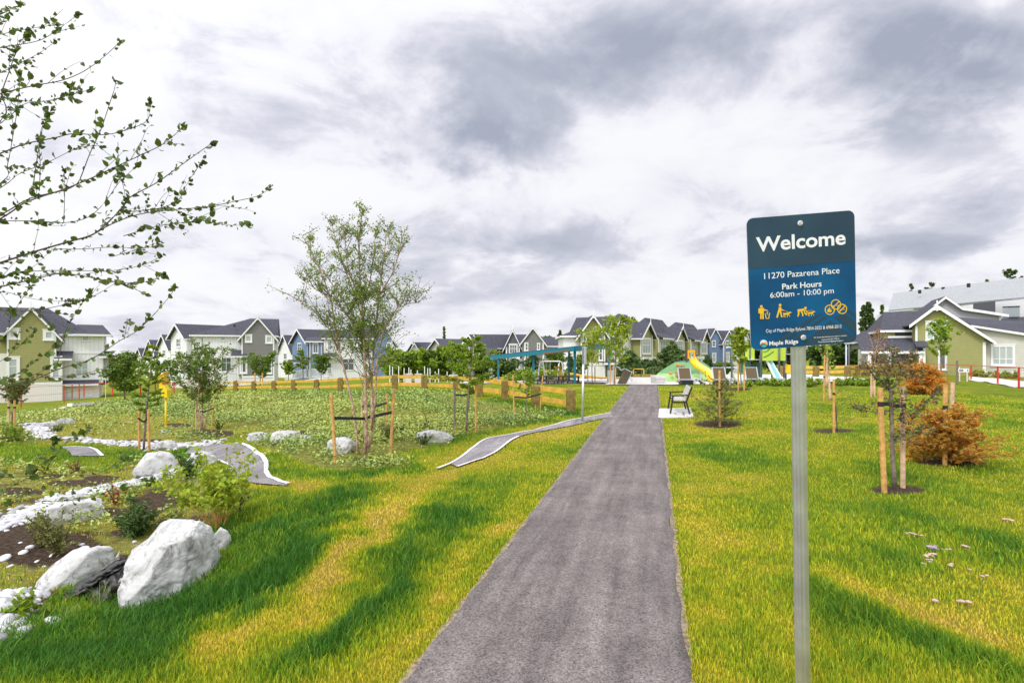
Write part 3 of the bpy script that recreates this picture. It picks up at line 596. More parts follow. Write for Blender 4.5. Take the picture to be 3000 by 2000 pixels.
# ---------------------------------------------------------------- river stones
def ico_np(sub):
    import bmesh
    bm = bmesh.new(); bmesh.ops.create_icosphere(bm, subdivisions=sub, radius=1); v = np.array([q.co[:] for q in bm.verts]); f = np.array([[q.index for q in p.verts] for p in bm.faces]); bm.free(); return v, f
ICO1, ICF1 = ico_np(1)[0], ico_np(1)[1]; ICO2, ICF2 = ico_np(2)
M_stone = mat('river_stone', (.53,.53,.55), .6, island=.42, var=.22, vscale=26)
def stones(name, label, spots, sizes):
    k = len(spots); Vs = []; Fs = []
    for i in range(k):
        x, y = spots[i]; s = sizes[i]; v = ICO2*np.array([1, rng.uniform(.6, .95), rng.uniform(.35, .55)])*s*(1+.1*rng.normal(size=(1, 3))); a = rng.uniform(0, 6.28); c_, s_ = math.cos(a), math.sin(a)
        v = np.column_stack([v[:,0]*c_-v[:,1]*s_, v[:,0]*s_+v[:,1]*c_, v[:,2]]); tl = rng.normal(0, .15, 2); v[:,2] += v[:,0]*tl[0]+v[:,1]*tl[1]
        v += np.array([x, y, gz0[i]+s*.18]); Vs.append(v); Fs.append(ICF2+i*len(ICO2))
    return tag(np_mesh(name, np.vstack(Vs), None, np.vstack(Fs), M_stone, smooth=True), label, 'river stones', kind='stuff')
def along(pl, nn, wd):
    pl = np.array(pl); d = np.concatenate([[0], np.cumsum(np.hypot(*np.diff(pl, axis=0).T))]); s = rng.uniform(0, d[-1], nn); x = np.interp(s, d, pl[:,0]); y = np.interp(s, d, pl[:,1]); o = rng.normal(0, wd, (nn, 2)); return np.column_stack([x, y])+o*np.array([.8, 1])
for nm, pl, nn, wd, s0, lab in (('creek_stones', GR1, 1000, .19, .045, 'white river stones along the near dry creek bed'), ('creek_stones', GR2, 1300, .15, .045, 'white river stones in the far dry creek behind the grass berm'), ('creek_stones', GR3, 260, .14, .05, 'white river stones beside the left slab boulder')):
    sp = along(pl, nn, wd); sp = sp[(sp[:,1] > 3.6)]; gz0 = ground(sp[:,0], sp[:,1]); stones(nm, lab, sp, rng.uniform(.5, 1.5, len(sp))*s0)
for px, py, s in ((88,1605,.05),(68,1620,.045),(12,1638,.06),(150,1628,.03),(108,1645,.025),(395,1588,.035),(240,1596,.03),(60,1590,.02),(30,1660,.03),(130,1660,.02),(180,1640,.02),(20,1555,.03)):
    p = G(px, py); gz0 = [p.z]; o = stones('stone', None, [(p.x, p.y)], [s]); del o['kind']; o['category'] = 'stone'; o['group'] = 'loose white stones on the bare soil'; o['label'] = 'loose white stone lying on the bare soil bank'
# ---------------------------------------------------------------- houses
class House:
    """local frame: x to the right, y into the building, z up; facade at y=0. pixel helpers map photo pixels at the facade's distance"""
    def __init__(s, name, label, px0, pyg, Y, group=None, rz=0, cat='house', row=False):
        s.row = row
        s.s = Y/FPX; s.px0 = px0; s.pyg = pyg; s.Y0 = Y; s.rz = rz; s.yref = None; s.root = empty(name, label, cat, W(px0, pyg, Y), rz, group); s.mb = {}
        s.roof = MB(); s.trim = MB()
    def X(s, px):
        k = (px-1500)/FPX; k0 = (s.px0-1500)/FPX
        return (k-k0)*s.Y0/(math.cos(s.rz)-k*math.sin(s.rz)) if abs(s.rz) < 1.2 and not s.row else (px-s.px0)*s.s
    def Z(s, py, px=None):
        px = px if px is not None else (s.yref or s.px0)
        y = s.Y0+math.sin(s.rz)*s.X(px) if not s.row else s.Y0
        return (HOR-py)/FPX*y-(HOR-s.pyg)/FPX*s.Y0
    def loc(s, px, py, Y):
        return Matrix.Rotation(-s.rz, 3, 'Z')@(W(px, py, Y)-s.root.location)
    def wall(s, m): s.mb[len(s.mb)] = (m, MB()); return s.mb[len(s.mb)-1][1]
    def slab(s, a, b, c, d, t=.12, mb=None):
        a, b, c, d = map(Vector, (a, b, c, d)); n = (b-a).cross(c-b).normalized()
        if n.z < 0: n = -n
        (mb or s.roof).prism([a, b, c, d], n*t)
    def gable(s, x0, x1, y0, y1, z0, ze, zr, m, axis='y', ov=.35, ovg=.3, peak=None, fin=True, m2=None):
        """box with a gable roof; axis = direction of the ridge"""
        wl = s.wall(m); wl.box(x0, y0, z0, x1, y1, ze)
        if axis == 'y':
            xm = peak if peak is not None else (x0+x1)/2
            wl.prism([(x0, y0, ze), (x1, y0, ze), (xm, y0, zr)], (0, y1-y0, 0))
            kl, kr = (zr-ze)/(xm-x0), (zr-ze)/(x1-xm); ya, yb = y0-ovg, y1+ovg
            L_, R__ = (x0-ov, ze-ov*kl), (x1+ov, ze-ov*kr)
            s.slab((L_[0], ya, L_[1]), (xm, ya, zr), (xm, yb, zr), (L_[0], yb, L_[1])); s.slab((R__[0], ya, R__[1]), (xm, ya, zr), (xm, yb, zr), (R__[0], yb, R__[1]))
            for q in (L_, R__): 
                s.trim.bar((q[0], ya-.03, q[1]-.03), (xm, ya-.03, zr-.02), .07, .26, up=(0, 1, 0) if False else (0, 0, 1)) if False else s.trim.prism([(q[0], ya-.07, q[1]-.16), (q[0], ya-.07, q[1]+.14), (xm, ya-.07, zr+.14), (xm, ya-.07, zr-.18)], (0, .07, 0))
                s.trim.box(q[0]-.06, ya, q[1]-.12, q[0]+.04, yb, q[1]+.1)
            if fin: s.trim.box(xm-.04, ya-.12, zr-.35, xm+.04, ya-.04, zr+.75)
        else:
            ym = (y0+y1)/2
            wl.prism([(x0, y0, ze), (x0, y1, ze), (x0, ym, zr)], (x1-x0, 0, 0))
            k = (zr-ze)/(ym-y0); xa, xb = x0-ovg, x1+ovg; zl = ze-ov*k
            for yy in (y0-ov, y1+ov):
                s.slab((xa, yy, zl), (xa, ym, zr), (xb, ym, zr), (xb, yy, zl)); s.trim.box(xa, yy-.05, zl-.12, xb, yy+.05, zl+.1)
                for xx in (xa-.07, xb): s.trim.prism([(xx, yy, zl-.16), (xx, yy, zl+.14), (xx, ym, zr+.14), (xx, ym, zr-.18)], (.07, 0, 0))
            if fin: s.trim.box(xa-.12, ym-.04, zr-.35, xa-.04, ym+.04, zr+.75)
    def hip(s, x0, x1, y0, y1, z0, ze, zr, m, hl=0, hr=0, ov=.35):
        """box with a roof whose ridge runs in x; hl/hr = how far the ridge stops short of each end"""
        s.wall(m).box(x0, y0, z0, x1, y1, ze); ym = (y0+y1)/2; k = (zr-ze)/(ym-y0); zl = ze-ov*k; xa, xb = x0-ov, x1+ov
        a, b, c, d = (xa, y0-ov, zl), (xb, y0-ov, zl), (xb, y1+ov, zl), (xa, y1+ov, zl); r0, r1 = (x0+hl-(0 if hl else ov), ym, zr), (x1-hr+(0 if hr else ov), ym, zr)
        t = (0, 0, .13); up = lambda p: (p[0], p[1], p[2]+.13)
        s.roof.add([a, b, c, d, r0, r1, up(a), up(b), up(c), up(d), up(r0), up(r1)], [(0,1,2,3), (6,7,11,10), (8,9,10,11), (9,6,10), (7,8,11), (0,6,7,1), (1,7,8,2), (2,8,9,3), (3,9,6,0)])
        s.trim.box(xa-.02, y0-ov-.1, zl-.12, xb+.02, y0-ov, zl+.12); s.trim.box(xa-.1, y0-ov, zl-.12, xa, y1+ov, zl+.12); s.trim.box(xb, y0-ov, zl-.12, xb+.1, y1+ov, zl+.12)
    def shed(s, x0, x1, y0, y1, zf, zb):    # lean-to roof sloping down to y0
        s.slab((x0, y0, zf), (x1, y0, zf), (x1, y1, zb), (x0, y1, zb), .09); s.trim.box(x0, y0-.06, zf-.16, x1, y0, zf+.08)
    def corner(s, x, y, z0, z1, w=.16): s.trim.box(x-w/2, y-.03, z0, x+w/2, y+.06, z1)
    def band(s, x0, x1, z, y=0, h=.22): s.trim.box(x0, y-.04, z-h/2, x1, y+.05, z+h/2)
    def win(s, x0, x1, z0, z1, y=0, cols=1, rows=1, split=None, fr=.13, glass=None, side=None):
        """framed window on a face looking to -y (or, with side, on the face x=side looking to -x)"""
        f = MB(); g = MB(); x0, x1 = min(x0, x1), max(x0, x1)
        P = (lambda a0, b0, c0, a1, b1, c1, mb: mb.box(a0, b0, c0, a1, b1, c1)) if side is None else (lambda a0, b0, c0, a1, b1, c1, mb: mb.box(side+(b0-y), a0, c0, side+(b1-y), a1, c1))
        ya, yb = y-.07, y+.04
        P(x0, ya, z0, x1, yb, z0+fr, f); P(x0, ya, z1-fr, x1, yb, z1, f); P(x0, ya, z0+fr, x0+fr, yb, z1-fr, f); P(x1-fr, ya, z0+fr, x1, yb, z1-fr, f)
        P(x0-.05, ya-.05, z0-.07, x1+.05, ya, z0+.02, f); P(x0-.05, ya-.03, z1-.02, x1+.05, ya, z1+.09, f)
        a0, a1, b0, b1 = x0+fr, x1-fr, z0+fr, z1-fr; mw = .035
        for i in range(1, cols): q = a0+(a1-a0)*i/cols; P(q-mw, ya+.02, b0, q+mw, yb, b1, f)
        zs = [b0+(b1-b0)*split] if split else [b0+(b1-b0)*i/rows for i in range(1, rows)]
        for q in zs: P(a0, ya+.03, q-mw, a1, yb, q+mw, f)
        P(a0-.01, y-.012, b0-.01, a1+.01, y+.02, b1+.01, g)
        o = f.build('window', M_white, s.root); g.build('pane', glass or M_glass, o); return o
    def pwin(s, ax, bx, az, bz, **k): m_ = (ax+bx)/2; return s.win(s.X(ax), s.X(bx), s.Z(bz, m_), s.Z(az, m_), **k)
    def done(s):
        for m, mb in s.mb.values(): mb.build('wall', m, s.root)
        if s.roof.v: s.roof.build('roof', M_roof if not getattr(s, 'rm', None) else s.rm, s.root)
        if s.trim.v: s.trim.build('trim', M_white, s.root)
        return s.root

# --- olive house at far left
h = House('house', 'olive gabled house with white board wing behind the red fence at far left', 27, 1185, 66, rz=R(33)); h.yref = 110
X, Z = h.X, h.Z
h.gable(X(27), X(165), -1.2, 9, Z(1121), Z(975), Z(906), M_olive, ov=.75)
h.wall(M_olive).box(X(165), -1.15, Z(1121), X(184), .5, Z(1042)); h.wall(M_lap).box(X(40), -1.25, -1.5, X(186), .0, Z(1121)); h.wall(M_lap).box(X(-260), -.2, -1.5, X(40), 8, Z(1035)); h.wall(M_olive).box(X(-260), -.15, Z(1035), X(27), 8, Z(985))
h.hip(X(-260), X(255), .1, 9, Z(1120), Z(974), Z(899), M_batten, hr=4.2)
h.wall(M_batten).box(X(165), .05, Z(1125), X(302), 8, Z(975)); h.wall(M_lap).box(X(186), .02, -1.5, X(290), 8, Z(1124))
h.hip(X(240), X(303), .15, 5.5, Z(1100), Z(973), Z(948), M_batten, hr=.2, ov=.7)
h.shed(X(182), X(290), -1.0, .02, Z(1128), Z(1117)); h.shed(X(163), X(215), -1.6, .0, Z(1052), Z(1030))
h.shed(X(290), X(330), -.8, .8, Z(1045), Z(1030)); h.wall(M_lgrey).box(X(292), .3, Z(1120), X(318), .6, Z(1045))
h.corner(X(29), -1.22, Z(1120), Z(962)); h.corner(X(166), -1.22, Z(1042), Z(975)); h.corner(X(184), -1.22, Z(1121), Z(1042)); h.corner(X(301), .02, Z(1040), Z(975), .2)
h.band(X(165), X(302), Z(1033), .03); h.band(X(165), X(302), Z(1112), .03, .3); h.band(X(27), X(186), Z(1122), -1.24, .25)
h.pwin(28, 65, 963, 994, y=-1.2, fr=.3, glass=M_blind); h.pwin(130, 164, 967, 997, y=-1.2, fr=.3, glass=M_blind)
h.pwin(24, 64, 1045, 1112, y=-1.2, fr=.3, glass=M_blind, split=.62); h.pwin(151, 184, 1045, 1110, y=-1.2, fr=.28, glass=M_blind, split=.62)
h.pwin(219, 260, 1055, 1103, y=.05, cols=2, split=.42, glass=M_blind); h.pwin(240, 262, 979, 999, y=.05, fr=.1, glass=M_blind)
g = MB(); g.box(X(196), -.06, Z(1168), X(272), .0, Z(1136)); g.build('garage_door', M_white, h.root)
g = MB(); g.box(X(196), .3, Z(944), X(203), .6, Z(938)); g.build('roof_vent', M_strap, h.root)
h.done()
# --- white house with grey gable
h = House('house', 'white board house with a grey sided gable and stepped gables receding to the left', 565, 1138, 85, rz=R(20)); X, Z = h.X, h.Z; h.yref = 710
h.hip(X(565), X(806), 0, 11, -2, Z(981), Z(929), M_batten, hl=7.4)
h.gable(X(711), X(804), -1.3, 6, Z(1101), Z(985), Z(932), M_grey, ov=.6); h.wall(M_lap).box(X(711), -1.25, -2, X(804), 0, Z(1101)); h.wall(M_grey).box(X(699), -1.2, Z(1101), X(711.2), 0, Z(1042))
h.shed(X(680), X(726), -1.9, .0, Z(1044), Z(1026))
h.corner(X(712), -1.32, Z(1101), Z(985)); h.corner(X(803), -1.32, Z(1138), Z(983), .2); h.corner(X(700), -1.22, Z(1105), Z(1042)); h.corner(X(566), .0, Z(1120), Z(983), .2)
h.band(X(565), X(711), Z(1030), 0); h.band(X(565), X(711), Z(1092), 0, .3); h.band(X(711), X(804), Z(1103), -1.28, .3)
h.pwin(720, 741, 981, 1003, y=-1.3, fr=.22, glass=M_blind); h.pwin(779, 800, 984, 1006, y=-1.3, fr=.22, glass=M_blind)
h.pwin(704, 727, 1042, 1093, y=-1.3, fr=.25, split=.65); h.pwin(779, 799, 1042, 1094, y=-1.3, fr=.22, split=.65)
h.pwin(647, 679, 1046, 1089, cols=2, split=.65); h.pwin(646, 661, 984, 998, fr=.1, glass=M_blind); h.pwin(589, 596, 988, 1008, fr=.08)
g = MB(); g.box(X(682), 1, Z(957), X(687), 1.4, Z(950)); g.build('roof_vent', M_strap, h.root)
h.done()
# --- stepped gables of the same rows, running away to the left
def step_gable(px, rpy, epy, Y, wl, label, base=1140, ln_=9, wd=2.4, rz=52):
    h = House('townhouse', label, px, base, Y, rz=R(rz), group=None); X, Z = h.X, h.Z
    h.gable(0, ln_, -wd, wd, -3, Z(epy), Z(rpy), wl, axis='x', ov=.45, ovg=.6); h.wall(M_beige if wl is M_batten else M_grey).box(-.0+.8, -wd-.9, -3, 3.2, -wd+.1, Z(epy)-.3)
    h.win(-.8, .8, Z(epy)-1.6, Z(epy)-.2, side=0, cols=2, rows=2, fr=.14); h.win(4.2, 5.6, Z(epy)-2.0, Z(epy)-.5, y=-wd, cols=2, fr=.14); h.win(4.2, 5.6, Z(epy)-5.2, Z(epy)-3.4, y=-wd, cols=2, fr=.14, split=.6)
    h.shed(.4, 4.0, -wd-2.0, -wd-.6, Z(epy)-3.1, Z(epy)-2.5); h.corner(.1, -wd-.02, -3, Z(epy), .22); h.done()
step_gable(523, 950, 988, 94, M_batten, 'white gabled townhouse directly left of the grey gabled house', ln_=13, wd=3)
step_gable(481, 981, 1022, 122, M_batten, 'white gabled townhouse second to the left of the grey gabled house', ln_=12, wd=3.2)
step_gable(443, 996, 1036, 140, M_batten, 'small white gabled townhouse third to the left of the grey gabled house', ln_=12, wd=3.2)
step_gable(410, 1020, 1052, 160, M_beige, 'tiny beige gabled townhouse at the far end of the stepped row', ln_=12, wd=3.2)
# --- blue house
h = House('house', 'blue and white sided house behind the tall multi-stemmed birch', 857, 1112, 105, rz=R(14)); h.yref = 1050; X, Z = h.X, h.Z
h.hip(X(950), X(1120), 0, 12, -3, Z(990), Z(948), M_batten, hl=6.5)
h.gable(X(1093), X(1149), -1.0, 9, -3, Z(992), Z(948), M_blue, ov=.9)
h.wall(M_blue).box(X(907), .6, -3, X(942), 2.2, Z(1001)); h.shed(X(893), X(960), .2, 4, Z(1001), Z(988))
h.wall(M_grey).box(X(942), .4, -3, X(958), 3, Z(1002))
h.shed(X(945), X(985), -1.2, .1, Z(1046), Z(1034)); h.shed(X(840), X(900), .8, 2.2, Z(1062), Z(1054))
h.corner(X(907), .58, Z(1112), Z(1002)); h.corner(X(941), .58, Z(1112), Z(1002)); h.corner(X(1094), -1.02, Z(1112), Z(992)); h.corner(X(1148), -1.02, Z(1112), Z(992)); h.corner(X(951), -.02, Z(1112), Z(990), .25)
h.pwin(915, 932, 1004, 1035, y=.6, fr=.16, cols=2); h.pwin(960, 973, 999, 1026, cols=2, split=.5); h.pwin(1003, 1038, 1050, 1085, cols=2, split=.62)
h.pwin(1131, 1146, 1003, 1025, y=-1, fr=.2); h.pwin(1131, 1146, 1050, 1085, y=-1, fr=.2, split=.6); h.pwin(958, 972, 1062, 1095, fr=.12); h.pwin(985, 1000, 1003, 1022, fr=.12)
h.done()
step_gable(878, 965, 1002, 112, M_blue, 'blue gabled townhouse joined to the left of the blue and white house', base=1112, ln_=14, wd=3.2, rz=46)
step_gable(836, 982, 1032, 128, M_batten, 'steep white gabled townhouse left of the blue gable', base=1112, ln_=12, wd=3.6, rz=46)
step_gable(806, 990, 1036, 150, M_batten, 'distant white gabled townhouse just right of the grey gabled house', base=1112, ln_=12, wd=3.6, rz=46)
# --- little houses in the middle distance
h = House('house', 'dark roofed house half hidden by the row of young trees', 1205, 1110, 120); X, Z = h.X, h.Z
h.hip(X(1212), X(1290), 2, 12, -2, Z(1034), Z(1003), M_batten, hr=3); h.gable(X(1204), X(1230), -1, 6, -2, Z(1028), Z(1005), M_beige, ov=.6); h.gable(X(1262), X(1300), -.5, 8, -2, Z(1024), Z(993), M_beige, ov=.6)
h.pwin(1270, 1288, 1050, 1072, y=-.5, cols=2); h.pwin(1240, 1256, 1045, 1062, y=2)
h.done()
h = House('house', 'dark roofed white house behind the feathery larch tree', 1280, 1112, 110); X, Z = h.X, h.Z
h.hip(X(1284), X(1370), 1, 11, -2, Z(1028), Z(994), M_batten); h.gable(X(1345), X(1372), -.8, 6, -2, Z(1026), Z(1000), M_beige, ov=.6); h.pwin(1300, 1320, 1040, 1062, y=1, cols=2); h.pwin(1350, 1366, 1036, 1058, y=-.8, cols=2)
h.done()
h = House('house', 'grey gabled house with white window bays left of the turquoise shelter', 1376, 1112, 100); X, Z = h.X, h.Z
h.hip(X(1380), X(1560), 1, 11, -2, Z(1012), Z(978), M_dgrey, hl=.1)
h.gable(X(1380), X(1400), -1, 9, -2, Z(1014), Z(979), M_dgrey, ov=1.2, fin=True)
h.gable(X(1483), X(1521), -1.2, 6, -2, Z(1008), Z(968), M_dgrey, ov=.6); h.gable(X(1528), X(1592), -1.6, 9, -2, Z(1003), Z(961), M_grey, ov=.5)
h.wall(M_lgrey).box(X(1407), .2, -2, X(1420), 2, Z(1018)); h.wall(M_white).box(X(1448), .3, -2, X(1468), 2, Z(1016)); h.wall(M_lgrey).box(X(1490), -1.4, -2, X(1530), 0, Z(1050))
h.gable(X(1592), X(1660), 6, 14, -2, Z(1010), Z(984), M_batten, axis='x', ov=.5, fin=True)
for x in (1419, 1428, 1456, 1470, 1484, 1521): h.corner(X(x), .1 if x < 1480 else -1.25, 0, Z(1016), .22)
for x in (1537, 1590): h.corner(X(x), -1.63, 0, Z(1003), .25)
h.pwin(1431, 1453, 1016, 1044, y=1, cols=3, rows=2, fr=.16); h.pwin(1491, 1516, 1008, 1036, y=-1.2, cols=3, split=.55, fr=.18); h.pwin(1537, 1547, 1005, 1027, y=-1.6, rows=2, fr=.14); h.pwin(1572, 1581, 1006, 1025, y=-1.6, rows=2, fr=.14)
h.pwin(1504, 1522, 1049, 1082, y=-1.4, cols=2, split=.6, fr=.16); h.pwin(1538, 1547, 1040, 1062, y=-1.6, fr=.14); h.band(X(1483), X(1523), Z(1046), -1.3, .3); h.shed(X(1518), X(1545), -2.6, -1.5, Z(1089), Z(1082))
h.done()
# --- olive row running away to the right
P0 = W(1772, 1108, 76); P1 = W(2100, 1108, 126); dirv = Vector((P1.x-P0.x, P1.y-P0.y, 0)); ln_ = dirv.length; rz_ = math.atan2(dirv.y, dirv.x)
def row_at(px, yoff=0):   # distance along the row whose facade shows at px
    t = (px-1500)/FPX; nx, ny = math.sin(rz_), -math.cos(rz_); ox, oy = P0.x+nx*yoff, P0.y+ny*yoff; c, s_ = math.cos(rz_), math.sin(rz_)
    return (t*oy-ox)/(c-t*s_)
def rowh(px, py, yoff=0):  # height above row base of a facade point
    d = row_at(px, yoff); y = P0.y-math.cos(rz_)*yoff*1+math.sin(rz_)*d; return EYE+(HOR-py)/FPX*y-P0.z
h = House('house', 'long olive townhouse row with white bay windows behind the play mound', 1772, 1108, 76, rz=rz_, row=True)
D_ = 5.6; HE = rowh(1880, 980); HR = rowh(1882, 934, -4); L_end = row_at(2078)
h.wall(M_olive).box(row_at(1835), .9, -2, L_end, D_-.4, HE-.05)
for a, b in ((1836, 1889), (1916, 1988), (2006, 2074)):
    xa, xb = row_at(a), row_at(b); h.hip(xa, xb, .6, D_, -2, HE, HR, M_olive, hl=4.2, hr=0)
    for yy in (.25, D_+.35): zl = HE-.35*(HR-HE)/((D_-.6)/2); h.trim.prism([(xb+.36, yy, zl-.1), (xb+.36, yy, zl+.2), (xb+.36, (D_+.6)/2, HR+.2), (xb+.36, (D_+.6)/2, HR-.12)], (.1, 0, 0))
    h.trim.box(xb+.38, (D_+.6)/2-.04, HR-.2, xb+.46, (D_+.6)/2+.04, HR+.8)
for pk, a, b in ((1810, 1786, 1833), (1895, 1874, 1917), (1993, 1976, 2010), (2066, 2050, 2078)):
    xa, xb = row_at(a+2, 1), row_at(b-6, 1); zp = rowh(pk, {1810: 928, 1895: 946, 1993: 958, 2066: 968}[pk], 1); h.gable(xa, xb, -1, 4.5, -2, HE-.2, zp, M_olive, ov=.7, ovg=.6)
    h.win(xa+.7, xb-.7, HE-3.0, HE-.6, y=-1, cols=3, split=.6, fr=.2, glass=M_blind); h.win(xa+.7, xb-.7, HE-6.3, HE-4.0, y=-1.4, cols=3, split=.6, fr=.2); h.wall(M_lap).box(xa+.3, -1.4, -2, xb-.3, -.9, HE-3.9); h.trim.box(xa+.1, -1.6, HE-3.95, xb-.1, -.95, HE-3.45)
    h.corner(xa+.1, -1.05, 0, HE, .25); h.corner(xb-.1, -1.05, 0, HE, .25)
for a, b in ((1926, 1950), (2020, 2036)):
    xa, xb = row_at(a), row_at(b); h.wall(M_olive).box(xa-.6, -.4, -2, xb+.6, .6, HE-.1); h.win(xa, xb, HE-3.0, HE-.6, y=-.4, cols=3, split=.6, fr=.2, glass=M_blind); h.win(xa, xb, HE-6.3, HE-4.0, y=-.8, cols=3, split=.6, fr=.2); h.wall(M_lap).box(xa-.4, -.8, -2, xb+.4, -.3, HE-3.9); h.trim.box(xa-.6, -1.0, HE-3.95, xb+.6, -.35, HE-3.45)
    h.corner(xa-.5, -.45, 0, HE, .25); h.corner(xb+.5, -.45, 0, HE, .25); h.shed(xa-1, xb+1, -1.3, .6, HE-.45, HE+.5)
for px in (1846, 1862): q = row_at(px); h.wall(M_batten).box(q-1.6, .45, -2, q+.4, .6, HE-.2)
h.done()
# end house with the big olive gable facing the camera
h = House('house', 'olive gabled end house with white lower storey behind the turquoise shelter', 1652, 1108, 74); X, Z = h.X, h.Z
h.gable(X(1700), X(1770), -.6, 10, Z(1064), Z(975), Z(926), M_olive, ov=.65, ovg=.5); h.wall(M_lap).box(X(1700), -.55, -2, X(1770), 9, Z(1064))
h.hip(X(1652), X(1760), .5, 9, -2, Z(982), Z(940), M_white, hl=4.6); h.wall(M_olive).box(X(1770), 1, -2, X(1786), 9, Z(972))
h.gable(X(1786), X(1812), 1.0, 7, -2, Z(976), Z(928), M_olive, ov=.5, ovg=.4); h.shed(X(1762), X(1802), -1.8, 1, Z(1064), Z(1056))
h.corner(X(1701), -.62, Z(1108), Z(978)); h.corner(X(1769), -.62, Z(1108), Z(974)); h.band(X(1700), X(1770), Z(1066), -.6, .3); h.corner(X(1786), .95, 0, Z(975), .2); h.corner(X(1812), .95, 0, Z(975), .2)
h.pwin(1752, 1765, 971, 995, y=-.6, fr=.13, split=.5); h.pwin(1705, 1717, 978, 1002, y=-.6, fr=.13, split=.5); h.pwin(1752, 1764, 1020, 1056, y=-.6, fr=.13, split=.62); h.pwin(1790, 1806, 975, 1004, y=1, cols=2, split=.6, fr=.14); h.pwin(1787, 1806, 1028, 1062, y=1, cols=2, split=.6, fr=.14, glass=M_blind); h.pwin(1668, 1678, 1033, 1042, y=.5, fr=.08)
g = MB(); g.box(X(1728), .5, Z(1104), X(1765), .6, Z(1078)); h.done()
# blue end of the row
h = House('house', 'blue gabled townhouse beyond the end of the olive row', 2078, 1110, 122, rz=rz_*.35); X, Z = h.X, h.Z
h.gable(X(2076), X(2112), 0, 12, -2, Z(996), Z(962), M_blue, ov=.6); h.gable(X(2112), X(2140), -.8, 8, -2, Z(996), Z(969), M_blue, ov=.6)
h.pwin(2086, 2096, 998, 1016, fr=.16, split=.5, y=0); h.pwin(2086, 2098, 1034, 1062, fr=.2, split=.6, y=0, glass=M_blind); h.pwin(2117, 2132, 998, 1018, fr=.18, cols=3, split=.5, y=-.8); h.pwin(2116, 2130, 1032, 1060, fr=.2, cols=3, split=.5, y=-.8, glass=M_blind)
h.corner(X(2112), -.9, 0, Z(998), .3); h.corner(X(2139), -.9, 0, Z(998), .3); h.done()
h = House('house', 'white gabled townhouse at the far right end of the distant row', 2145, 1110, 132, rz=rz_*.35); X, Z = h.X, h.Z
h.hip(X(2142), X(2205), 0, 10, -2, Z(997), Z(967), M_batten); h.gable(X(2160), X(2184), -1, 6, -2, Z(998), Z(966), M_batten, ov=.6); h.gable(X(2190), X(2222), -1, 6, -2, Z(1000), Z(974), M_grey, ov=.6)
h.pwin(2165, 2180, 1002, 1020, y=-1, cols=3, split=.5, fr=.18); h.pwin(2194, 2206, 1003, 1020, y=-1, cols=3, split=.5, fr=.18); h.pwin(2165, 2180, 1038, 1062, y=-1, cols=3, split=.5, fr=.18); h.done()

# --- big olive house at right
h = House('house', 'big olive sided house with a wide white-edged gable at right', 2677, 1098, 58, rz=R(-24)); h.yref = 2740; X, Z = h.X, h.Z
wl = h.wall(M_olive)
pk = (X(2734), Z(899)); Lf = (X(2655), Z(956)); Rf = (X(2905), Z(1007))
gz_l = lambda x: pk[1]-(pk[0]-x)*(pk[1]-Lf[1])/(pk[0]-Lf[0]); gz_r = lambda x: pk[1]-(x-pk[0])*(pk[1]-Rf[1])/(Rf[0]-pk[0])
x0, x1 = X(2677), X(2877)
wl.prism([(x0, -.8, Z(1100)-1), (x1, -.8, Z(1100)-1), (x1, -.8, gz_r(x1)-.05), (pk[0], -.8, pk[1]-.05), (x0, -.8, gz_l(x0)-.05)], (0, 9.5, 0))
h.slab((Lf[0], -1.3, Lf[1]), (pk[0], -1.3, pk[1]), (pk[0], 8.5, pk[1]), (Lf[0], 8.5, Lf[1])); h.slab((Rf[0], -1.3, Rf[1]), (pk[0], -1.3, pk[1]), (pk[0], 8.5, pk[1]), (Rf[0], 8.5, Rf[1]))
for q in (Lf, Rf): h.trim.prism([(q[0], -1.38, q[1]-.18), (q[0], -1.38, q[1]+.12), (pk[0], -1.38, pk[1]+.14), (pk[0], -1.38, pk[1]-.2)], (0, .08, 0))
h.trim.box(pk[0]-.05, -1.46, pk[1]-.5, pk[0]+.05, -1.38, pk[1]+.55); h.trim.box(pk[0]-.4, -1.44, pk[1]-.42, pk[0]+.4, -1.39, pk[1]-.34)
h.corner(X(2679), -.82, Z(1000), Z(955), .18); h.corner(X(2875), -.82, Z(1100), Z(1003), .24); h.corner(X(2690), -2.4, Z(1095), Z(1020), .2)
# left wing: dark roof, porch
h.hip(X(2592), X(2740), 1, 11, Z(1000), Z(964), Z(903), M_olive, hl=0.9, ov=.3); h.hip(X(2545), X(2650), 4, 13, Z(1020), Z(995), Z(962), M_grey, hl=.6)
h.trim.box(X(2607), .9, Z(988), X(2677), 1.0, Z(982)); g = MB(); g.box(X(2628), .86, Z(981), X(2676), .93, Z(967)); g.build('upper_window', M_strap, h.root)
h.wall(M_beige).box(X(2530), 1.5, -1, X(2690), 4, Z(1022)); h.shed(X(2512), X(2690), -2.6, 1.4, Z(1031), Z(988)); h.slab((X(2665), -2.9, Z(1018)), (X(2700), -2.9, Z(1018)), (X(2704), -.7, Z(1000)), (X(2672), -.7, Z(1000)), .08)
for px in (2536, 2592, 2680): h.trim.box(X(px)-.14, -2.5, -1, X(px)+.14, -2.2, Z(1032))
h.pwin(2546, 2560, 1045, 1085, y=1.5); h.pwin(2598, 2664, 1036, 1050, y=1.5, fr=.05)
g = MB(); g.box(X(2562), 1.4, -.6, X(2576), 1.5, Z(1042)); g.build('door', M_dgrey, h.root)
h.pwin(2705, 2768, 942, 997, y=-.8, cols=3, split=.42, fr=.17, glass=M_blind); h.pwin(2741, 2767, 1024, 1083, y=-.8, fr=.17)
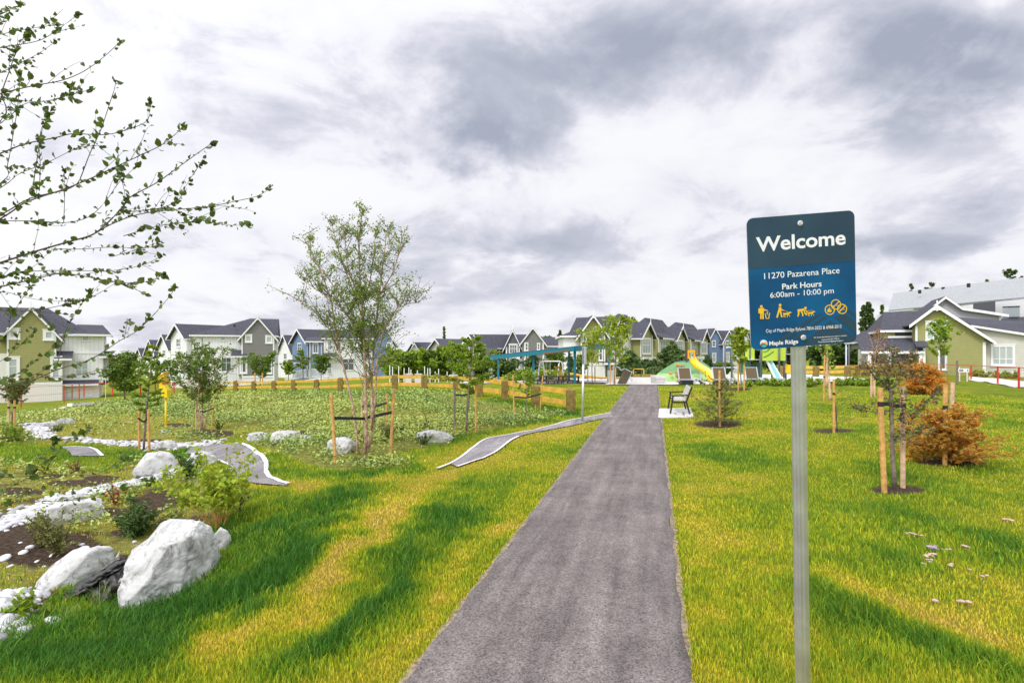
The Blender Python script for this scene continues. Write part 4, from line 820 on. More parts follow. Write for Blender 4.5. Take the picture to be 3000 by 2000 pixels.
# right wing
h.wall(M_beige).prism([(X(2870), -.1, -1), (X(3160), -.1, -1), (X(3160), -.1, Z(1005)), (X(3000), -.1, Z(985)), (X(2846), -.1, Z(955)), (X(2846), -.1, Z(1010))], (0, 6, 0))
h.slab((X(2840), -.5, Z(955)), (X(3160), -.5, Z(1006)), (X(3160), 5, Z(950)), (X(2840), 5, Z(925)), .1); h.trim.prism([(X(2840), -.58, Z(960)), (X(2840), -.58, Z(954)), (X(3160), -.58, Z(1004)), (X(3160), -.58, Z(1011))], (0, .07, 0))
h.pwin(2901, 2972, 1010, 1072, y=-.1, cols=3, split=.30, fr=.2, glass=M_blind)
g = MB(); g.box(X(2768), .2, Z(950), X(2775), .5, Z(944)); g.build('roof_vent', M_strap, h.root)
h.done()
# --- large building behind, running almost straight away
h = House('apartment_building', 'large white building with a long pale grey shingle roof at far right', 2604, 1098, 76, cat='building'); h.rm = M_roofl; X, Z = h.X, h.Z
def at2(px, py, Y): q = W(px, py, Y)-h.root.location; return tuple(q)
a, b = at2(2618, 862, 96), at2(3140, 800, 72); c, d = at2(3140, 862, 62), at2(2604, 912, 88)
h.slab(d, c, b, a, .2); e1 = (a[0]+9, a[1]+2, a[2]-5); e2 = (b[0]+9, b[1]+2, b[2]-5); h.slab(a, b, e2, e1, .2)
h.wall(M_white).prism([(d[0]+.6, d[1]+.6, -2), (c[0]-.5, c[1]+.6, -2), (c[0]-.5, c[1]+.6, c[2]-.05), (d[0]+.6, d[1]+.6, d[2]-.05)], (3, 8, 0))
gb = h.wall(M_dgrey); p1, p2 = at2(2850, 889, 72.6), at2(2912, 882, 69); gb.prism([(p1[0], p1[1]-.2, p1[2]-1.6), (p2[0], p2[1]-.2, p2[2]-1.9), (p2[0], p2[1]-.2, p2[2]+.0), (p1[0], p1[1]-.2, p1[2]-.0)], (0, .15, 0))
p1, p2 = at2(2938, 930, 67), at2(2988, 929, 65); f = MB(); f.bar((p1[0], p1[1], p1[2]), (p2[0], p2[1], p2[2]), .1, .1); top = 1.25
f.bar((p1[0], p1[1], p1[2]+top), (p2[0], p2[1], p2[2]+top), .1, .1); f.bar((p1[0], p1[1], p1[2]), (p1[0], p1[1], p1[2]+top), .1, .1); f.bar((p2[0], p2[1], p2[2]), (p2[0], p2[1], p2[2]+top), .1, .1); m_ = .35; pm = [p1[i]+(p2[i]-p1[i])*m_ for i in range(3)]; f.bar(pm, (pm[0], pm[1], pm[2]+top), .08, .08)
wo = f.build('window', M_strap, h.root); g = MB(); g.prism([(p1[0], p1[1]+.02, p1[2]), (p2[0], p2[1]+.02, p2[2]), (p2[0], p2[1]+.02, p2[2]+top), (p1[0], p1[1]+.02, p1[2]+top)], (0, .04, 0)); g.build('pane', M_blind, wo)
for px, py in ((2680, 858), (2748, 850), (2820, 840), (2846, 865), (2924, 857), (2962, 843)):
    q = at2(px, py, 88 if px < 2800 else 80); g = MB(); g.box(q[0]-.15, q[1]-1.2, q[2]-.2, q[0]+.15, q[1]-.9, q[2]+.35); g.build('roof_vent', M_strap, h.root)
h.done()
# --- grey-white gabled wing between them
h = House('house', 'pale grey board gable rising between the olive house and the long grey roof', 2750, 1098, 66, rz=R(-24)); h.yref = 2767; X, Z = h.X, h.Z
pk = (X(2767), Z(871)); m1 = (X(2815), Z(905)); e_ = (X(2950), Z(928)); Lq = (X(2720), Z(905))
h.wall(M_lgrey).prism([(X(2735), 0, 0), (X(2932), 0, 0), (X(2932), 0, Z(926)), (m1[0], 0, m1[1]-.1), (pk[0], 0, pk[1]-.1), (X(2735), 0, Z(896))], (0, 5, 0))
for p, q in ((Lq, pk), (pk, m1), (m1, e_)):
    h.slab((p[0], -.5, p[1]), (q[0], -.5, q[1]), (q[0], 5.2, q[1]), (p[0], 5.2, p[1])); h.trim.prism([(p[0], -.58, p[1]-.2), (p[0], -.58, p[1]+.1), (q[0], -.58, q[1]+.1), (q[0], -.58, q[1]-.2)], (0, .08, 0))
h.corner(X(2930), -.02, 0, Z(930), .2)
h.slab((X(2934), -1.5, Z(978)), (X(3120), -1.5, Z(990)), (X(3120), 4, Z(925)), (X(2934), 4, Z(936)), .1)
h.done()
step_gable(1214, 1003, 1030, 125, M_beige, 'dark roofed townhouse leftmost above the row of young trees', base=1110, ln_=9, wd=2.6, rz=40)
step_gable(1281, 993, 1024, 116, M_beige, 'dark roofed townhouse in the middle above the row of young trees', base=1110, ln_=11, wd=3, rz=40)
step_gable(1381, 981, 1014, 99, M_dgrey, 'grey townhouse gable nearest the left end of the turquoise shelter', base=1110, ln_=8, wd=2.4, rz=36)
# --- small white carport
h = House('carport', 'low white roofed carport behind the rail fence', 1270, 1110, 62, cat='carport'); X, Z = h.X, h.Z
h.roof.prism([(X(1268), 0, Z(1086)), (X(1288), 0, Z(1072)), (X(1396), 0, Z(1072)), (X(1390), 0, Z(1081)), (X(1292), 0, Z(1081))], (0, 3, 0)); h.rm = M_white
for px in (1270, 1286, 1300, 1345, 1382): h.trim.box(X(px)-.06, .3, -.4, X(px)+.06, .42, Z(1082))
h.wall(M_white).box(X(1284), 1.5, -.4, X(1300), 3, Z(1084)); h.wall(M_lgrey).box(X(1382), .5, -.4, X(1386), 3, Z(1080)); h.done()
# ---------------------------------------------------------------- trees and shrubs
def curve(p, d, L_, k, bend, rr, jit=.08):
    pts = [Vector(p)]; d = Vector(d).normalized()
    for i in range(k):
        d = (d+Vector((rr.gauss(0, jit), rr.gauss(0, jit), rr.gauss(0, jit)+bend/k))).normalized(); pts.append(pts[-1]+d*L_/k)
    return pts
def tree(name, label, cat, base, H, Wd, zb=.25, style='oval', nb=26, leaf=.06, nl=2500, lm=None, bark=None, r0=.03, seed=1, group=None, stems=1, twig=5, upang=.8, elong=1.6, clump=.10, droop=0, lm2=None, lean=(0,0)):
    rr = random.Random(seed); rg = np.random.default_rng(seed); root = empty(name, label, cat, base, 0, group)
    wood = MB(); tips = []
    for s_ in range(stems):
        sa = s_*2.4+seed; off = Vector((math.cos(sa), math.sin(sa), 0))*(.06*H/5 if stems > 1 else 0)
        d0 = Vector((math.cos(sa)*.16*(stems > 1)+lean[0], math.sin(sa)*.16*(stems > 1)+lean[1], 1)); hs = H*(1 if s_ == 0 else rr.uniform(.72, .92)); tp = curve(off, d0, hs, 9, .12, rr, .02)
        wood.tube(tp, [r0*(1-.9*i/9)+.002 for i in range(10)], 7)
        for b in range(nb):
            t = zb+(.98-zb)*((b+rr.random())/nb); i = min(8, int(t*9)); p = tp[i].lerp(tp[i+1], t*9-i); az = b*2.4+rr.uniform(-.4, .4); q = (t-zb)/(1-zb)
            if style == 'oval': prof = math.sin(math.pi*min(1, .12+.88*q))**.6; el = upang
            elif style == 'cone': prof = (1-q)**.8*.95+.05; el = .12+.5*q
            elif style == 'up': prof = .75*math.sin(math.pi*min(1, .2+.75*q))+.2; el = 1.05
            elif style == 'bush': prof = (1-.55*q)*(.75+.25*math.sin(q*40)); el = .42+.75*q
            elif style == 'tier': prof = (.35+.65*abs(math.sin(q*9)))*(math.sin(math.pi*(.15+.8*q))); el = .25
            else: prof = 1; el = .6
            Lb = Wd/2*prof*rr.uniform(.65, 1.15)/max(.35, math.cos(el)); d = Vector((math.cos(az)*math.cos(el), math.sin(az)*math.cos(el), math.sin(el)))
            bp = curve(p, d, Lb, 5, .25-droop, rr, .10); rb = max(.0022, r0*.38*(1-q*.7)); wood.tube(bp, [rb*(1-.85*k/5)+.001 for k in range(6)], 4, cap=False)
            for k in range(1, 6): tips.append((bp[k], .6+.2*k))
            for u_ in range(twig):
                k = rr.randint(1, 4); dd = (bp[k+1]-bp[k]).normalized()+Vector((rr.gauss(0, .6), rr.gauss(0, .6), rr.gauss(0.1-droop, .45))); tw = curve(bp[k], dd, Lb*rr.uniform(.22, .45), 3, .05-droop*.5, rr, .12); wood.tube(tw, [.0025+rb*.15, .002, .0015, .001], 3, cap=False)
                for v in tw[1:]: tips.append((v, 1.2))
    P_ = np.array([t[0][:] for t in tips]); kz = H/P_[:,2].max(); kr = min(1.6, Wd/2/np.percentile(np.hypot(P_[:,0], P_[:,1]), 93)); P_ = P_*np.array([kr, kr, kz])
    wood.v = [(a*kr if math.hypot(a, b) > r0*1.5 else a, b*kr if math.hypot(a, b) > r0*1.5 else b, c*kz) for a, b, c in wood.v]
    wood.build('trunk', bark or M_bark, root, smooth=True)
    if nl:
        wt = np.array([t[1] for t in tips]); idx = rg.choice(len(P_), nl, p=wt/wt.sum()); c = P_[idx]+rg.normal(0, clump*Wd*.22, (nl, 3))
        V_, T_ = leafpts(c, leaf, elong, rg, droop=droop*.8); np_mesh('crown', V_, None, T_, lm or M_leaf, root)
        if lm2: idx = rg.choice(len(P_), nl//3, p=wt/wt.sum()); V_, T_ = leafpts(P_[idx]*1.03+rg.normal(0, clump*Wd*.22, (nl//3, 3)), leaf, elong, rg); np_mesh('crown', V_, None, T_, lm2, root)
    return root
def stake(px, py_base, py_top, Y, label, w=.045, lean=0, m=None, base=None, band=None, rnd=False, group='wooden stakes supporting young trees'):
    b = base or gy(px, Y); t = W(px+lean, py_top, b.y); o = MB(); o.tube([(0, 0, -.1), (t.x-b.x, 0, t.z-b.z)], w/2, 8); r_ = empty('tree_stake', label, 'stake', b, 0, group)
    o.build('post', m or M_stake, r_, smooth=False)
    if band:
        z = W(px, band, b.y).z-b.z; MB().tube([((t.x-b.x)*z/(t.z-b.z), 0, z-w*.45), ((t.x-b.x)*z/(t.z-b.z), 0, z+w*.45)], w*.56, 10).build('band', M_strap, r_)
    return r_
def strap(root, a, b, h=.04, t=.01, sag=.0):    # band from world a to world b, child of a stake
    o = root.location; a = Vector(a)-o; b = Vector(b)-o; m = (a+b)/2-Vector((0, 0, sag)); mb = MB(); mb.bar(a, m, t, h); mb.bar(m, b, t, h); return mb.build('strap', M_strap, root)

# --- the tall multi-stemmed birch
def big_birch():
    base = G(1070, 1332); Y = base.y; rr = random.Random(11); rg = np.random.default_rng(11); root = empty('birch_tree', 'tall multi-stemmed young birch with peeling bark held by stakes and black straps', 'tree', base)
    px2 = lambda px, py, d=0: W(px, py, Y+d)-base
    stems = [([(1050,1345),(1046,1290),(1040,1230),(1030,1170),(1010,1090),(992,1020),(982,960),(972,890),(950,820),(915,740),(885,690)], .022, -.1),
             ([(1066,1335),(1072,1290),(1072,1220),(1070,1150),(1070,1080),(1066,1010),(1062,930),(1058,860),(1052,780),(1052,700),(1056,660),(1062,612)], .028, .0),
             ([(1078,1325),(1086,1270),(1090,1200),(1088,1140),(1092,1070),(1096,1000),(1104,930),(1112,860),(1120,790),(1128,720),(1135,665)], .024, .12),
             ([(1072,1335),(1082,1290),(1096,1240),(1098,1180),(1086,1100),(1078,1020),(1040,930),(1000,870),(950,800),(905,750)], .016, .3),
             ([(1088,1260),(1100,1160),(1104,1060),(1120,980),(1150,920),(1180,880)], .013, -.25),
             ([(1060,1000),(1030,940),(980,880),(930,850),(880,815)], .012, -.3),([(1062,930),(1030,840),(1000,760),(980,690),(968,640)], .012, .2),([(1000,1050),(965,965),(915,905),(850,865)], .009, -.2),([(1095,1010),(1140,935),(1190,890),(1232,885)], .009, .15),([(1060,900),(1085,820),(1096,740),(1100,675)], .010, .25),([(1050,870),(1018,780),(1010,700),(1003,655)], .010, -.2),([(1110,870),(1150,800),(1170,740),(1180,690)], .010, -.2)]
    wood = MB(); tw = MB(); tips = []
    for pts, r0, dd in stems:
        P_ = [px2(a, b, dd*(i/len(pts))*2) for i, (a, b) in enumerate(pts)]; n_ = len(P_); k0 = 7; wood.tube(P_, [r0*(1-.85*i/(n_-1))+.003 for i in range(n_)], k0)
        for i in range(n_-1):
            zf = (P_[i].z)/3.6
            if zf < .28: 
                nb_ = 1 if rr.random() < .5 else 0
            else: nb_ = 7
            for b in range(nb_):
                p = P_[i].lerp(P_[i+1], rr.random()); az = rr.uniform(0, 6.28); q = max(0, min(1, (p.z-.6)/3.7)); ll = (.98-.84*q)*rr.uniform(.4, 1.15)*(1 if nb_ > 1 else .35)
                el = rr.uniform(.45, 1.05); d = Vector((math.cos(az)*math.cos(el), math.sin(az)*math.cos(el)*.8, math.sin(el))); bp = curve(p, d, ll, 5, .15, rr, .09); tw.tube(bp, [.0055*(1-.8*k/5)+.0012 for k in range(6)], 4, cap=False)
                for k in range(1, 6): tips.append((bp[k], 1 if zf > .3 else .25))
                for u_ in range(4):
                    k = rr.randint(1, 4); dd2 = (bp[k+1]-bp[k]).normalized()+Vector((rr.gauss(0, .5), rr.gauss(0, .5), rr.gauss(0, .4))); t3 = curve(bp[k], dd2, ll*.35, 3, 0, rr, .12); tw.tube(t3, [.002, .0016, .0012, .001], 3, cap=False)
                    for v in t3[1:]: tips.append((v, 1.3 if zf > .3 else .2))
        for v in P_[-3:]: tips.append((v, 3))
    wood.build('trunk', M_birch, root, smooth=True); tw.build('branches', M_bark, root, smooth=True)
    P_ = np.array([t[0][:] for t in tips]); wt = np.array([t[1] for t in tips]); wt = wt*(1+1.6*np.exp(-(P_[:,0]/.55)**2)*np.exp(-((P_[:,2]-2.3)/.9)**2)); idx = rg.choice(len(P_), 17000, p=wt/wt.sum()); V_, T_ = leafpts(P_[idx]+rg.normal(0, .026, (17000, 3)), .024, 1.35, rg); np_mesh('crown', V_, None, T_, M_leafbi, root)
    Yb = Y
    s1 = stake(984, 1358, 1155, G(984, 1356).y, 'slanting wooden stake left of the tall birch', .052, -14, base=G(984, 1356)); s2 = stake(1143, 1325, 1138, Y, 'wooden stake just right of the tall birch', .05, 12, base=G(1143, 1326))
    s3 = stake(1062, 1262, 1160, 13, 'thin stake behind the tall birch trunks, left one of the pair', .045, -2, M_stake2, base=G(1062, 1262)); s4 = stake(1132, 1262, 1152, 13, 'thin stake behind the tall birch, right one of the pair', .045, 2, base=G(1132, 1262))
    strap(s1, W(972, 1224, s1.location.y), W(1072, 1226, Y), .05); strap(s2, W(1150, 1207, s2.location.y), W(1070, 1224, Y), .05); strap(s3, W(1060, 1190, s3.location.y), W(1090, 1188, Y+1), .05); strap(s4, W(1133, 1180, s4.location.y), W(1092, 1192, Y+1), .05)
big_birch()

# --- near tree at left: only its branches reach into the picture
def near_tree():
    Yt = 2.7; tb = W(-520, 1035, Yt); tb = Vector((tb.x, Yt, gz(tb.x, Yt))); rr = random.Random(5); rg = np.random.default_rng(5)
    root = empty('overhanging_tree', 'near young tree whose leafy branches reach in from the left edge', 'tree', tb)
    trunk = MB(); tz = lambda py: W(0, py, Yt).z-tb.z
    trunk.tube([(0, 0, -.1), (.02, 0, tz(1500)), (0, .02, tz(1000)), (.03, 0, tz(500)), (0, 0, tz(0)), (.03, 0, tz(-500)), (0, .02, tz(-900))], [.036, .033, .03, .025, .02, .014, .006], 9); trunk.build('trunk', M_bark, root, smooth=True)
    k1 = .5485
    A_ = lambda pts: [(x*k1, y*k1) for x, y in pts]; B_ = lambda pts: [(x*.3189, 800+y*.3189) for x, y in pts]
    BR = [(A_([(0,1403),(180,1345),(370,1290),(500,1250),(600,1165),(660,1100),(700,1050),(830,980),(930,910),(1040,830),(1140,760)]), .010, 0, .8),
      (A_([(510,1245),(600,1195),(740,1145),(930,1120),(1100,1105),(1280,1070),(1380,1045),(1450,1000)]), .005, .06, 1), (A_([(930,1120),(1010,1150),(1080,1175),(1200,1200),(1340,1205)]), .0028, .1, 1.3),
      (A_([(0,1170),(140,1080),(330,1015),(480,955),(620,890),(770,820),(870,770),(980,680)]), .008, -.1, .8), (A_([(0,1150),(160,1060),(330,1020),(400,990),(430,950),(480,820),(540,690),(590,540),(610,480),(620,430)]), .006, -.12, .45),
      (A_([(0,820),(130,770),(300,735),(390,715),(560,720),(690,690),(790,640),(800,540)]), .007, .15, 1.0), (A_([(0,500),(170,460),(330,430),(450,380),(560,300),(650,215)]), .006, 0, .5),
      (A_([(0,255),(200,220),(300,165),(420,75)]), .005, .2, .7), (A_([(0,980),(40,880),(75,690),(95,560),(110,380)]), .004, -.2, .8), (A_([(0,1180),(200,1180),(340,1190),(470,1160),(560,1080),(640,970),(740,880)]), .0045, .15, .7),
      (A_([(0,1480),(180,1448),(430,1445),(600,1445),(760,1415),(860,1370)]), .0045, .1, 1), (A_([(0,1530),(170,1495),(330,1460),(500,1485),(640,1510),(800,1500),(870,1465)]), .005, -.1, .9),
      (A_([(0,660),(120,560),(250,540),(440,490)]), .004, .2, .9), (A_([(0,650),(10,500),(50,380),(100,240),(150,180)]), .006, -.15, .7), (A_([(0,80),(60,50),(120,20)]), .004, 0, 1.6), (A_([(640,930),(660,1000),(672,1080)]), .0025, 0, .5), (A_([(630,760),(632,860),(640,930)]), .002, 0, .8),
      (A_([(170,1050),(190,900),(210,780),(230,680),(280,580)]), .004, .1, 1), (A_([(210,1020),(215,880),(210,740),(250,600)]), .003, 0, .9), (A_([(340,1190),(345,1060),(345,900)]), .0025, .1, .6), (A_([(700,1130),(860,1110),(960,1060),(1000,980),(1080,860)]), .003, .1, 1.2), (A_([(660,1260),(760,1230),(880,1200),(1060,1180)]), .003, -.1, 1.5), (A_([(600,1370),(740,1330),(860,1290)]), .002, .1, 1.2),
      (A_([(280,1330),(440,1330),(600,1320),(760,1325),(850,1310)]), .003, .05, 1.1), (A_([(0,1005),(100,930),(250,870),(420,790),(560,780)]), .004, .2, .7), (A_([(0,390),(80,350),(200,290),(300,220)]), .003, 0, .8), (A_([(0,185),(120,160),(250,140),(310,130)]), .003, .1, 1.3), (A_([(0,520),(200,545),(330,520),(480,480)]), .003, .1, 1.1),
      (B_([(0,1065),(170,1020),(330,970),(500,895),(640,850),(740,830),(870,770),(960,715),(1100,620),(1230,550),(1340,455),(1450,340),(1560,210),(1610,130)]), .0055, -.1, .55), (B_([(400,930),(480,950),(640,935),(800,915),(1000,860),(1200,790)]), .002, -.05, .35), (B_([(510,895),(540,780),(580,610),(640,450),(760,270),(830,170)]), .0025, 0, .6),
      (B_([(0,340),(180,350),(340,340),(500,310),(700,265),(870,205),(1030,110),(1070,80)]), .004, .1, .6), (B_([(0,170),(150,200),(330,240),(500,258),(740,250)]), .0028, 0, .6), (B_([(0,130),(200,80),(400,20),(560,0),(800,30),(1000,70),(1200,90),(1400,70)]), .0035, 0, .5), (B_([(0,810),(100,730),(240,620),(320,520)]), .002, 0, 1), (B_([(0,980),(150,930),(300,830),(440,720),(520,660)]), .002, 0, .9), (B_([(100,1030),(300,940),(460,860)]), .002, 0, 1), (B_([(1140,610),(1160,500),(1180,430)]), .0015, 0, 1.3), (B_([(0,600),(90,420),(200,240),(300,100)]), .002, 0, .6),
      ([(0,1398),(92,1393),(130,1388),(260,1391),(300,1380),(321,1371),(380,1340)], .0035, -.2, .5), ([(130,1388),(142,1364),(153,1340),(159,1318),(155,1290)], .002, -.2, .8), ([(80,1395),(120,1360),(165,1330),(200,1290),(250,1265)], .002, -.2, .8), ([(0,1478),(119,1469),(232,1463),(298,1445),(360,1425)], .0032, -.2, .35), ([(0,1440),(60,1410),(110,1375)], .002, -.2, 1), ([(0,1280),(80,1283),(170,1286)], .0015, -.2, .3),([(0,1490),(50,1462),(120,1440),(220,1440)],.0018,-.2,.5)]
    wd = MB(); lc = []; ld = []
    for pts, r0, dd, dens in BR:
        pts = [(x, y) for x, y in pts]
        if pts[0][0] < 3: # carry the branch on to the trunk off to the left
            sl = max(-.1, min(.6, (pts[0][1]-pts[1][1])/max(20, pts[1][0]-pts[0][0]))); pts = [(-520, pts[0][1]+520*sl*.8), (-250, pts[0][1]+250*sl*.95)]+pts
        n_ = len(pts); P_ = [W(x, y, Yt+dd*2*max(0, (x+520)/1300)+.03*rr.gauss(0, 1)*(i > 1)*(i/n_))-tb for i, (x, y) in enumerate(pts)]
        # smooth the traced line
        Q_ = []
        for i in range(n_-1):
            p0, p1, p2, p3 = P_[max(i-1, 0)], P_[i], P_[i+1], P_[min(i+2, n_-1)]
            for t in (0, .25, .5, .75): Q_.append(.5*((2*p1)+(p2-p0)*t+(2*p0-5*p1+4*p2-p3)*t*t+(3*p1-p0-3*p2+p3)*t**3))
        Q_.append(P_[-1]); m_ = len(Q_); r0 *= .42; wd.tube(Q_, [r0*(1-.8*i/(m_-1))+.0006 for i in range(m_)], 6)
        for i in range(m_-1):
            sg = (Q_[i+1]-Q_[i]); L_ = sg.length
            if (Q_[i]+tb).x < W(-440, 0, Yt).x: continue
            cnt = L_/.017*dens; cnt = int(cnt)+(rr.random() < cnt-int(cnt))
            for _ in range(cnt):
                p = Q_[i].lerp(Q_[i+1], rr.random()); d = (sg.normalized()*.6+Vector((rr.gauss(0, .6), rr.gauss(0, .6), rr.gauss(.05, .5)))).normalized(); lc.append(p+d*.016); ld.append(d)
            if rr.random() < .38*dens*(L_/.03)*.5:   # side twig
                d = (sg.normalized()+Vector((rr.gauss(0, .45), rr.gauss(0, .5), rr.gauss(.15, .5)))).normalized(); t3 = curve(Q_[i], d, rr.uniform(.06, .20), 5, .1, rr, .08); wd.tube(t3, [.0012, .0011, .001, .0009, .0008, .0006], 4)
                for a, b in zip(t3[1:], t3[:-1]):
                    for _ in range(rr.choice((0, 1, 1, 2))): d2 = ((a-b).normalized()*.7+Vector((rr.gauss(0, .6), rr.gauss(0, .6), rr.gauss(0, .5)))).normalized(); lc.append(a+d2*.015); ld.append(d2)
        e_ = (Q_[-1]-Q_[-3]).normalized()
        for _ in range(5): d = (e_+Vector((rr.gauss(0, .5), rr.gauss(0, .5), rr.gauss(0, .5)))).normalized(); lc.append(Q_[-1]+d*.012-e_*rr.random()*.03); ld.append(d)
    wd.build('branches', M_twig, root, smooth=True)
    k = len(lc); c = np.array([p[:] for p in lc]); d = np.array([p[:] for p in ld]); s = rg.uniform(.010, .026, k)*rg.choice([.8, 1, 1, 1.25], k); u_ = rg.normal(size=(k, 3)); sd_ = np.cross(d, u_); sd_ /= np.linalg.norm(sd_, axis=1)[:,None]; nn = np.cross(sd_, d)
    prof = [(-.5, 0), (-.32, .30), (0, .40), (.28, .26), (.6, 0)]
    ring = [(prof[0][0], 0)]+[(a, w_) for a, w_ in prof[1:4]]+[(prof[4][0], 0)]+[(a, -w_) for a, w_ in prof[3:0:-1]]; Vs = []
    for a, w_ in ring: Vs.append(c+(d*a+sd_*w_+nn*(abs(w_)*.35-a*a*.3))*s[:,None]*1.25)
    V_ = np.stack(Vs, 1).reshape(-1, 3); i8 = np.arange(k)*8; tr = []
    for a, b, e_ in ((0,1,7),(1,2,7),(2,6,7),(2,3,6),(3,5,6),(3,4,5)): tr.append(np.stack([i8+a, i8+b, i8+e_], -1))
    np_mesh('foliage', V_, None, np.vstack(tr), M_leafn, root)
near_tree()

# --- smaller trees. (px, base py) fixes the place on the ground
def at(px, py): return G(px, py)
b = at(35, 1248); Y = b.y
tree('young_tree', 'small fine-leaved tree with three stakes by the left edge', 'tree', b, (1248-1095)/FPX*Y, 90/FPX*Y, .5, 'up', 16, .05, 2200, M_needle_g, r0=.03, seed=3)
for px, l_, la in ((26, 0, 'left'), (42, 1, 'right')): stake(px, 1250, 1172, Y, f'short stake of the pair under the tree at far left, {la} one', .06, l_, M_stake2 if la == 'left' else None, base=at(px, 1250), band=1193)
b = at(421, 1318); Y = b.y
tree('larch_tree', 'feathery light green larch between two stakes in front of the meadow', 'tree', b, (1318-1010)/FPX*Y, 92/FPX*Y, .30, 'tier', 26, .022, 9000, M_leafb, r0=.022, seed=8, twig=6, clump=.06, elong=2.6)
s = stake(408, 1318, 1198, Y, 'wooden stake left of the light green larch near the creek', .055, 0, base=at(408, 1318)); strap(s, W(404, 1224, Y), W(420, 1236, Y)); s = stake(437, 1320, 1198, Y, 'wooden stake right of the light green larch near the creek', .055, -2, base=at(437, 1320)); strap(s, W(438, 1222, Y), W(420, 1236, Y))
b = at(593, 1266); Y = b.y
tree('young_birch', 'low multi-stemmed birch with wide leafy crown beside the yellow nest box', 'tree', b, (1266-985)/FPX*Y, 145/FPX*Y, .35, 'oval', 16, .036, 7000, M_leaf, M_birch, r0=.018, seed=21, stems=4, clump=.09)
s = stake(575, 1262, 1180, Y, 'thin stake left of the low multi-stemmed birch', .04, 0, M_stake2, base=at(575, 1264)); strap(s, W(575, 1203, Y), W(598, 1206, Y)); s = stake(620, 1250, 1184, Y+.6, 'thin stake right of the low multi-stemmed birch', .04, 6, base=at(620, 1250)); strap(s, W(625, 1196, Y+.6), W(598, 1206, Y))
b = at(1366, 1264); Y = b.y
tree('larch_tree', 'feathery yellow green larch with long arching branches by the rail fence', 'tree', b, (1264-985)/FPX*Y, 165/FPX*Y, .42, 'tier', 22, .026, 7500, M_leafb, r0=.022, seed=32, twig=6, clump=.06, elong=2.6)
s = stake(1331, 1266, 1132, Y, 'wooden stake left of the larch by the rail fence', .045, 1, M_bark, base=at(1331, 1268)); strap(s, W(1332, 1156, Y), W(1364, 1158, Y)); s = stake(1394, 1266, 1131, Y, 'wooden stake right of the larch by the rail fence', .045, 0, base=at(1394, 1266)); strap(s, W(1395, 1148, Y), W(1364, 1156, Y))
b = at(1543, 1214); Y = b.y
tree('young_tree', 'thin nearly bare sapling with yellow tips in front of the rail fence', 'tree', b, (1214-1080)/FPX*Y, 75/FPX*Y, .45, 'oval', 12, .05, 500, M_leafb, r0=.014, seed=41, twig=3)
s = stake(1507, 1222, 1098, Y, 'wooden stake left of the thin sapling at the fence', .04, -4, base=at(1507, 1224)); strap(s, W(1505, 1162, Y), W(1543, 1165, Y)); s = stake(1582, 1200, 1100, Y, 'leaning wooden stake right of the thin sapling at the fence', .04, 8, base=at(1582, 1200)); strap(s, W(1586, 1153, Y), W(1543, 1165, Y))
# right hand side
b = at(2105, 1246); Y = b.y
tree('bare_conifer', 'low wispy conifer with sparse needles on a mulch ring by the bench', 'tree', b, (1246-1090)/FPX*Y, 145/FPX*Y, .02, 'bush', 60, .022, 1500, M_needle_g, M_twig, r0=.010, seed=51, twig=4, elong=5, clump=.06)
stake(2108, 1248, 1085, Y-.15, 'single wooden stake in front of the wispy conifer near the bench', .05, 0, base=at(2109, 1249), band=1142)
b = at(2172, 1146); Y = b.y
tree('young_tree', 'slim yellow leaved tree between stakes in front of the lime play panels', 'tree', b, (1146-960)/FPX*Y, 60/FPX*Y, .42, 'oval', 22, .10, 1500, M_leafy, M_bark, r0=.03, seed=61, clump=.1)
for px, t in ((2163, 1052), (2180, 1062)): stake(px, 1146, t, Y, f'orange brown stake {"left" if px < 2170 else "right"} of the slim yellow leaved tree', .07, 0, base=at(px, 1146))
b = at(2432, 1176); Y = b.y
tree('young_tree', 'pale trunked sapling just right of the sign post', 'tree', b, (1176-1000)/FPX*Y, 55/FPX*Y, .5, 'up', 10, .07, 160, M_leafb, M_stake2, r0=.05, seed=71)
stake(2413, 1178, 1040, Y, 'tall thin stake nearest the right side of the sign post', .055, 3, base=at(2413, 1178), band=1104)
b = at(2421, 1136); tree('young_tree', 'thin pale trunk standing behind the stakes right of the sign', 'tree', b, 3.6, 1.2, .6, 'up', 8, .07, 120, M_leafb, M_stake2, r0=.07, seed=72)
stake(2443, 1268, 1110, 12, 'pale and brown square stake in the lawn right of the sign', .05, 0, base=at(2443, 1268), band=1153); b = at(2436, 1262)
tree('sapling', 'bare spreading sapling with a few brown buds beside the lone lawn stake', 'tree', at(2452, 1262), 1.2, 1.7, .1, 'bush', 9, .03, 60, M_rust, M_twig, r0=.01, seed=73, twig=3)
b = at(2557, 1162); Y = b.y
tree('young_tree', 'thin reddish twigged tree between pale stakes near the olive house', 'tree', b, (1162-960)/FPX*Y, 65/FPX*Y, .45, 'up', 18, .05, 420, M_rust, M_stake2, r0=.03, seed=77)
for px in (2552, 2562): stake(px, 1162, 1062, Y, f'pale stake at the {"left" if px < 2555 else "right"} of the reddish twigged tree', .07, 1, M_stake2, base=at(px, 1162), band=1078)
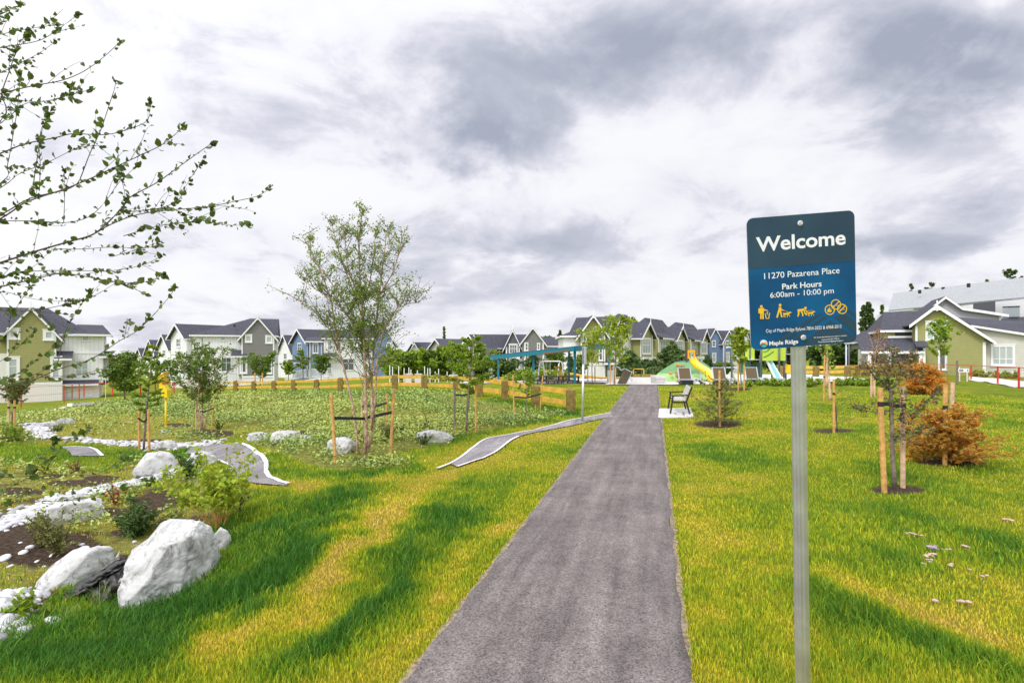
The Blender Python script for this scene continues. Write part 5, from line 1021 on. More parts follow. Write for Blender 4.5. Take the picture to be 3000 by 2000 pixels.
# twisted apple tree
def apple():
    base = at(2620, 1432); Y = base.y; rr = random.Random(8); rg = np.random.default_rng(8); root = empty('twisted_tree', 'gnarled small tree with grey twisting limbs and curled brown leaves', 'tree', base)
    f = lambda px, py, d=0: W(px, py, Y+d)-base; wd = MB(); tips = []
    L0 = [([(2622,1440),(2618,1380),(2614,1300),(2612,1220),(2610,1150),(2608,1140)], .030, .022, 0), ([(2608,1142),(2585,1118),(2565,1105),(2545,1080),(2520,1065)], .013, .004, -.2), ([(2608,1142),(2600,1100),(2604,1060),(2612,1035),(2608,1012)], .012, .004, .1), ([(2608,1142),(2632,1122),(2640,1090),(2635,1062),(2655,1048),(2675,1042)], .011, .004, .2),
      ([(2612,1230),(2640,1225),(2668,1218),(2695,1208)], .009, .003, 0), ([(2612,1200),(2570,1210),(2530,1200),(2502,1186)], .008, .003, .1), ([(2620,1290),(2650,1275),(2680,1255)], .008, .003, -.2), ([(2620,1285),(2650,1278),(2700,1270),(2740,1268)], .006, .002, .2), ([(2695,1208),(2715,1175),(2740,1155),(2755,1150)], .005, .002, .1), ([(2600,1100),(2580,1070),(2590,1045),(2615,1030)], .006, .003, -.3), ([(2640,1095),(2680,1105),(2715,1100)], .006, .002, -.1), ([(2613,1180),(2640,1165),(2665,1160)], .006, .002, -.3)]
    for pts, ra, rb, dd in L0:
        n_ = len(pts); P_ = [f(x, y, dd*i/n_) for i, (x, y) in enumerate(pts)]; wd.tube(P_, [ra+(rb-ra)*i/(n_-1) for i in range(n_)], 8)
        if ra > .02: continue
        for i in range(1, n_):
            for _ in range(7):
                d = Vector((rr.gauss(0, 1), rr.gauss(0, .8), rr.gauss(.25, .7))); t3 = curve(P_[i].lerp(P_[i-1], rr.random()), d, rr.uniform(.06, .17), 4, .1, rr, .4); wd.tube(t3, [.003, .0025, .002, .0015, .001], 4)
                for v in t3[2:]: tips.append(v)
    wd.build('trunk', M_bark, root, smooth=True); P_ = np.array([v[:] for v in tips])
    i1 = rg.choice(len(P_), 1500); V_, T_ = leafpts(P_[i1]+rg.normal(0, .013, (1500, 3)), .021, 1.5, rg); np_mesh('crown', V_, None, T_, M_rust, root); i1 = rg.choice(len(P_), 1300); V_, T_ = leafpts(P_[i1]+rg.normal(0, .015, (1300, 3)), .022, 1.4, rg); np_mesh('crown', V_, None, T_, M_leafd, root)
    s = stake(2592, 1442, 1136, Y-.1, 'round wooden stake left of the gnarled small tree', .064, -14, base=at(2592, 1442), band=1183); strap(s, W(2584, 1183, Y-.1), W(2612, 1183, Y-.05), .05); s = stake(2645, 1428, 1132, Y, 'round wooden stake right of the gnarled small tree', .06, 0, M_stake2, base=at(2645, 1428), band=1186); strap(s, W(2644, 1186, Y), W(2612, 1192, Y), .05)
apple()
b = at(2785, 1355); Y = b.y
tree('rusty_conifer', 'bushy rust orange conifer between stakes on the right lawn', 'tree', b, (1355-1172)/FPX*Y, 205/FPX*Y, .02, 'bush', 120, .013, 26000, M_needle_o, M_twig, r0=.012, seed=81, twig=8, elong=5, clump=.05, upang=.4, lm2=M_needle_y)
stake(2767, 1360, 1126, Y-.25, 'brown square stake in front of the rust orange bush', .065, 3, base=at(2768, 1362), band=1193); stake(2787, 1340, 1120, Y+.2, 'pale leaning stake behind the rust orange bush', .06, 4, M_stake2, base=at(2787, 1338))
b = at(2710, 1156); Y = b.y
tree('rusty_conifer', 'smaller rust orange conifer in front of the big olive house', 'tree', b, (1156-1058)/FPX*Y, 112/FPX*Y, .02, 'bush', 80, .035, 12000, M_needle_o, M_twig, r0=.03, seed=82, twig=6, elong=4.5)
stake(2702, 1152, 1050, Y-.3, 'stake in front of the smaller rust orange conifer', .075, -2, base=at(2702, 1153), band=1091)
b = at(2757, 1120); Y = b.y
tree('maple_sapling', 'bright green young maple in front of the big olive house', 'tree', b, (1120-930)/FPX*Y, 75/FPX*Y, .38, 'oval', 18, .14, 700, M_leafb, M_bark, r0=.04, seed=91, clump=.16)
stake(2757, 1122, 1062, Y, 'dark stake at the foot of the bright green maple', .09, 0, M_bark, base=at(2757, 1122)); stake(2804, 1126, 1056, Y, 'lone dark stake right of the bright green maple', .10, 0, M_bark, base=at(2804, 1126)); 
b = at(2778, 1180); tree('sapling', 'thin sapling with a small green top right of the maple', 'tree', b, 2.7, .5, .82, 'oval', 6, .09, 130, M_leafb, M_bark, r0=.012, seed=92)
# ginkgo-like trees by the shelter
b = gy(1735, 33); tree('young_tree', 'slender yellow green tree standing before the olive end house', 'tree', b, 3.4, 1.7, .35, 'up', 20, .08, 1500, M_leafy, M_bark, r0=.03, seed=101)
for px in (1722, 1743): stake(px, 1110, 1074, 33.2, f'thin dark stake {"left" if px < 1730 else "right"} of the slender tree before the olive end house', .06, 0, M_bark)
b = gy(1800, 31.5); tree('young_tree', 'leafy yellow green tree right of the turquoise shelter', 'tree', b, 3.9, 1.9, .3, 'oval', 24, .09, 2600, M_leafy, M_bark, r0=.035, seed=102)
for px in (1788, 1797, 1803): stake(px, 1126, 1062+(px-1788), 31.2, {1788: 'yellow stake beside the right column of the shelter', 1797: 'pale stake under the leafy yellow green tree', 1803: 'thin stake rightmost under the leafy yellow green tree'}[px], .06, 0, M_stake if px < 1790 else M_stake2)
# trees behind the fence on the left
spec = [(762, 1128, 62, 1028, 95, 'bushy green tree in front of the grey gable', M_leaf, 'oval', .30), (845, 1108, 75, 1056, 36, 'small pale leaved tree in front of the white gable by the ramp', M_leafb, 'oval', .4), (888, 1106, 75, 1026, 34, 'small tree with flat leafy tiers in front of the blue gable', M_leafb, 'tier', .4), (940, 1104, 72, 1038, 56, 'round crowned small tree in front of the blue wall', M_leaf, 'oval', .3), (480, 1135, 60, 1040, 110, 'broad dark tree before the receding white gables', M_leaf, 'oval', .15)]
for i, (px, py, Y, top, wpx, lab, lm, st, zb) in enumerate(spec):
    b = W(px, py, Y); b.z = min(b.z, gz(b.x, b.y)+.2); b.z = gz(b.x, b.y); H = W(px, top, Y).z-b.z
    tree('small_tree', lab, 'tree', b, H, wpx/FPX*Y, zb, st, 22, .16, 2200, lm, r0=.06, seed=200+i)
for px in (747, 769): stake(px, 1130, 1092, 60, f'stake {"left" if px < 760 else "right"} of the tree in front of the grey gable', .14, 0)
b = W(342, 1130, 74); tree('small_tree', 'dense dark green tree beside the white wing of the far left house', 'tree', b, W(0, 1045, 74).z-b.z, 85/FPX*74, .12, 'oval', 30, .20, 6500, M_leafd, r0=.12, seed=210, clump=.16)
b = W(300, 1130, 72); tree('shrub', 'rounded dark shrub left of the dense dark tree', 'shrub', b, W(0, 1078, 72).z-b.z, 45/FPX*72, .05, 'oval', 20, .18, 2600, M_leafd, r0=.05, seed=211, clump=.16)
b = gy(365, 50); tree('small_tree', 'light green tree rising behind the larch by the creek', 'tree', b, W(0, 1030, 46).z-b.z, 95/FPX*46, .12, 'oval', 26, .16, 3500, M_leaf, r0=.08, seed=212, clump=.18)
# wood-like row of young trees beyond the fence
row = [(1150,1056,'a'),(1178,1040,'b'),(1205,1024,'a'),(1232,1030,'b'),(1165,1020,'a'),(1250,1050,'a'),(1262,1026,'b')]
protoA = None
for i, (px, top, t_) in enumerate(row):
    Y = 52+i*1.5; b = gy(px, Y); H = W(px, top, Y).z-b.z
    if i < 2:
        o = tree('small_tree', '', 'tree', b, H, 55/FPX*Y, .15, 'oval', 30, .17, 3600, M_leafb if i == 0 else M_leaf, r0=.05, seed=220+i, clump=.14)
        if i == 0: protoA, HA = o, H
        else: protoB, HB = o, H
    else: o = dup(protoA if t_ == 'a' else protoB, b, i*1.3, H/(HA if t_ == 'a' else HB))
    o['label'] = 'young leafy tree in the dense staked row behind the rail fence'; o['group'] = 'trees in the dense row behind the rail fence'
stk = None
for i, (px, top, bs) in enumerate(((1142,1070,1102),(1150,1074,1104),(1168,1072,1100),(1184,1078,1100),(1198,1076,1102),(1204,1082,1104),(1223,1084,1105),(1244,1072,1100),(1253,1078,1104),(1260,1078,1104),(1275,1088,1106),(1285,1080,1106),(1310,1088,1110))):
    Y = 50; b = gy(px, Y); H = W(px, top, Y).z-b.z
    if stk is None:
        o = stk = stake(px, bs, top, Y, 'thin white stake in front of the dense row of young trees', .08, 0, M_white, base=b, group='white stakes along the dense row of young trees'); HS = H
    else: dup(stk, b, 0, 1, zs=H/HS)
# mid hedge / conifers
mids = [(1300,1015,60,62,'yellow green leafy tree left of centre behind the fence',M_leafb,'oval',4200,.17),(1345,1000,75,60,'pale green feathery tree behind the larch by the fence',M_leafb,'oval',4200,.17),(1395,1040,90,66,'dark bushy tree beside the white carport',M_leafd,'oval',4500,.18),(1470,1046,95,64,'broad dark green shrub behind the left shelter column',M_leafd,'oval',6000,.17),(1560,1040,52,62,'pointed dark conifer behind the middle shelter column',M_leafd,'cone',3200,.15),(1628,1025,60,64,'bushy green tree left of the white end house',M_leaf,'oval',3600,.16),(1673,1046,30,58,'narrow pointed tree against the white wall under the shelter',M_leafd,'cone',1600,.14),(1600,1058,26,58,'small tree just left of the white end wall',M_leaf,'cone',1200,.14),(1700,1040,45,58,'green tree at the corner of the olive end house',M_leaf,'oval',2200,.14),
 (1842,1030,70,60,'dark spreading conifer in front of the white bay windows',M_leafd,'cone',4200,.16),(1895,1050,64,62,'dark green shrub under the first olive bay window',M_leafd,'oval',4200,.16),(1972,1016,95,60,'big dark conifer standing left of the green play mound',M_leafd,'cone',9000,.16),(2075,1042,34,64,'small conifer behind the top of the play mound',M_leafd,'cone',1500,.16),(2120,1060,60,64,'rounded shrub right of the play mound',M_leaf,'oval',2500,.16),(1920,1075,60,54,'low dark shrub behind the wooden bench back',M_leafd,'oval',2600,.14)]
for i, (px, top, wpx, Y, lab, lm, st, nl_, lf) in enumerate(mids):
    b = gy(px, Y); H = W(px, top, Y).z-b.z
    tree('conifer' if st == 'cone' else 'small_tree', lab, 'tree', b, H, wpx/FPX*Y, .08, st, 40 if st == 'cone' else 26, lf, nl_, lm, r0=.07, seed=300+i, clump=.17, elong=2.2 if st == 'cone' else 1.6, droop=.15 if st == 'cone' else 0)
# far conifers and tree tops
far = [(2529,896,40,150,'tall dark conifer, left one of the pair near the olive house','cone',M_leafd,5000),(2562,888,52,150,'tall dark conifer, right one of the pair near the olive house','cone',M_leafd,6500),(2592,896,26,150,'thin dark conifer at the corner of the big olive house roof','cone',M_leaf,2600),(2690,832,34,150,'dark tree top showing left above the long grey roof','oval',M_leafd,2600),(2728,828,34,150,'dark tree top showing beside the left one above the long grey roof','oval',M_leafd,2600),(2955,790,62,130,'broad green tree top above the right end of the long grey roof','oval',M_leafd,3600),(2900,818,26,130,'small pale tree top above the long grey roof','oval',M_leaf,1200),(2540,1000,70,110,'mid green tree behind the porch of the olive house','oval',M_leaf,4200),(2480,985,90,110,'dark leafy tree right of the sign under the sky','oval',M_leafd,5500),(2410,1010,80,105,'dark leafy tree behind the sign post top','oval',M_leafd,5000),(1636,968,26,170,'small dark tree top between the grey and olive houses','cone',M_leafd,1500),(1860,930,40,170,'dark tree top above the olive row roof','oval',M_leafd,1800),(1920,938,22,170,'small conifer top above the olive row roof','cone',M_leafd,1000),(1600,985,50,170,'low dark tree top beside the grey gable','oval',M_leafd,2000),(1305,958,14,160,'single thin conifer top above the middle houses','cone',M_leaf,600),(2230,985,120,120,'broad dark tree behind the lime play panels','oval',M_leafd,5500),(2320,1000,90,115,'dark leafy tree hidden mostly behind the sign','oval',M_leafd,5000)]
for i, (px, top, wpx, Y, lab, st, lm, nl_) in enumerate(far):
    b = gy(px, Y); H = W(px, top, Y).z-b.z
    tree('conifer' if st == 'cone' else 'tree', lab, 'tree', b, H, wpx/FPX*Y, .12, st, 46 if st == 'cone' else 28, .42, nl_, lm, r0=.2, seed=400+i, clump=.17 if st != 'cone' else .12, elong=2 if st == 'cone' else 1.5, droop=.2 if st == 'cone' else 0)
# ---- shrubs on the near bank
b = at(640, 1545); Y = b.y
def leafy_shrub(b, H, Wd, nst, lm, leafsz, nleaf, seed, name, label, stemm=None, fat=1.15, lowbare=.3):
    rr = random.Random(seed); rg = np.random.default_rng(seed); root = empty(name, label, 'shrub', b); wd = MB(); tips = []
    for i in range(nst):
        az = rr.uniform(0, 6.28); sp = rr.uniform(.0, 1); d = Vector((math.cos(az)*sp*Wd/H*.75, math.sin(az)*sp*Wd/H*.75, 1)); p = Vector((math.cos(az)*sp*.06*Wd, math.sin(az)*sp*.06*Wd, -.02)); ps = curve(p, d, H*rr.uniform(.55, 1.08), 8, -.05, rr, .07); wd.tube(ps, [.0035*(1-.7*k/8)+.0008 for k in range(9)], 5)
        for k in range(1, 9):
            if ps[k].z > lowbare*H:
                tips.append(ps[k]); tips.append(ps[k].lerp(ps[k-1], .5))
                if rr.random() < .6:
                    t3 = curve(ps[k], (ps[k]-ps[k-1]).normalized()+Vector((rr.gauss(0, .6), rr.gauss(0, .6), rr.gauss(0, .3))), .16*Wd, 3, 0, rr, .15); wd.tube(t3, .0012, 3, cap=False); tips += t3[1:]
    wd.build('stems', stemm or M_stake, root, smooth=True); P_ = np.array([v[:] for v in tips]); i1 = rg.choice(len(P_), nleaf); V_, T_ = leafpts(P_[i1]+rg.normal(0, .03*Wd, (nleaf, 3)), leafsz, fat, rg, up=.1, droop=.35); np_mesh('foliage', V_, None, T_, lm, root); return root
leafy_shrub(b, (1548-1325)/FPX*Y, 250/FPX*Y, 34, M_leafy, .042, 2600, 500, 'leafy_shrub', 'yellow green heart-leaved shrub with bare orange stems behind the big boulder', fat=1.0, lowbare=.33)
leafy_shrub(at(655, 1530), .95, .12, 2, M_leafy, .034, 40, 509, 'tall_shoot', 'tall thin shoot standing up out of the yellow green shrub', fat=1.1, lowbare=.4)
leafy_shrub(at(700, 1500), .28, .25, 8, M_leafd, .018, 260, 501, 'shrub', 'small dark green shrub right of the yellow green shrub', M_twig, 2)
for i, (px, py, top, wpx, lm, lab, ls, nl_, el) in enumerate([(172,1628,1495,110,M_needle_g,'small fine-leaved upright shrub behind the left slab boulder',.014,1300,3),(120,1602,1500,90,M_needle_g,'thin fine-leaved shrub left of the upright one on the soil bank',.014,900,3),(395,1570,1478,140,M_leafd,'grey green lavender-like mound behind the big boulder',.016,2600,5),(340,1478,1420,70,M_red,'small shrub with red orange leaves by the creek stones',.028,130,1.6),(385,1470,1425,60,M_leafb,'small bright green plant right of the red leaved shrub',.024,160,1.4),(35,1292,1248,90,M_leafb,'rounded yellow green shrub under the far left tree',.030,2600,1.4),(545,1400,1335,70,M_leafd,'grassy dark tuft on top of the long boulder',.02,500,6),(440,1420,1395,60,M_leafd,'dark weedy tuft below the white creek boulder',.018,300,5),(170,1262,1242,30,M_leafd,'small dark bush on the straw slope',.03,200,1.5),(258,1262,1240,22,M_leafd,'tiny green bush on the straw slope right of the small dark bush',.03,150,1.5),(60,1805,1750,140,M_leafb,'broad leaved green weed at the edge of the lawn by the left slab',.045,150,2.0),(1130,1290,1225,60,M_needle_g,'upright fine green shrub right of the tall birch trunks',.018,900,2),(1240,1300,1262,46,M_leafd,'small dark shrub in front of the right meadow boulder',.018,500,2),(1180,1272,1240,40,M_leafd,'small dark shrub left of the right meadow boulder',.02,400,2),(1250,1262,1262-40,30,M_leafd,'low dark plant behind the right meadow boulder',.02,200,2),(225,1380,1340,40,M_rust,'small rusty twiggy shrub in front of the grass berm',.02,140,2),(1050,1290,1255,30,M_rust,'small rust coloured shrub between the birch trunks',.02,260,2),(640,1258,1225,30,M_leaf,'small green bush near the low multi-stemmed birch',.03,200,1.5)]):
    b = at(px, py); Y = b.y; leafy_shrub(b, (py-top)/FPX*Y, wpx/FPX*Y, 14, lm, ls, nl_, 510+i, 'shrub', lab, M_twig, el, .08)
# planting strip by the play area
ps = None
for i, (px, py) in enumerate([(2196,1126),(2222,1130),(2249,1128),(2268,1126),(2283,1126),(2298,1124),(2312,1126),(2378,1122),(2396,1120),(2462,1124),(2478,1126),(2496,1124),(2514,1124),(2532,1126),(2550,1128),(2570,1130),(2590,1130),(2450,1118),(2365,1118),(2520,1130),(2486,1118)]):
    b = gy(px, 29+.5*(i % 3)); 
    if ps is None: ps = leafy_shrub(b, .42, .8, 12, M_leafb, .07, 420, 560, 'shrub', 'low yellow green shrub in the planting strip beside the play area', M_twig, 1.5, .05); ps['group'] = 'low shrubs along the play area edge'
    else: dup(ps, b, i*1.1, .8+.12*(i % 4))
for i, (px, py, Y) in enumerate([(2857,1105,52),(2880,1106,50),(2925,1112,50),(2950,1112,50),(2975,1114,50)]):
    dup(ps, gy(px, Y), i, 1.6, 'small clipped shrub by the white wall beyond the red fence', 'shrubs along the white wall beyond the red fence')
for i, (px, Y) in enumerate([(1500,46),(1525,46),(1590,47),(1612,47),(1640,48),(1548,46),(1655,48)]):
    dup(ps, gy(px, Y), i, 2.0+.3*(i % 3), 'yellow green shrub in the bed behind the long picnic table', 'shrubs behind the picnic table')
# ---------------------------------------------------------------- boulders
def rock_mat():
    m = mat('granite', (.52,.52,.51), .75, col2=(.62,.62,.61), vscale=2.5, bump=1.0, bscale=12); n = m.node_tree.nodes; l = m.node_tree.links; b = n['Principled BSDF']; src = b.inputs['Base Color'].links[0].from_socket
    t = n.new('ShaderNodeTexCoord'); q = n.new('ShaderNodeTexNoise'); q.inputs['Scale'].default_value = 7; q.inputs['Detail'].default_value = 9; q.inputs['Roughness'].default_value = .75; q.inputs['Distortion'].default_value = 1.2; l.new(t.outputs['Object'], q.inputs['Vector'])
    r = n.new('ShaderNodeValToRGB'); l.new(q.outputs['Fac'], r.inputs[0]); e = r.color_ramp.elements; e[0].position = .36; e[0].color = (.22,.21,.19,1); e[1].position = .49; e[1].color = (1,1,1,1)
    x = n.new('ShaderNodeMix'); x.data_type = 'RGBA'; x.blend_type = 'MULTIPLY'; x.inputs[0].default_value = .8; l.new(src, x.inputs[6]); l.new(r.outputs[0], x.inputs[7]); l.new(x.outputs[2], b.inputs['Base Color']); return m
M_rock = rock_mat()
def boulder(pxl, pxr, top, bot, label, seed, Y=None, depth=.8, tilt=0, cuts=9, prof=None, sub=5, boxy=.35):
    import bmesh
    cx = (pxl+pxr)/2; b = G(cx, bot); Y = Y or b.y; wd = (pxr-pxl)/FPX*Y; ht = (bot-top)/FPX*Y; th_ = math.atan((cx-1500)/FPX); wd *= math.cos(th_); Yc = Y*(1+wd*depth*.42/(Y/math.cos(th_))); b = Vector(((cx-1500)/FPX*Yc, Yc, 0)); b.z = W(cx, bot, Y).z-.02; wd *= (1+(Yc/Y-1)*.6); ht *= 1+(Yc/Y-1)*.2
    rr = random.Random(seed); bm = bmesh.new(); bmesh.ops.create_icosphere(bm, subdivisions=sub, radius=1)
    pl = []
    for _ in range(cuts): v = Vector((rr.gauss(0, 1), rr.gauss(0, 1), rr.gauss(.25, .9))).normalized(); pl.append((v, rr.uniform(.68, .9)))
    off = Vector((seed*3.1, 0, 0))
    for v in bm.verts:
        p = v.co.copy(); mxn = max(abs(p.x), abs(p.y)*.9, abs(p.z)); p = p*((1-boxy)+boxy*.80/mxn)
        for nn, d in pl:
            k = p.dot(nn)-d
            if k > 0: p -= nn*k*.92
        q = v.co.normalized(); p += q*(.10*mnoise.noise(q*1.6+off)+.05*mnoise.noise(q*4+off)+.018*mnoise.noise(q*11+off)+.006*mnoise.noise(q*30+off)); v.co = p
    xs = [v.co.x for v in bm.verts]; ys_ = [v.co.y for v in bm.verts]; zs = [v.co.z for v in bm.verts]
    if prof:
        nb_ = 28; zm_ = np.zeros(nb_); zr = max(zs)-min(zs)
        for v in bm.verts:
            k_ = min(nb_-1, int((v.co.x-min(xs))/(max(xs)-min(xs))*nb_)); zm_[k_] = max(zm_[k_], ((v.co.z-min(zs))/zr)*1.25-.25)
        zm_ = np.maximum(np.convolve(np.pad(zm_, 1, 'edge'), [.25, .5, .25], 'valid'), .12); bx_ = (np.arange(nb_)+.5)/nb_*2-1
    for v in bm.verts:
        x = (v.co.x-min(xs))/(max(xs)-min(xs))*2-1; y = (v.co.y-min(ys_))/(max(ys_)-min(ys_))*2-1; z = (v.co.z-min(zs))/(max(zs)-min(zs))
        z = z*1.25-.25
        if prof: z = z*np.interp(x, [p[0] for p in prof], [p[1] for p in prof])/np.interp(x, bx_, zm_) if z > 0 else z; z = min(z, np.interp(x, [p[0] for p in prof], [p[1] for p in prof]))
        v.co = Vector((x*wd/2, y*wd/2*depth, z*ht+tilt*x*wd/2))
    me = bpy.data.meshes.new('boulder'); bm.to_mesh(me); bm.free(); me.materials.append(M_rock); me.polygons.foreach_set('use_smooth', [True]*len(me.polygons))
    o = bpy.data.objects.new('boulder', me); C.objects.link(o); o.location = b; o.rotation_euler = (0, 0, -th_); return tag(o, label, 'boulder')
boulder(346, 656, 1545, 1752, 'largest white boulder, angular, in the long grass at left', 5, depth=.75, cuts=12, prof=[(-1,.36),(-.8,.55),(-.45,.70),(-.22,.92),(0,1.0),(.55,1.0),(.75,.93),(.9,.75),(1,.45)], sub=6, boxy=.85)
boulder(600, 680, 1545, 1640, 'small white boulder tucked behind the largest one', 9, Y=5.2, depth=.8)
boulder(52, 372, 1612, 1795, 'long low white slab boulder with black sheeting along its front', 12, Y=4.95, depth=.55, cuts=5, prof=[(-1,.12),(-.75,.40),(-.4,.72),(0,.92),(.35,1),(.7,1),(.9,.85),(1,.6)], sub=6, boxy=.8)
boulder(128, 310, 1466, 1530, 'smooth flat topped white boulder in the soil beside the creek stones', 15, depth=.5, cuts=3, prof=[(-1,.8),(-.6,.95),(0,1),(.7,.95),(1,.75)], boxy=.9)
boulder(388, 530, 1322, 1392, 'white rounded boulder at the edge of the grass berm', 17, depth=.6, prof=[(-1,.3),(-.4,.95),(.2,1),(.6,.9),(1,.4)])
boulder(490, 590, 1338, 1388, 'long low white boulder just right of the berm boulder', 18, depth=.6, prof=[(-1,.2),(-.2,.6),(.3,.95),(1,.9)])
boulder(555, 640, 1320, 1362, 'white boulder with a grass tuft beside the bike track', 19, depth=.6)
boulder(455, 525, 1288, 1318, 'small peaked white boulder among the far creek stones', 20)
boulder(122, 172, 1232, 1252, 'grey boulder of the pair on the straw slope', 22, depth=.5)
boulder(163, 222, 1223, 1242, 'flat white boulder of the pair on the straw slope', 23, depth=.5, cuts=4)
boulder(722, 789, 1264, 1291, 'left white boulder of the row beside the bike track bend', 25, depth=.6, cuts=5)
boulder(790, 884, 1259, 1298, 'biggest white boulder of the row beside the bike track bend', 26, depth=.6)
boulder(875, 915, 1272, 1296, 'small rightmost white boulder of the row beside the bike track bend', 27, depth=.7)
boulder(956, 1046, 1280, 1328, 'white boulder seen behind the left birch trunk', 28, depth=.6, cuts=6)
boulder(1220, 1330, 1258, 1296, 'flat white boulder left of the larch by the fence', 30, depth=.45, cuts=6, prof=[(-1,.8),(-.2,1),(.5,.8),(1,.45)])
for px, py, s_ in ((868,1316,1),): pass
# black sheeting
def sheeting():
    top = [(92,1812),(120,1775),(165,1740),(205,1722),(240,1700),(275,1682),(305,1664),(340,1640),(372,1632)]; mid = [(100,1822),(150,1790),(185,1752),(220,1742),(260,1722),(290,1705),(320,1690),(352,1672),(378,1658)]; bot = [(112,1832),(170,1808),(205,1795),(240,1785),(270,1772),(300,1765),(325,1752),(350,1745),(368,1742)]
    rr = random.Random(3); rows = []
    def rs(p, n_): p = np.array(p, float); s = np.linspace(0, len(p)-1, n_); return np.column_stack([np.interp(s, range(len(p)), p[:,0]), np.interp(s, range(len(p)), p[:,1])])
    n_ = 70; a, m, b = rs(top, n_), rs(mid, n_), rs(bot, n_); V_ = []; K_ = 22
    for j in range(K_):
        t = j/(K_-1); q = a*(1-t*2)+m*t*2 if t < .5 else m*(2-2*t)+b*(2*t-1)
        for i in range(n_):
            Yb = 4.78-.28*t-.05*math.sin(t*3.1)+.10*(i/n_)+.09*mnoise.noise(Vector((i*.10+t*3, t*7.5, 0)))+.035*mnoise.noise(Vector((i*.33-t*6, t*9, 4)))+.03*math.sin(t*9+i*.06)
            p = W(q[i,0]+4*mnoise.noise(Vector((i*.2, t*4, 9))), q[i,1]+6*mnoise.noise(Vector((i*.16, t*5, 2)))*(1 if 0 < j < K_-1 else .3), Yb); V_.append(p[:])
    V_ = np.array(V_); c = V_.mean(0); ii, jj = np.meshgrid(np.arange(K_-1), np.arange(n_-1)); ii = ii.ravel(); jj = jj.ravel()
    m_ = mat('black_sheet', (.012,.012,.014), .36, col2=(.05,.043,.034), vscale=2.2, bump=.5, bscale=14)
    o = np_mesh('plastic_sheeting', V_-c, np.stack([ii*n_+jj, ii*n_+jj+1, (ii+1)*n_+jj+1, (ii+1)*n_+jj], -1), None, m_, smooth=True); o.location = c; sm = o.modifiers.new('s', 'SOLIDIFY'); sm.thickness = .006
    tag(o, 'crumpled black plastic sheeting exposed between two white boulders', 'sheeting')
sheeting()
# tall grass clump by the sheeting
def tuft(px, py, n_, hh, lab):
    b = at(px, py); rr = random.Random(px); mb = MB()
    for _ in range(n_):
        az = rr.uniform(0, 6.28); h_ = hh*rr.uniform(.5, 1.2); p = Vector((rr.gauss(0, .04), rr.gauss(0, .03), 0)); sp = rr.uniform(.1, .6); pts = [p+Vector((math.cos(az), math.sin(az), 0))*h_*sp*t*t+Vector((0, 0, h_*(t-.45*t*t*sp))) for t in (0, .25, .5, .75, 1)]
        sd_ = Vector((-math.sin(az), math.cos(az), 0))*.0028; k = len(mb.v)
        for i, q in enumerate(pts): mb.v += [tuple(q-sd_*(1-.2*i)), tuple(q+sd_*(1-.2*i))]
        mb.f += [(k+2*i, k+2*i+1, k+2*i+3, k+2*i+2) for i in range(4)]
    o = mb.build('grass_clump', mat('pale_grass', (.25,.36,.08), .5, island=.4, trans=.3)); o.location = b; tag(o, lab, 'grass clump')
tuft(300, 1765, 40, .17, 'arching long grass clump in front of the black sheeting'); tuft(200, 1812, 40, .12, 'long seedy grass clump at the left end of the black sheeting'); tuft(590, 1650, 30, .10, 'long grass leaning on the right side of the largest boulder')

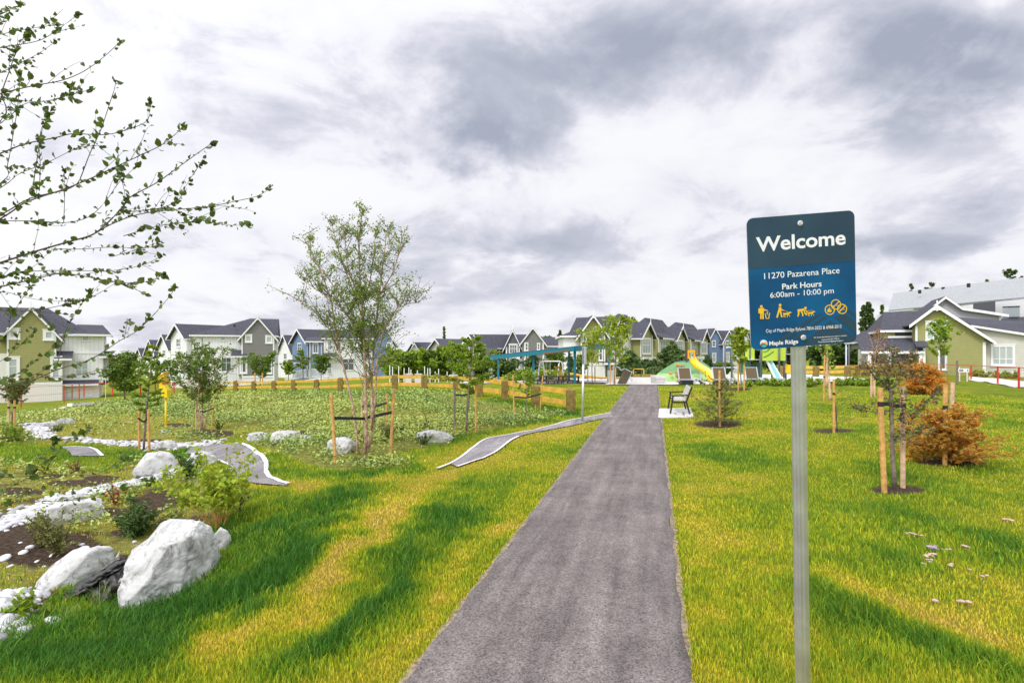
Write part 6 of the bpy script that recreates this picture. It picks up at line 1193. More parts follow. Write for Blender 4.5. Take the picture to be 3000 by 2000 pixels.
# ---------------------------------------------------------------- welcome sign
def sign():
    M_sb = mat('sign_blue', (.001,.105,.260), .4, spec=.3, col2=(.001,.055,.150), vscale=4); M_ss = mat('sign_slate', (.020,.052,.085), .4, spec=.3, col2=(.030,.075,.115), vscale=3); M_sw = mat('sign_white', (.85,.86,.88), .5); M_sy = mat('sign_yellow', (.85,.52,.01), .5)
    Y0 = 2.3; c = W(2350, 823, Y0); foot = Vector((c.x+.018, Y0+.0, 0)); foot.z = gz(foot.x, foot.y)
    root = empty('park_sign', 'blue and dark slate park rules sign reading Welcome on a galvanised post', 'sign', foot)
    u = Vector((1, 0, .0785)).normalized(); v = Vector((-.0750, -.100, 1)); v = (v-u*v.dot(u)).normalized(); nn = v.cross(u).normalized()   # nn points away from the viewer
    Wd, Hh = 314.3/FPX*Y0*1.0, 380.2/FPX*Y0*1.012
    o = c-foot
    def T(uu, vv, d=0): return o+u*((uu-.5)*Wd)+v*((.5-vv)*Hh)-nn*d
    def cr(x, y):      # crop pixels -> sign coordinates
        uu = (x-112)/1120.
        for _ in range(3):
            vv = (y-160+88*uu)/1355.; uu = (x-112-12*vv)/1120.
        return uu, vv
    rc = .062
    def rrect(inset=0):
        pts = []; rx, ry = rc, rc*Wd/Hh; ix, iy = inset, inset*Wd/Hh
        for cx, cy, a0 in ((1-rx, ry, -90), (1-rx, 1-ry, 0), (rx, 1-ry, 90), (rx, ry, 180)):
            for k in range(9): a = R(a0+k*11.25); pts.append((cx+(rx-ix)*math.cos(a), cy+(ry-iy)*math.sin(a)))
        return pts
    def plate(name, pts, m, d, th, par):
        P_ = [T(a, b, d) for a, b in pts]; mb = MB(); mb.prism(P_, nn*th); return mb.build(name, m, par)
    def clip(pts, f):  # Sutherland-Hodgman, f(p) >= 0 keeps
        out_ = []
        for i in range(len(pts)):
            a, b = pts[i-1], pts[i]; fa, fb = f(a), f(b)
            if (fa >= 0) != (fb >= 0): t = fa/(fa-fb); out_.append((a[0]+(b[0]-a[0])*t, a[1]+(b[1]-a[1])*t))
            if fb >= 0: out_.append(b)
        return out_
    def isect(poly, conv):
        area = sum(conv[i-1][0]*conv[i][1]-conv[i][0]*conv[i-1][1] for i in range(len(conv)))
        if area < 0: conv = conv[::-1]
        for i in range(len(conv)):
            a, b = conv[i-1], conv[i]; poly = clip(poly, lambda p: (b[0]-a[0])*(p[1]-a[1])-(b[1]-a[1])*(p[0]-a[0]))
            if len(poly) < 3: return []
        return poly
    al = plate('sign_panel', rrect(), M_metal, .0, .003, root)
    plate('blue_face', rrect(.002), M_sb, .0008, .0008, al)
    band = clip(rrect(.002), lambda p: .380-p[1]); plate('slate_band', band, M_ss, .0014, .0006, al)
    full = rrect(.002)
    k5 = lambda x, y: cr((2340+x*.09564-2160)/.2806, (860+y*.09564-600)/.2806)
    for P5 in ([(610,600),(720,600),(0,1090),(-560,1480),(-800,1480),(0,930)], [(740,680),(860,700),(120,1270),(-260,1560),(-480,1560),(80,1130)], [(950,800),(1700,1310),(1760,1400),(1600,1700),(-80,1700),(240,1370)], [(1060,700),(1420,590),(1800,900),(1800,1240),(1660,1160)], [(1480,440),(1820,640),(1820,790),(1480,540)]):
        pl = isect([k5(*p) for p in P5], full)
        if pl: plate('slate_chevron', pl, M_ss, .0014, .0006, al)
    def text(body, a, b, cap, bold=0, fontm=M_sw, sp=1.0):
        cu = bpy.data.curves.new('t', 'FONT'); cu.body = body; cu.size = 1; cu.offset = bold; cu.extrude = .0; cu.space_character = sp; cu.resolution_u = 4; ob = bpy.data.objects.new('t', cu); C.objects.link(ob); dg = bpy.context.evaluated_depsgraph_get(); me = bpy.data.meshes.new_from_object(ob.evaluated_get(dg)); bpy.data.objects.remove(ob)
        n_ = len(me.vertices); co_ = np.empty(n_*3); me.vertices.foreach_get('co', co_); co_ = co_.reshape(-1, 3); x0, x1 = co_[:,0].min(), co_[:,0].max(); capu = .73
        A, B = cr(*a), cr(*b); hh = cap/1355.; nw = []
        for q in co_: t = (q[0]-x0)/(x1-x0); uu = A[0]+(B[0]-A[0])*t; vv = A[1]+(B[1]-A[1])*t-(q[1]/capu)*hh; nw.append(T(uu, vv, .0021)[:])
        me.vertices.foreach_set('co', np.array(nw).ravel()); me.update(); me.materials.append(fontm); o_ = bpy.data.objects.new('lettering', me); C.objects.link(o_); o_.parent = al
    text('Welcome', (205,495), (1135,416), 148, .022); text('11270 Pazarena Place', (280,775), (1068,712), 64, .004); text('Park Hours', (465,880), (878,848), 60, .016); text('6:00am - 10:00 pm', (338,968), (1005,918), 58, .004)
    text('City of Maple Ridge Bylaws 7854-2022 & 6968-2013', (285,1328), (1080,1278), 36, .0); text('Maple Ridge', (316,1462), (622,1438), 44, .022); text('For more information or to report a concern,', (790,1386), (1140,1362), 15, .004); text('contact 604-467-7346 or', (868,1408), (1060,1394), 14, .004); text('ParksOperations@mapleridge.ca', (835,1433), (1098,1415), 15, .004)
    def icon(shapes, m=M_sy, name='pictogram', d=.0021):
        mb = MB()
        for i, pts in enumerate(shapes): mb.prism([T(*cr(*p), d+.00004*i) for p in pts], nn*.0005)
        return mb.build(name, m, al)
    q4 = lambda x, y: ((2200+x*.0829-2160)/.2806, (880+y*.0829-600)/.2806)
    def circ(cx, cy, r, n_=16): return [q4(cx+r*math.cos(6.283*k/n_), cy+r*math.sin(6.283*k/n_)) for k in range(n_)]
    def ln(x0, y0, x1, y1, w0, w1=None):
        w1 = w1 or w0; L_ = math.hypot(x1-x0, y1-y0); ax, ay = -(y1-y0)/L_, (x1-x0)/L_; return [q4(x0+ax*w0/2, y0+ay*w0/2), q4(x1+ax*w1/2, y1+ay*w1/2), q4(x1-ax*w1/2, y1-ay*w1/2), q4(x0-ax*w0/2, y0-ay*w0/2)]
    icon([circ(340, 200, 48), [q4(*p) for p in ((250,258),(420,250),(440,300),(410,440),(285,445),(235,320))], ln(255,280,250,440,42), ln(320,430,312,640,54), ln(390,430,386,640,54), ln(410,290,460,330,44), ln(450,330,545,325,38), ln(470,440,500,620,30), ln(490,618,590,618,26), ln(625,420,590,615,30), circ(560,375,20,8), circ(535,415,22,8), circ(548,465,22,8)])
    def dog(ox, oy, s=1): f = lambda pts: [q4(ox+x*s, oy+y*s) for x, y in pts]; return [f([(0,-10),(40,0),(190,-12),(215,40),(180,60),(50,60),(10,40)]), f([(175,0),(235,-50),(262,-45),(310,-20),(285,0),(240,5),(215,50)]), ln(ox+20*s, oy+40*s, ox+25*s, oy+150*s, 24*s), ln(ox+60*s, oy+50*s, ox+70*s, oy+150*s, 20*s), ln(ox+170*s, oy+50*s, ox+140*s, oy+150*s, 22*s), ln(ox+190*s, oy+50*s, ox+245*s, oy+125*s, 20*s), ln(ox+5*s, oy, ox-15*s, oy-10*s, 12*s)]
    icon([circ(1005, 150, 48), [q4(*p) for p in ((960,215),(1040,215),(1055,330),(1010,400),(930,390))], ln(960,340,885,590,60,54), ln(1000,340,1060,575,56,52), ln(1020,300,1130,335,38), ln(1120,332,1300,400,12)]+dog(1105, 430, .98))
    icon([circ(1905, 250, 44), [q4(*p) for p in ((1620,300),(1850,268),(1880,310),(1820,345),(1700,365),(1625,390))], ln(1665,340,1655,480,52), ln(1655,470,1625,550,44), ln(1740,350,1800,450,50), ln(1800,440,1798,540,46), ln(1830,300,1900,470,40), ln(1880,300,1960,390,34), [q4(*p) for p in ((1885,440),(1960,420),(1945,500),(1910,510))], ln(1930,420,1990,350,10), ln(1990,350,2120,335,10), ln(2120,335,2190,360,10)]+dog(1975, 400, .9))
    r5 = lambda x, y: ((2340+x*.09564-2160)/.2806, (860+y*.09564-600)/.2806)
    def ring(cx, cy, ro, ri, n_=28):
        sh = []
        for k in range(n_): a, b = 6.2832*k/n_, 6.2832*(k+1)/n_; sh.append([r5(cx+ro*math.cos(a), cy+ro*math.sin(a)), r5(cx+ro*math.cos(b), cy+ro*math.sin(b)), r5(cx+ri*math.cos(b), cy+ri*math.sin(b)), r5(cx+ri*math.cos(a), cy+ri*math.sin(a))])
        return sh
    def l5(x0, y0, x1, y1, w): L_ = math.hypot(x1-x0, y1-y0); ax, ay = -(y1-y0)/L_*w/2, (x1-x0)/L_*w/2; return [r5(x0+ax, y0+ay), r5(x1+ax, y1+ay), r5(x1-ax, y1-ay), r5(x0-ax, y0-ay)]
    def leaf5(cx, cy, a, L_, w): dx_, dy_ = math.cos(a), math.sin(a); return [r5(cx, cy), r5(cx+dx_*L_*.55-dy_*w, cy+dy_*L_*.55+dx_*w), r5(cx+dx_*L_, cy+dy_*L_), r5(cx+dx_*L_*.55+dy_*w, cy+dy_*L_*.55-dx_*w)]
    mb = MB()
    for i, pts in enumerate(ring(935, 480, 155, 128)+ring(1125, 320, 158, 130)+ring(1315, 455, 155, 128)+[l5(1030,420,1220,230,26), l5(1215,560,1415,350,26), l5(1030,355,1090,350,14), l5(1110,352,1220,345,14), l5(1225,480,1280,476,14), l5(1300,475,1410,466,14)]+[leaf5(915, 550, R(a), ll, 16) for a, ll in ((-160,70),(-130,110),(-105,140),(-82,170),(-55,130),(-30,110),(-10,70))]): mb.prism([T(*cr(*p), .0021+.00003*(i % 7)) for p in pts], nn*.0005)
    mb.build('pictogram', M_sy, al)
    # town emblem
    cx, cy, rr_ = 258, 1443, 40
    M_e = mat('emblem_pale', (.72,.84,.90), .5); M_o = mat('emblem_orange', (.75,.30,.04), .5); M_t = mat('emblem_teal', (.03,.42,.55), .5); M_k = mat('emblem_dark', (.05,.06,.08), .5)
    C_ = [(cx+rr_*math.cos(a), cy+rr_*math.sin(a)) for a in np.linspace(0, 6.2832, 33)[:-1]]
    def em(pts, m, d): 
        pl = isect(pts, C_)
        if pl: mb = MB(); mb.prism([T(*cr(*p), d) for p in pl], nn*.0004); mb.build('emblem', m, al)
    em(C_, M_e, .0020)
    em([(cx-60,cy+22),(cx-16,cy-18),(cx+26,cy+20),(cx+60,cy+60),(cx-60,cy+60)], M_o, .0024); em([(cx-30,cy+24),(cx+14,cy-24),(cx+60,cy+14),(cx+60,cy+60),(cx-30,cy+60)], mat('emblem_amber', (.80,.42,.10), .5), .0027)
    em([(cx-60,cy+60),(cx-44,cy+22),(cx-3,cy-6),(cx+44,cy+24),(cx+60,cy+60)], M_k, .0030); em([(cx-50,cy+60),(cx-26,cy+22),(cx-3,cy+4),(cx+26,cy+22),(cx+50,cy+60)], M_t, .0033)
    for x, y in ((665, 207), (676, 1378)):
        uv = cr(x, y); a = T(*uv, .002); b_ = T(*uv, .012); MB().tube([a, T(*uv, .004)], .0105, 16).build('washer', M_white, root); mb = MB(); mb.tube([a, b_], .0075, 6); mb.build('bolt', M_metal, root)
    # post, slightly leaning
    tp = T(.5, .035, -.034); yb_ = foot.y+tp.y+.105*(tp.z+.3); bt = Vector((.5140*yb_-foot.x, yb_-foot.y, -.3-foot.z)); mb = MB(); d = (tp-bt); L_ = d.length; ax = d.normalized(); sd_ = ax.cross(Vector((0, 1, 0))).normalized(); fw = sd_.cross(ax)
    prof = []; rO = .0295
    for k in range(24): a = 6.2832*k/24; r_ = rO*(1-.16*(k in (1, 2, 7, 8, 13, 14, 16, 19, 22))); prof.append((math.cos(a)*r_, math.sin(a)*r_))
    mb.add([bt+sd_*a*1.1+fw*b*1.1 for a, b in prof]+[tp+sd_*a+fw*b for a, b in prof], [(k, (k+1) % 24, 24+(k+1) % 24, 24+k) for k in range(24)]+[tuple(range(24))[::-1], tuple(range(24, 48))])
    mb.build('post', M_metal, root)
sign()
# ---------------------------------------------------------------- rail fences
M_postw = mat('fence_post_wood', (.20,.14,.028), .75, var=.3, vscale=8, bump=.4, bscale=25); M_rail = mat('fence_rail_wood', (.62,.36,.045), .65, var=.2, vscale=6, bump=.2)
M_cut = mat('fresh_cut_wood', (.66,.42,.10), .7, var=.15)
def rail_fence(posts, label, hw=.13, ph=None, rails=(.62, .27), rh=.14, th=.05):
    """posts: (px, top py, Y) on the ground"""
    B_ = [gy(p[0], p[2]) for p in posts]; root = empty('rail_fence', label, 'fence', B_[0]); o = root.location; hs = []
    for (px, top, Y), b in zip(posts, B_):
        h_ = W(px, top, Y).z-b.z; hs.append(h_); mb = MB(); q = b-o; w = hw
        mb.box(q.x-w, q.y-w, q.z-.3, q.x+w, q.y+w, q.z+h_-.06)
        mb.add([(q.x-w, q.y-w, q.z+h_-.06), (q.x+w, q.y-w, q.z+h_-.06), (q.x+w, q.y+w, q.z+h_-.06), (q.x-w, q.y+w, q.z+h_-.06), (q.x-w*.4, q.y-w*.4, q.z+h_), (q.x+w*.4, q.y-w*.4, q.z+h_), (q.x+w*.4, q.y+w*.4, q.z+h_), (q.x-w*.4, q.y+w*.4, q.z+h_)], [(0,1,5,4),(1,2,6,5),(2,3,7,6),(3,0,4,7),(4,5,6,7)])
        mb.build('post', M_postw, root)
    for i in range(len(posts)-1):
        a, b = B_[i]-o, B_[i+1]-o; d = (b-a); d.z = 0; d = d.normalized(); sd_ = Vector((-d.y, d.x, 0))*.05
        for r_ in rails: mb = MB(); mb.bar(a+Vector((0, 0, hs[i]*r_/.74))+d*hw*.4+sd_, b+Vector((0, 0, hs[i+1]*r_/.74))-d*hw*.4+sd_, th, rh*(.9+.2*random.random())); mb.build('rail', M_rail, root)
    return root
rail_fence([(p[0], p[1], p[3]) for p in POSTS], 'low timber rail fence curving along the top of the meadow')
rail_fence([(2290,1072,40),(2390,1072,39.5),(2483,1071,38.5),(2510,1070,40),(2533,1068,42),(2553,1066,44),(2575,1066,46),(2592,1065,48),(2608,1065,50),(2622,1066,52),(2638,1066,54),(2655,1066,56)], 'timber rail fence with thick posts right of the play area', .16, rails=(.66,.36), rh=.2)
rail_fence([(1440,1112,46),(1500,1098,49),(1560,1090,51),(1612,1084,52),(1660,1090,51),(1715,1100,50),(1762,1106,48),(1845,1108,46)], 'timber rail fence behind the shelter and picnic table', .12, rails=(.66,.36), rh=.16)
# ---------------------------------------------------------------- yellow nest box on its pole
def nestbox():
    b = G(486, 1265); Y = b.y; s = Y/FPX; My = mat('yellow_paint', (.85,.62,.005), .45); Mo = mat('yellow_wood', (.75,.42,.02), .6); root = empty('nest_box_post', 'bright yellow nest boxes stacked on a yellow post in a concrete foot', 'nest box', b)
    z = lambda py: (1265-py)*s; x = lambda px: (px-486)*s
    mb = MB(); mb.tube([(0, 0, .0), (0, 0, z(1164))], .028, 12); mb.build('pole', My, root, smooth=True)
    mb = MB(); mb.tube([(0, 0, -.1), (0, 0, .05)], [.17, .14], 14); mb.build('footing', M_conc, root)
    mb = MB(); mb.prism([(x(478), -.09, z(1164)), (x(495), -.09, z(1164)), (x(495), -.09, z(1142)), (x(486), -.09, z(1127)), (x(470), -.09, z(1127)), (x(478), -.09, z(1145))], (0, .18, 0)); mb.build('lower_box', My, root)
    mb = MB(); mb.box(x(471), -.085, z(1140), x(480), .085, z(1120)); mb.build('connector', Mo, root)
    mb = MB(); mb.prism([(x(469), -.1, z(1118)), (x(487), -.1, z(1118)), (x(487), -.1, z(1092)), (x(470), -.1, z(1103))], (0, .2, 0)); ub = mb.build('upper_box', Mo, root)
    mb = MB(); mb.prism([(x(467), -.12, z(1104)), (x(489), -.12, z(1089)), (x(489), -.12, z(1091.5)), (x(467), -.12, z(1106.5))], (0, .24, 0)); mb.build('lid', My, root)
    mb = MB(); mb.tube([(x(481), -.104, z(1106)), (x(481), -.095, z(1106))], .02, 12); mb.build('entrance_hole', M_strap, ub)
nestbox()
# ---------------------------------------------------------------- shelter
def shelter():
    Mt = mat('turquoise_steel', (.006,.165,.24), .4, spec=.5); Mt2 = mat('turquoise_roof', (.005,.10,.155), .35, stripes=('xy', .4, .2)); o = gy(1684, 36); root = empty('shelter', 'turquoise steel shelter with a flat sloping roof on slim columns', 'shelter', o)
    a, b, c = W(1438, 1047, 41)-o, W(1683, 1022, 35)-o, W(1805, 1013, 38)-o; d = a+(c-b); t = Vector((0, 0, .17))
    mb = MB(); mb.prism([a, b, c, d], t); mb.build('roof', Mt2, root)
    for p, q in ((a, b), (b, c)): pass
    mb = MB(); mb.bar(a-Vector((0, .08, .02)), b-Vector((0, .08, .02)), .12, .24); mb.bar(b-Vector((-.02, .08, .02)), c-Vector((0, .08, .02)), .12, .24); mb.bar(a+(d-a)*.5, b+(c-b)*.5, .12, .2); mb.build('roof_beam', Mt, root)
    mb = MB(); mb.bar(a+Vector((.1, .25, -.1)), b+Vector((-.1, .25, -.1)), .5, .08); mb.bar(b+Vector((.05, .25, -.1)), c+Vector((0, .2, -.1)), .5, .08); mb.build('soffit', mat('brown_soffit', (.22,.10,.04), .7), root)
    for px, top, Y, w in ((1460,1050,40.4,.14),(1563,1038,38.2,.15),(1667,1026,40.5,.13),(1684,1024,35.4,.15),(1785,1018,37.4,.15)):
        q = gy(px, Y)-o; tz = W(px, top, Y).z-o.z; mb = MB(); mb.box(q.x-w/2, q.y-w/2, q.z-.2, q.x+w/2, q.y+w/2, tz+.05); mb.build('column', Mt, root)
shelter()
def table():
    Mk = mat('dark_table', (.045,.028,.022), .5); o = gy(1640, 36.5); root = empty('picnic_table', 'long dark picnic table with benches under the turquoise shelter', 'picnic table', o); s = 36.5/FPX; x = lambda px: (px-1640)*s; g0 = gz(o.x, o.y); z = lambda py: W(0, py, 36.5).z-o.z
    mb = MB(); mb.box(x(1566), -.3, z(1104), x(1697), .45, z(1101)); mb.build('table_top', Mk, root)
    for y0 in (-.9, .75): mb = MB(); mb.box(x(1560), y0, z(1115), x(1692), y0+.3, z(1112.5)); mb.build('bench_seat', Mk, root)
    for px in (1585, 1601, 1637, 1650, 1695):
        mb = MB(); mb.box(x(px)-.04, -.1, -.1, x(px)+.04, .3, z(1104)); mb.build('leg', Mk, root)
    for px in (1574, 1588, 1605, 1622, 1631, 1642, 1660, 1676, 1688):
        mb = MB(); mb.box(x(px)-.03, -.85, -.1, x(px)+.03, -.62, z(1115)); mb.build('leg', Mk, root)
    mb = MB(); 
    o2 = gy(1543, 35); r2 = empty('small_table', 'small dark metal table left of the long picnic table', 'table', o2); s = 35/FPX
    mb = MB(); mb.box(-10*s, -.3, .36, 10*s, .3, .40); mb.build('table_top', Mk, r2)
    for sx in (-1, 1):
        for sy in (-1, 1): mb = MB(); mb.box(sx*9.3*s-.02, sy*.27-.02, -.05, sx*9.3*s+.02, sy*.27+.02, .36); mb.build('leg', Mk, r2)
table()
# ---------------------------------------------------------------- bench
def bench():
    b = G(1990, 1212); Y = b.y; s = Y/FPX; root = empty('park_bench', 'black framed bench with pale slats seen from its side beside the path', 'bench', b, R(-13)); Mk = mat('bench_black', (.02,.017,.017), .4); Ms = mat('bench_slat', (.52,.50,.47), .6, var=.1, vscale=20)
    x = lambda px: (px-1990)*s; z = lambda py: (1212-py)*s; Ln = 1.5; y0 = -.1
    for i, yy in enumerate((y0, y0+Ln)):
        mb = MB(); w = .045
        mb.bar((x(1964), yy, z(1214)), (x(1972), yy, z(1160)), w, w, (0, 1, 0)); mb.bar((x(1970), yy, z(1177)), (x(2012), yy, z(1177)), w, w, (0, 1, 0)); mb.bar((x(2019), yy, z(1212)), (x(2008), yy, z(1172)), w, w, (0, 1, 0)); mb.bar((x(2008), yy, z(1178)), (x(2025), yy, z(1132)), w, w*1.2, (0, 1, 0)); mb.bar((x(1967), yy, z(1159)), (x(2014), yy, z(1156)), .07, .035); mb.build('end_frame', Mk, root, bevel=.004)
    for k in range(5): px = 1973+k*7.6; mb = MB(); mb.box(x(px), y0+.02, z(1173), x(px+6.4), y0+Ln-.02, z(1171)); mb.build('seat_slat', Ms, root)
    for k in range(4):
        t0, t1 = k/4+.03, (k+1)/4-.02; pa = (x(2008.5+13.5*t0), z(1166-33*t0)); pb = (x(2008.5+13.5*t1), z(1166-33*t1)); mb = MB(); mb.prism([(pa[0], y0+.02, pa[1]), (pb[0], y0+.02, pb[1]), (pb[0]-.02, y0+.02, pb[1]-.004), (pa[0]-.02, y0+.02, pa[1]-.004)], (0, Ln-.04, 0)); mb.build('back_slat', Ms, root)
bench()
# ---------------------------------------------------------------- sign seen from behind
def backsign():
    b = G(1706, 1236); Y = b.y; s = Y/FPX; root = empty('sign_post', 'grey back of a tall narrow metal sign on a galvanised pole', 'sign', b); z = lambda py: (1236-py)*s; x = lambda px: (px-1706)*s
    mb = MB(); mb.tube([(0, 0, -.1), (x(1709), 0, z(1066))], .030, 12); mb.build('post', M_metal, root, smooth=True)
    mb = MB(); mb.prism([(x(1704), -.05, z(1014)), (x(1722), .25, z(1015)), (x(1722), .25, z(1064)), (x(1705), -.05, z(1066))], (.004, .004, 0)); mb.build('sign_panel', M_metal, root); mb = MB(); mb.box(x(1712), .0, z(1066), x(1715), .05, z(1016)); mb.build('bracket', M_metal, root)
backsign()
def plainsign(px, py, t0, t1, w, lab, Y=None, words=False):
    b = G(px, py) if Y is None else gy(px, Y); Y = b.y; s = Y/FPX; root = empty('sign_post', lab, 'sign', b); z = lambda q: W(0, q, Y).z-b.z
    mb = MB(); mb.tube([(0, .03, -.1), (0, .03, z(t0)-.05)], .03, 8); mb.build('post', M_white, root); mb = MB(); mb.box(-w/2*s, -.02, z(t1), w/2*s, .01, z(t0)); mb.build('sign_panel', M_conc, root)
plainsign(309, 1168, 1091, 1111, 20, 'small blank white square sign on a thin post near the far left house'); 
b = gy(2822, 36); root = empty('yard_sign', 'small white sign with dark lettering on two legs by the red fence', 'sign', b); s = 36/FPX; z = lambda q: W(0, q, 36).z-b.z
mb = MB(); mb.box(-14*s, 0, z(1090), 17*s, .03, z(1079)); mb.build('sign_panel', M_white, root)
for px in (-9, 13): mb = MB(); mb.box(px*s-.02, .03, -.1, px*s+.02, .07, z(1075) if px < 0 else z(1079)); mb.build('leg', M_white, root)
mb = MB()
for i, (x0, w) in enumerate(((-11, 3), (-6, 1.5), (-3, 2.5), (12, 2))): mb.box(x0*s, -.012, z(1087.5), (x0+w)*s, 0, z(1081.5))
mb.build('lettering', M_strap, root)
# ---------------------------------------------------------------- play mound and slide
def mound():
    Y = 35.0; s = Y/FPX; b = gy(2040, Y); root = empty('play_mound', 'pale green rubber play mound with climbing holds', 'play mound', b); x = lambda px: (px-2040)*s; z = lambda py: W(0, py, Y).z-b.z
    Mg = mat('mound_green', (.15,.33,.13), .8, var=.08, vscale=2); Mp = mat('mound_pale', (.33,.52,.19), .8, var=.06, vscale=2); Md = mat('mound_deep', (.075,.20,.13), .8, var=.06, vscale=2)
    lv = [(-.3, 1930, 2165, 2.9), (z(1112), 1940, 2150, 2.6), (z(1095), 1955, 2128, 2.1), (z(1078), 1978, 2108, 1.5), (z(1062), 2004, 2088, .9), (z(1058), 2022, 2074, .5)]
    n_ = 44
    for k, (nm, m) in enumerate((('lower_band', Mp), ('lower_band', Mp), ('middle_band', Mg), ('upper_band', Mg), ('upper_band', Md))):
        z0, a0, b0, d0 = lv[k]; z1, a1, b1, d1 = lv[k+1]; mb = MB(); ring = []
        for zz_, a, bb, d in ((z0, a0, b0, d0), (z1, a1, b1, d1)):
            for j in range(n_): t = 6.2832*j/n_; c_, s_ = math.cos(t), math.sin(t); q = 1/max(abs(c_)**1.0, abs(s_)**1.0)**.35; ring.append(((x(a)+x(bb))/2+(x(bb)-x(a))/2*c_, 1.8+d*s_, zz_))
        f = [(j, (j+1) % n_, n_+(j+1) % n_, n_+j) for j in range(n_)]
        if k == 4: f.append(tuple(range(n_, 2*n_)))
        mb.add(ring, f); mb.build(nm, m, root, smooth=True)
    Mo = mat('hold_orange', (.62,.22,.02), .5); Mk = mat('hold_brown', (.35,.25,.05), .5)
    for px, py, m in ((1996,1070,Mo),(2009,1072,Mk),(2005,1082,Mo),(1984,1091,Mk),(1982,1098,Mk),(1965,1093,Mo),(1980,1112,Mo)):
        t = (1118-py)/60; yy = 1.8-2.75+1.9*t; mb = MB(); mb.tube([(x(px), yy+.25, z(py)), (x(px), yy-.12, z(py+1))], [.11, .06], 8); mb.build('climbing_hold', m, root)
    # slide
    Ys = 33.2; s2 = Ys/FPX; o = gy(2045, Ys); r2 = empty('slide', 'yellow slide curving down from an arched yellow entry on the play mound', 'slide', o); My = mat('slide_yellow', (.86,.58,.01), .35); Myo = mat('slide_frame', (.80,.38,.01), .45); Mb = mat('slide_post', (.09,.04,.03), .5)
    X_ = lambda px: (px-2045)*s2; Z_ = lambda py: W(0, py, Ys).z-o.z
    mb = MB(); ya = .9
    mb.box(X_(2028), ya, Z_(1050), X_(2033), ya+.1, Z_(1025)); mb.box(X_(2047), ya, Z_(1050), X_(2052), ya+.1, Z_(1025)); mb.box(X_(2028), ya-.01, Z_(1032), X_(2052), ya+.11, Z_(1025)); mb.build('entry_arch', Myo, r2)
    for px in (2026.5, 2053.5): mb = MB(); mb.box(X_(px)-.035, ya, Z_(1062), X_(px)+.035, ya+.12, Z_(1023)); mb.build('post', Mb, r2)
    path = [(2040,1049,.8),(2042,1062,.6),(2051,1074,.35),(2065,1084,.1),(2075,1094,-.1),(2078,1107,-.25),(2080,1119,-.4)]; wds = [18, 19, 18, 18, 20, 21, 18]; mb = MB()
    vs = []; 
    for (px, py, yy), w in zip(path, wds):
        hw = w/2*s2; xx, zz_ = X_(px), Z_(py)
        vs += [(xx-hw, yy, zz_+.16), (xx-hw*.85, yy, zz_-.02), (xx, yy-.04, zz_-.06), (xx+hw*.85, yy, zz_-.02), (xx+hw, yy, zz_+.16), (xx+hw*1.08, yy, zz_+.16), (xx+hw*.9, yy+.02, zz_-.10), (xx, yy, zz_-.14), (xx-hw*.9, yy+.02, zz_-.10), (xx-hw*1.08, yy, zz_+.16)]
    f = []
    for k in range(len(path)-1):
        for j in range(10): f.append((k*10+j, k*10+(j+1) % 10, (k+1)*10+(j+1) % 10, (k+1)*10+j))
    f += [tuple(range(10))[::-1], tuple(range(60, 70))]; mb.add(vs, f); mb.build('slide_bed', My, r2, smooth=True)
    for px, py in ((2036, 1092), (2070, 1122)): pass
    for (px, py, yy) in ((2058, 1082, .3), (2078, 1118, -.35)): q = gz(o.x+X_(px), o.y+yy)-o.z; mb = MB(); mb.tube([(X_(px), yy+.05, q-.1), (X_(px), yy+.05, Z_(py))], .03, 8); mb.build('leg', M_metal, r2)
mound()
def concrete_block():
    o = gy(1933, 31.5); s = 31.5/FPX; z = lambda q: W(0, q, 31.5).z-o.z; r_ = empty('concrete_seat', 'pale concrete seat block at the end of the path by the mound', 'seat', o); mb = MB(); mb.box(-11*s, 0, -.2, 16*s, 1.2, z(1108)); mb.build('block', M_concd, r_); mb = MB(); mb.box(-12*s, -.03, z(1108), 16.5*s, 1.25, z(1101)); mb.build('capstone', M_conc, r_)
    o = gy(1886, 36); s = 36/FPX; z = lambda q: W(0, q, 36).z-o.z; r_ = empty('concrete_wall', 'low concrete ledge across the top of the path', 'wall', o); mb = MB(); mb.box(-33*s, 0, -.3, 34*s, .6, z(1117)); mb.build('ledge', M_concd, r_); mb = MB(); mb.box(-33.5*s, -.03, z(1117), 34.5*s, .65, z(1106)); mb.build('ledge_top', M_pale, r_)
    Mw = mat('timber_brown', (.28,.19,.03), .7, var=.2); o = gy(1890, 38.5); s = 38.5/FPX; z = lambda q: W(0, q, 38.5).z-o.z; r_ = empty('timber_bench', 'brown timber bench behind the ledge at the top of the path', 'bench', o)
    for a, b in ((-33, -14), (-10, 30)): mb = MB(); mb.box(a*s, 0, .12, b*s, .35, z(1096)); mb.build('bench_block', Mw, r_)
    for a in (-32, -1): mb = MB(); mb.box(a*s, .36, -.1, (a+2.5)*s, .45, z(1080)); mb.build('back_post', M_cut, r_)
    mb = MB(); mb.box(-32*s, .36, z(1082), 1.5*s, .45, z(1079.5)); mb.build('back_rail', M_cut, r_)
concrete_block()
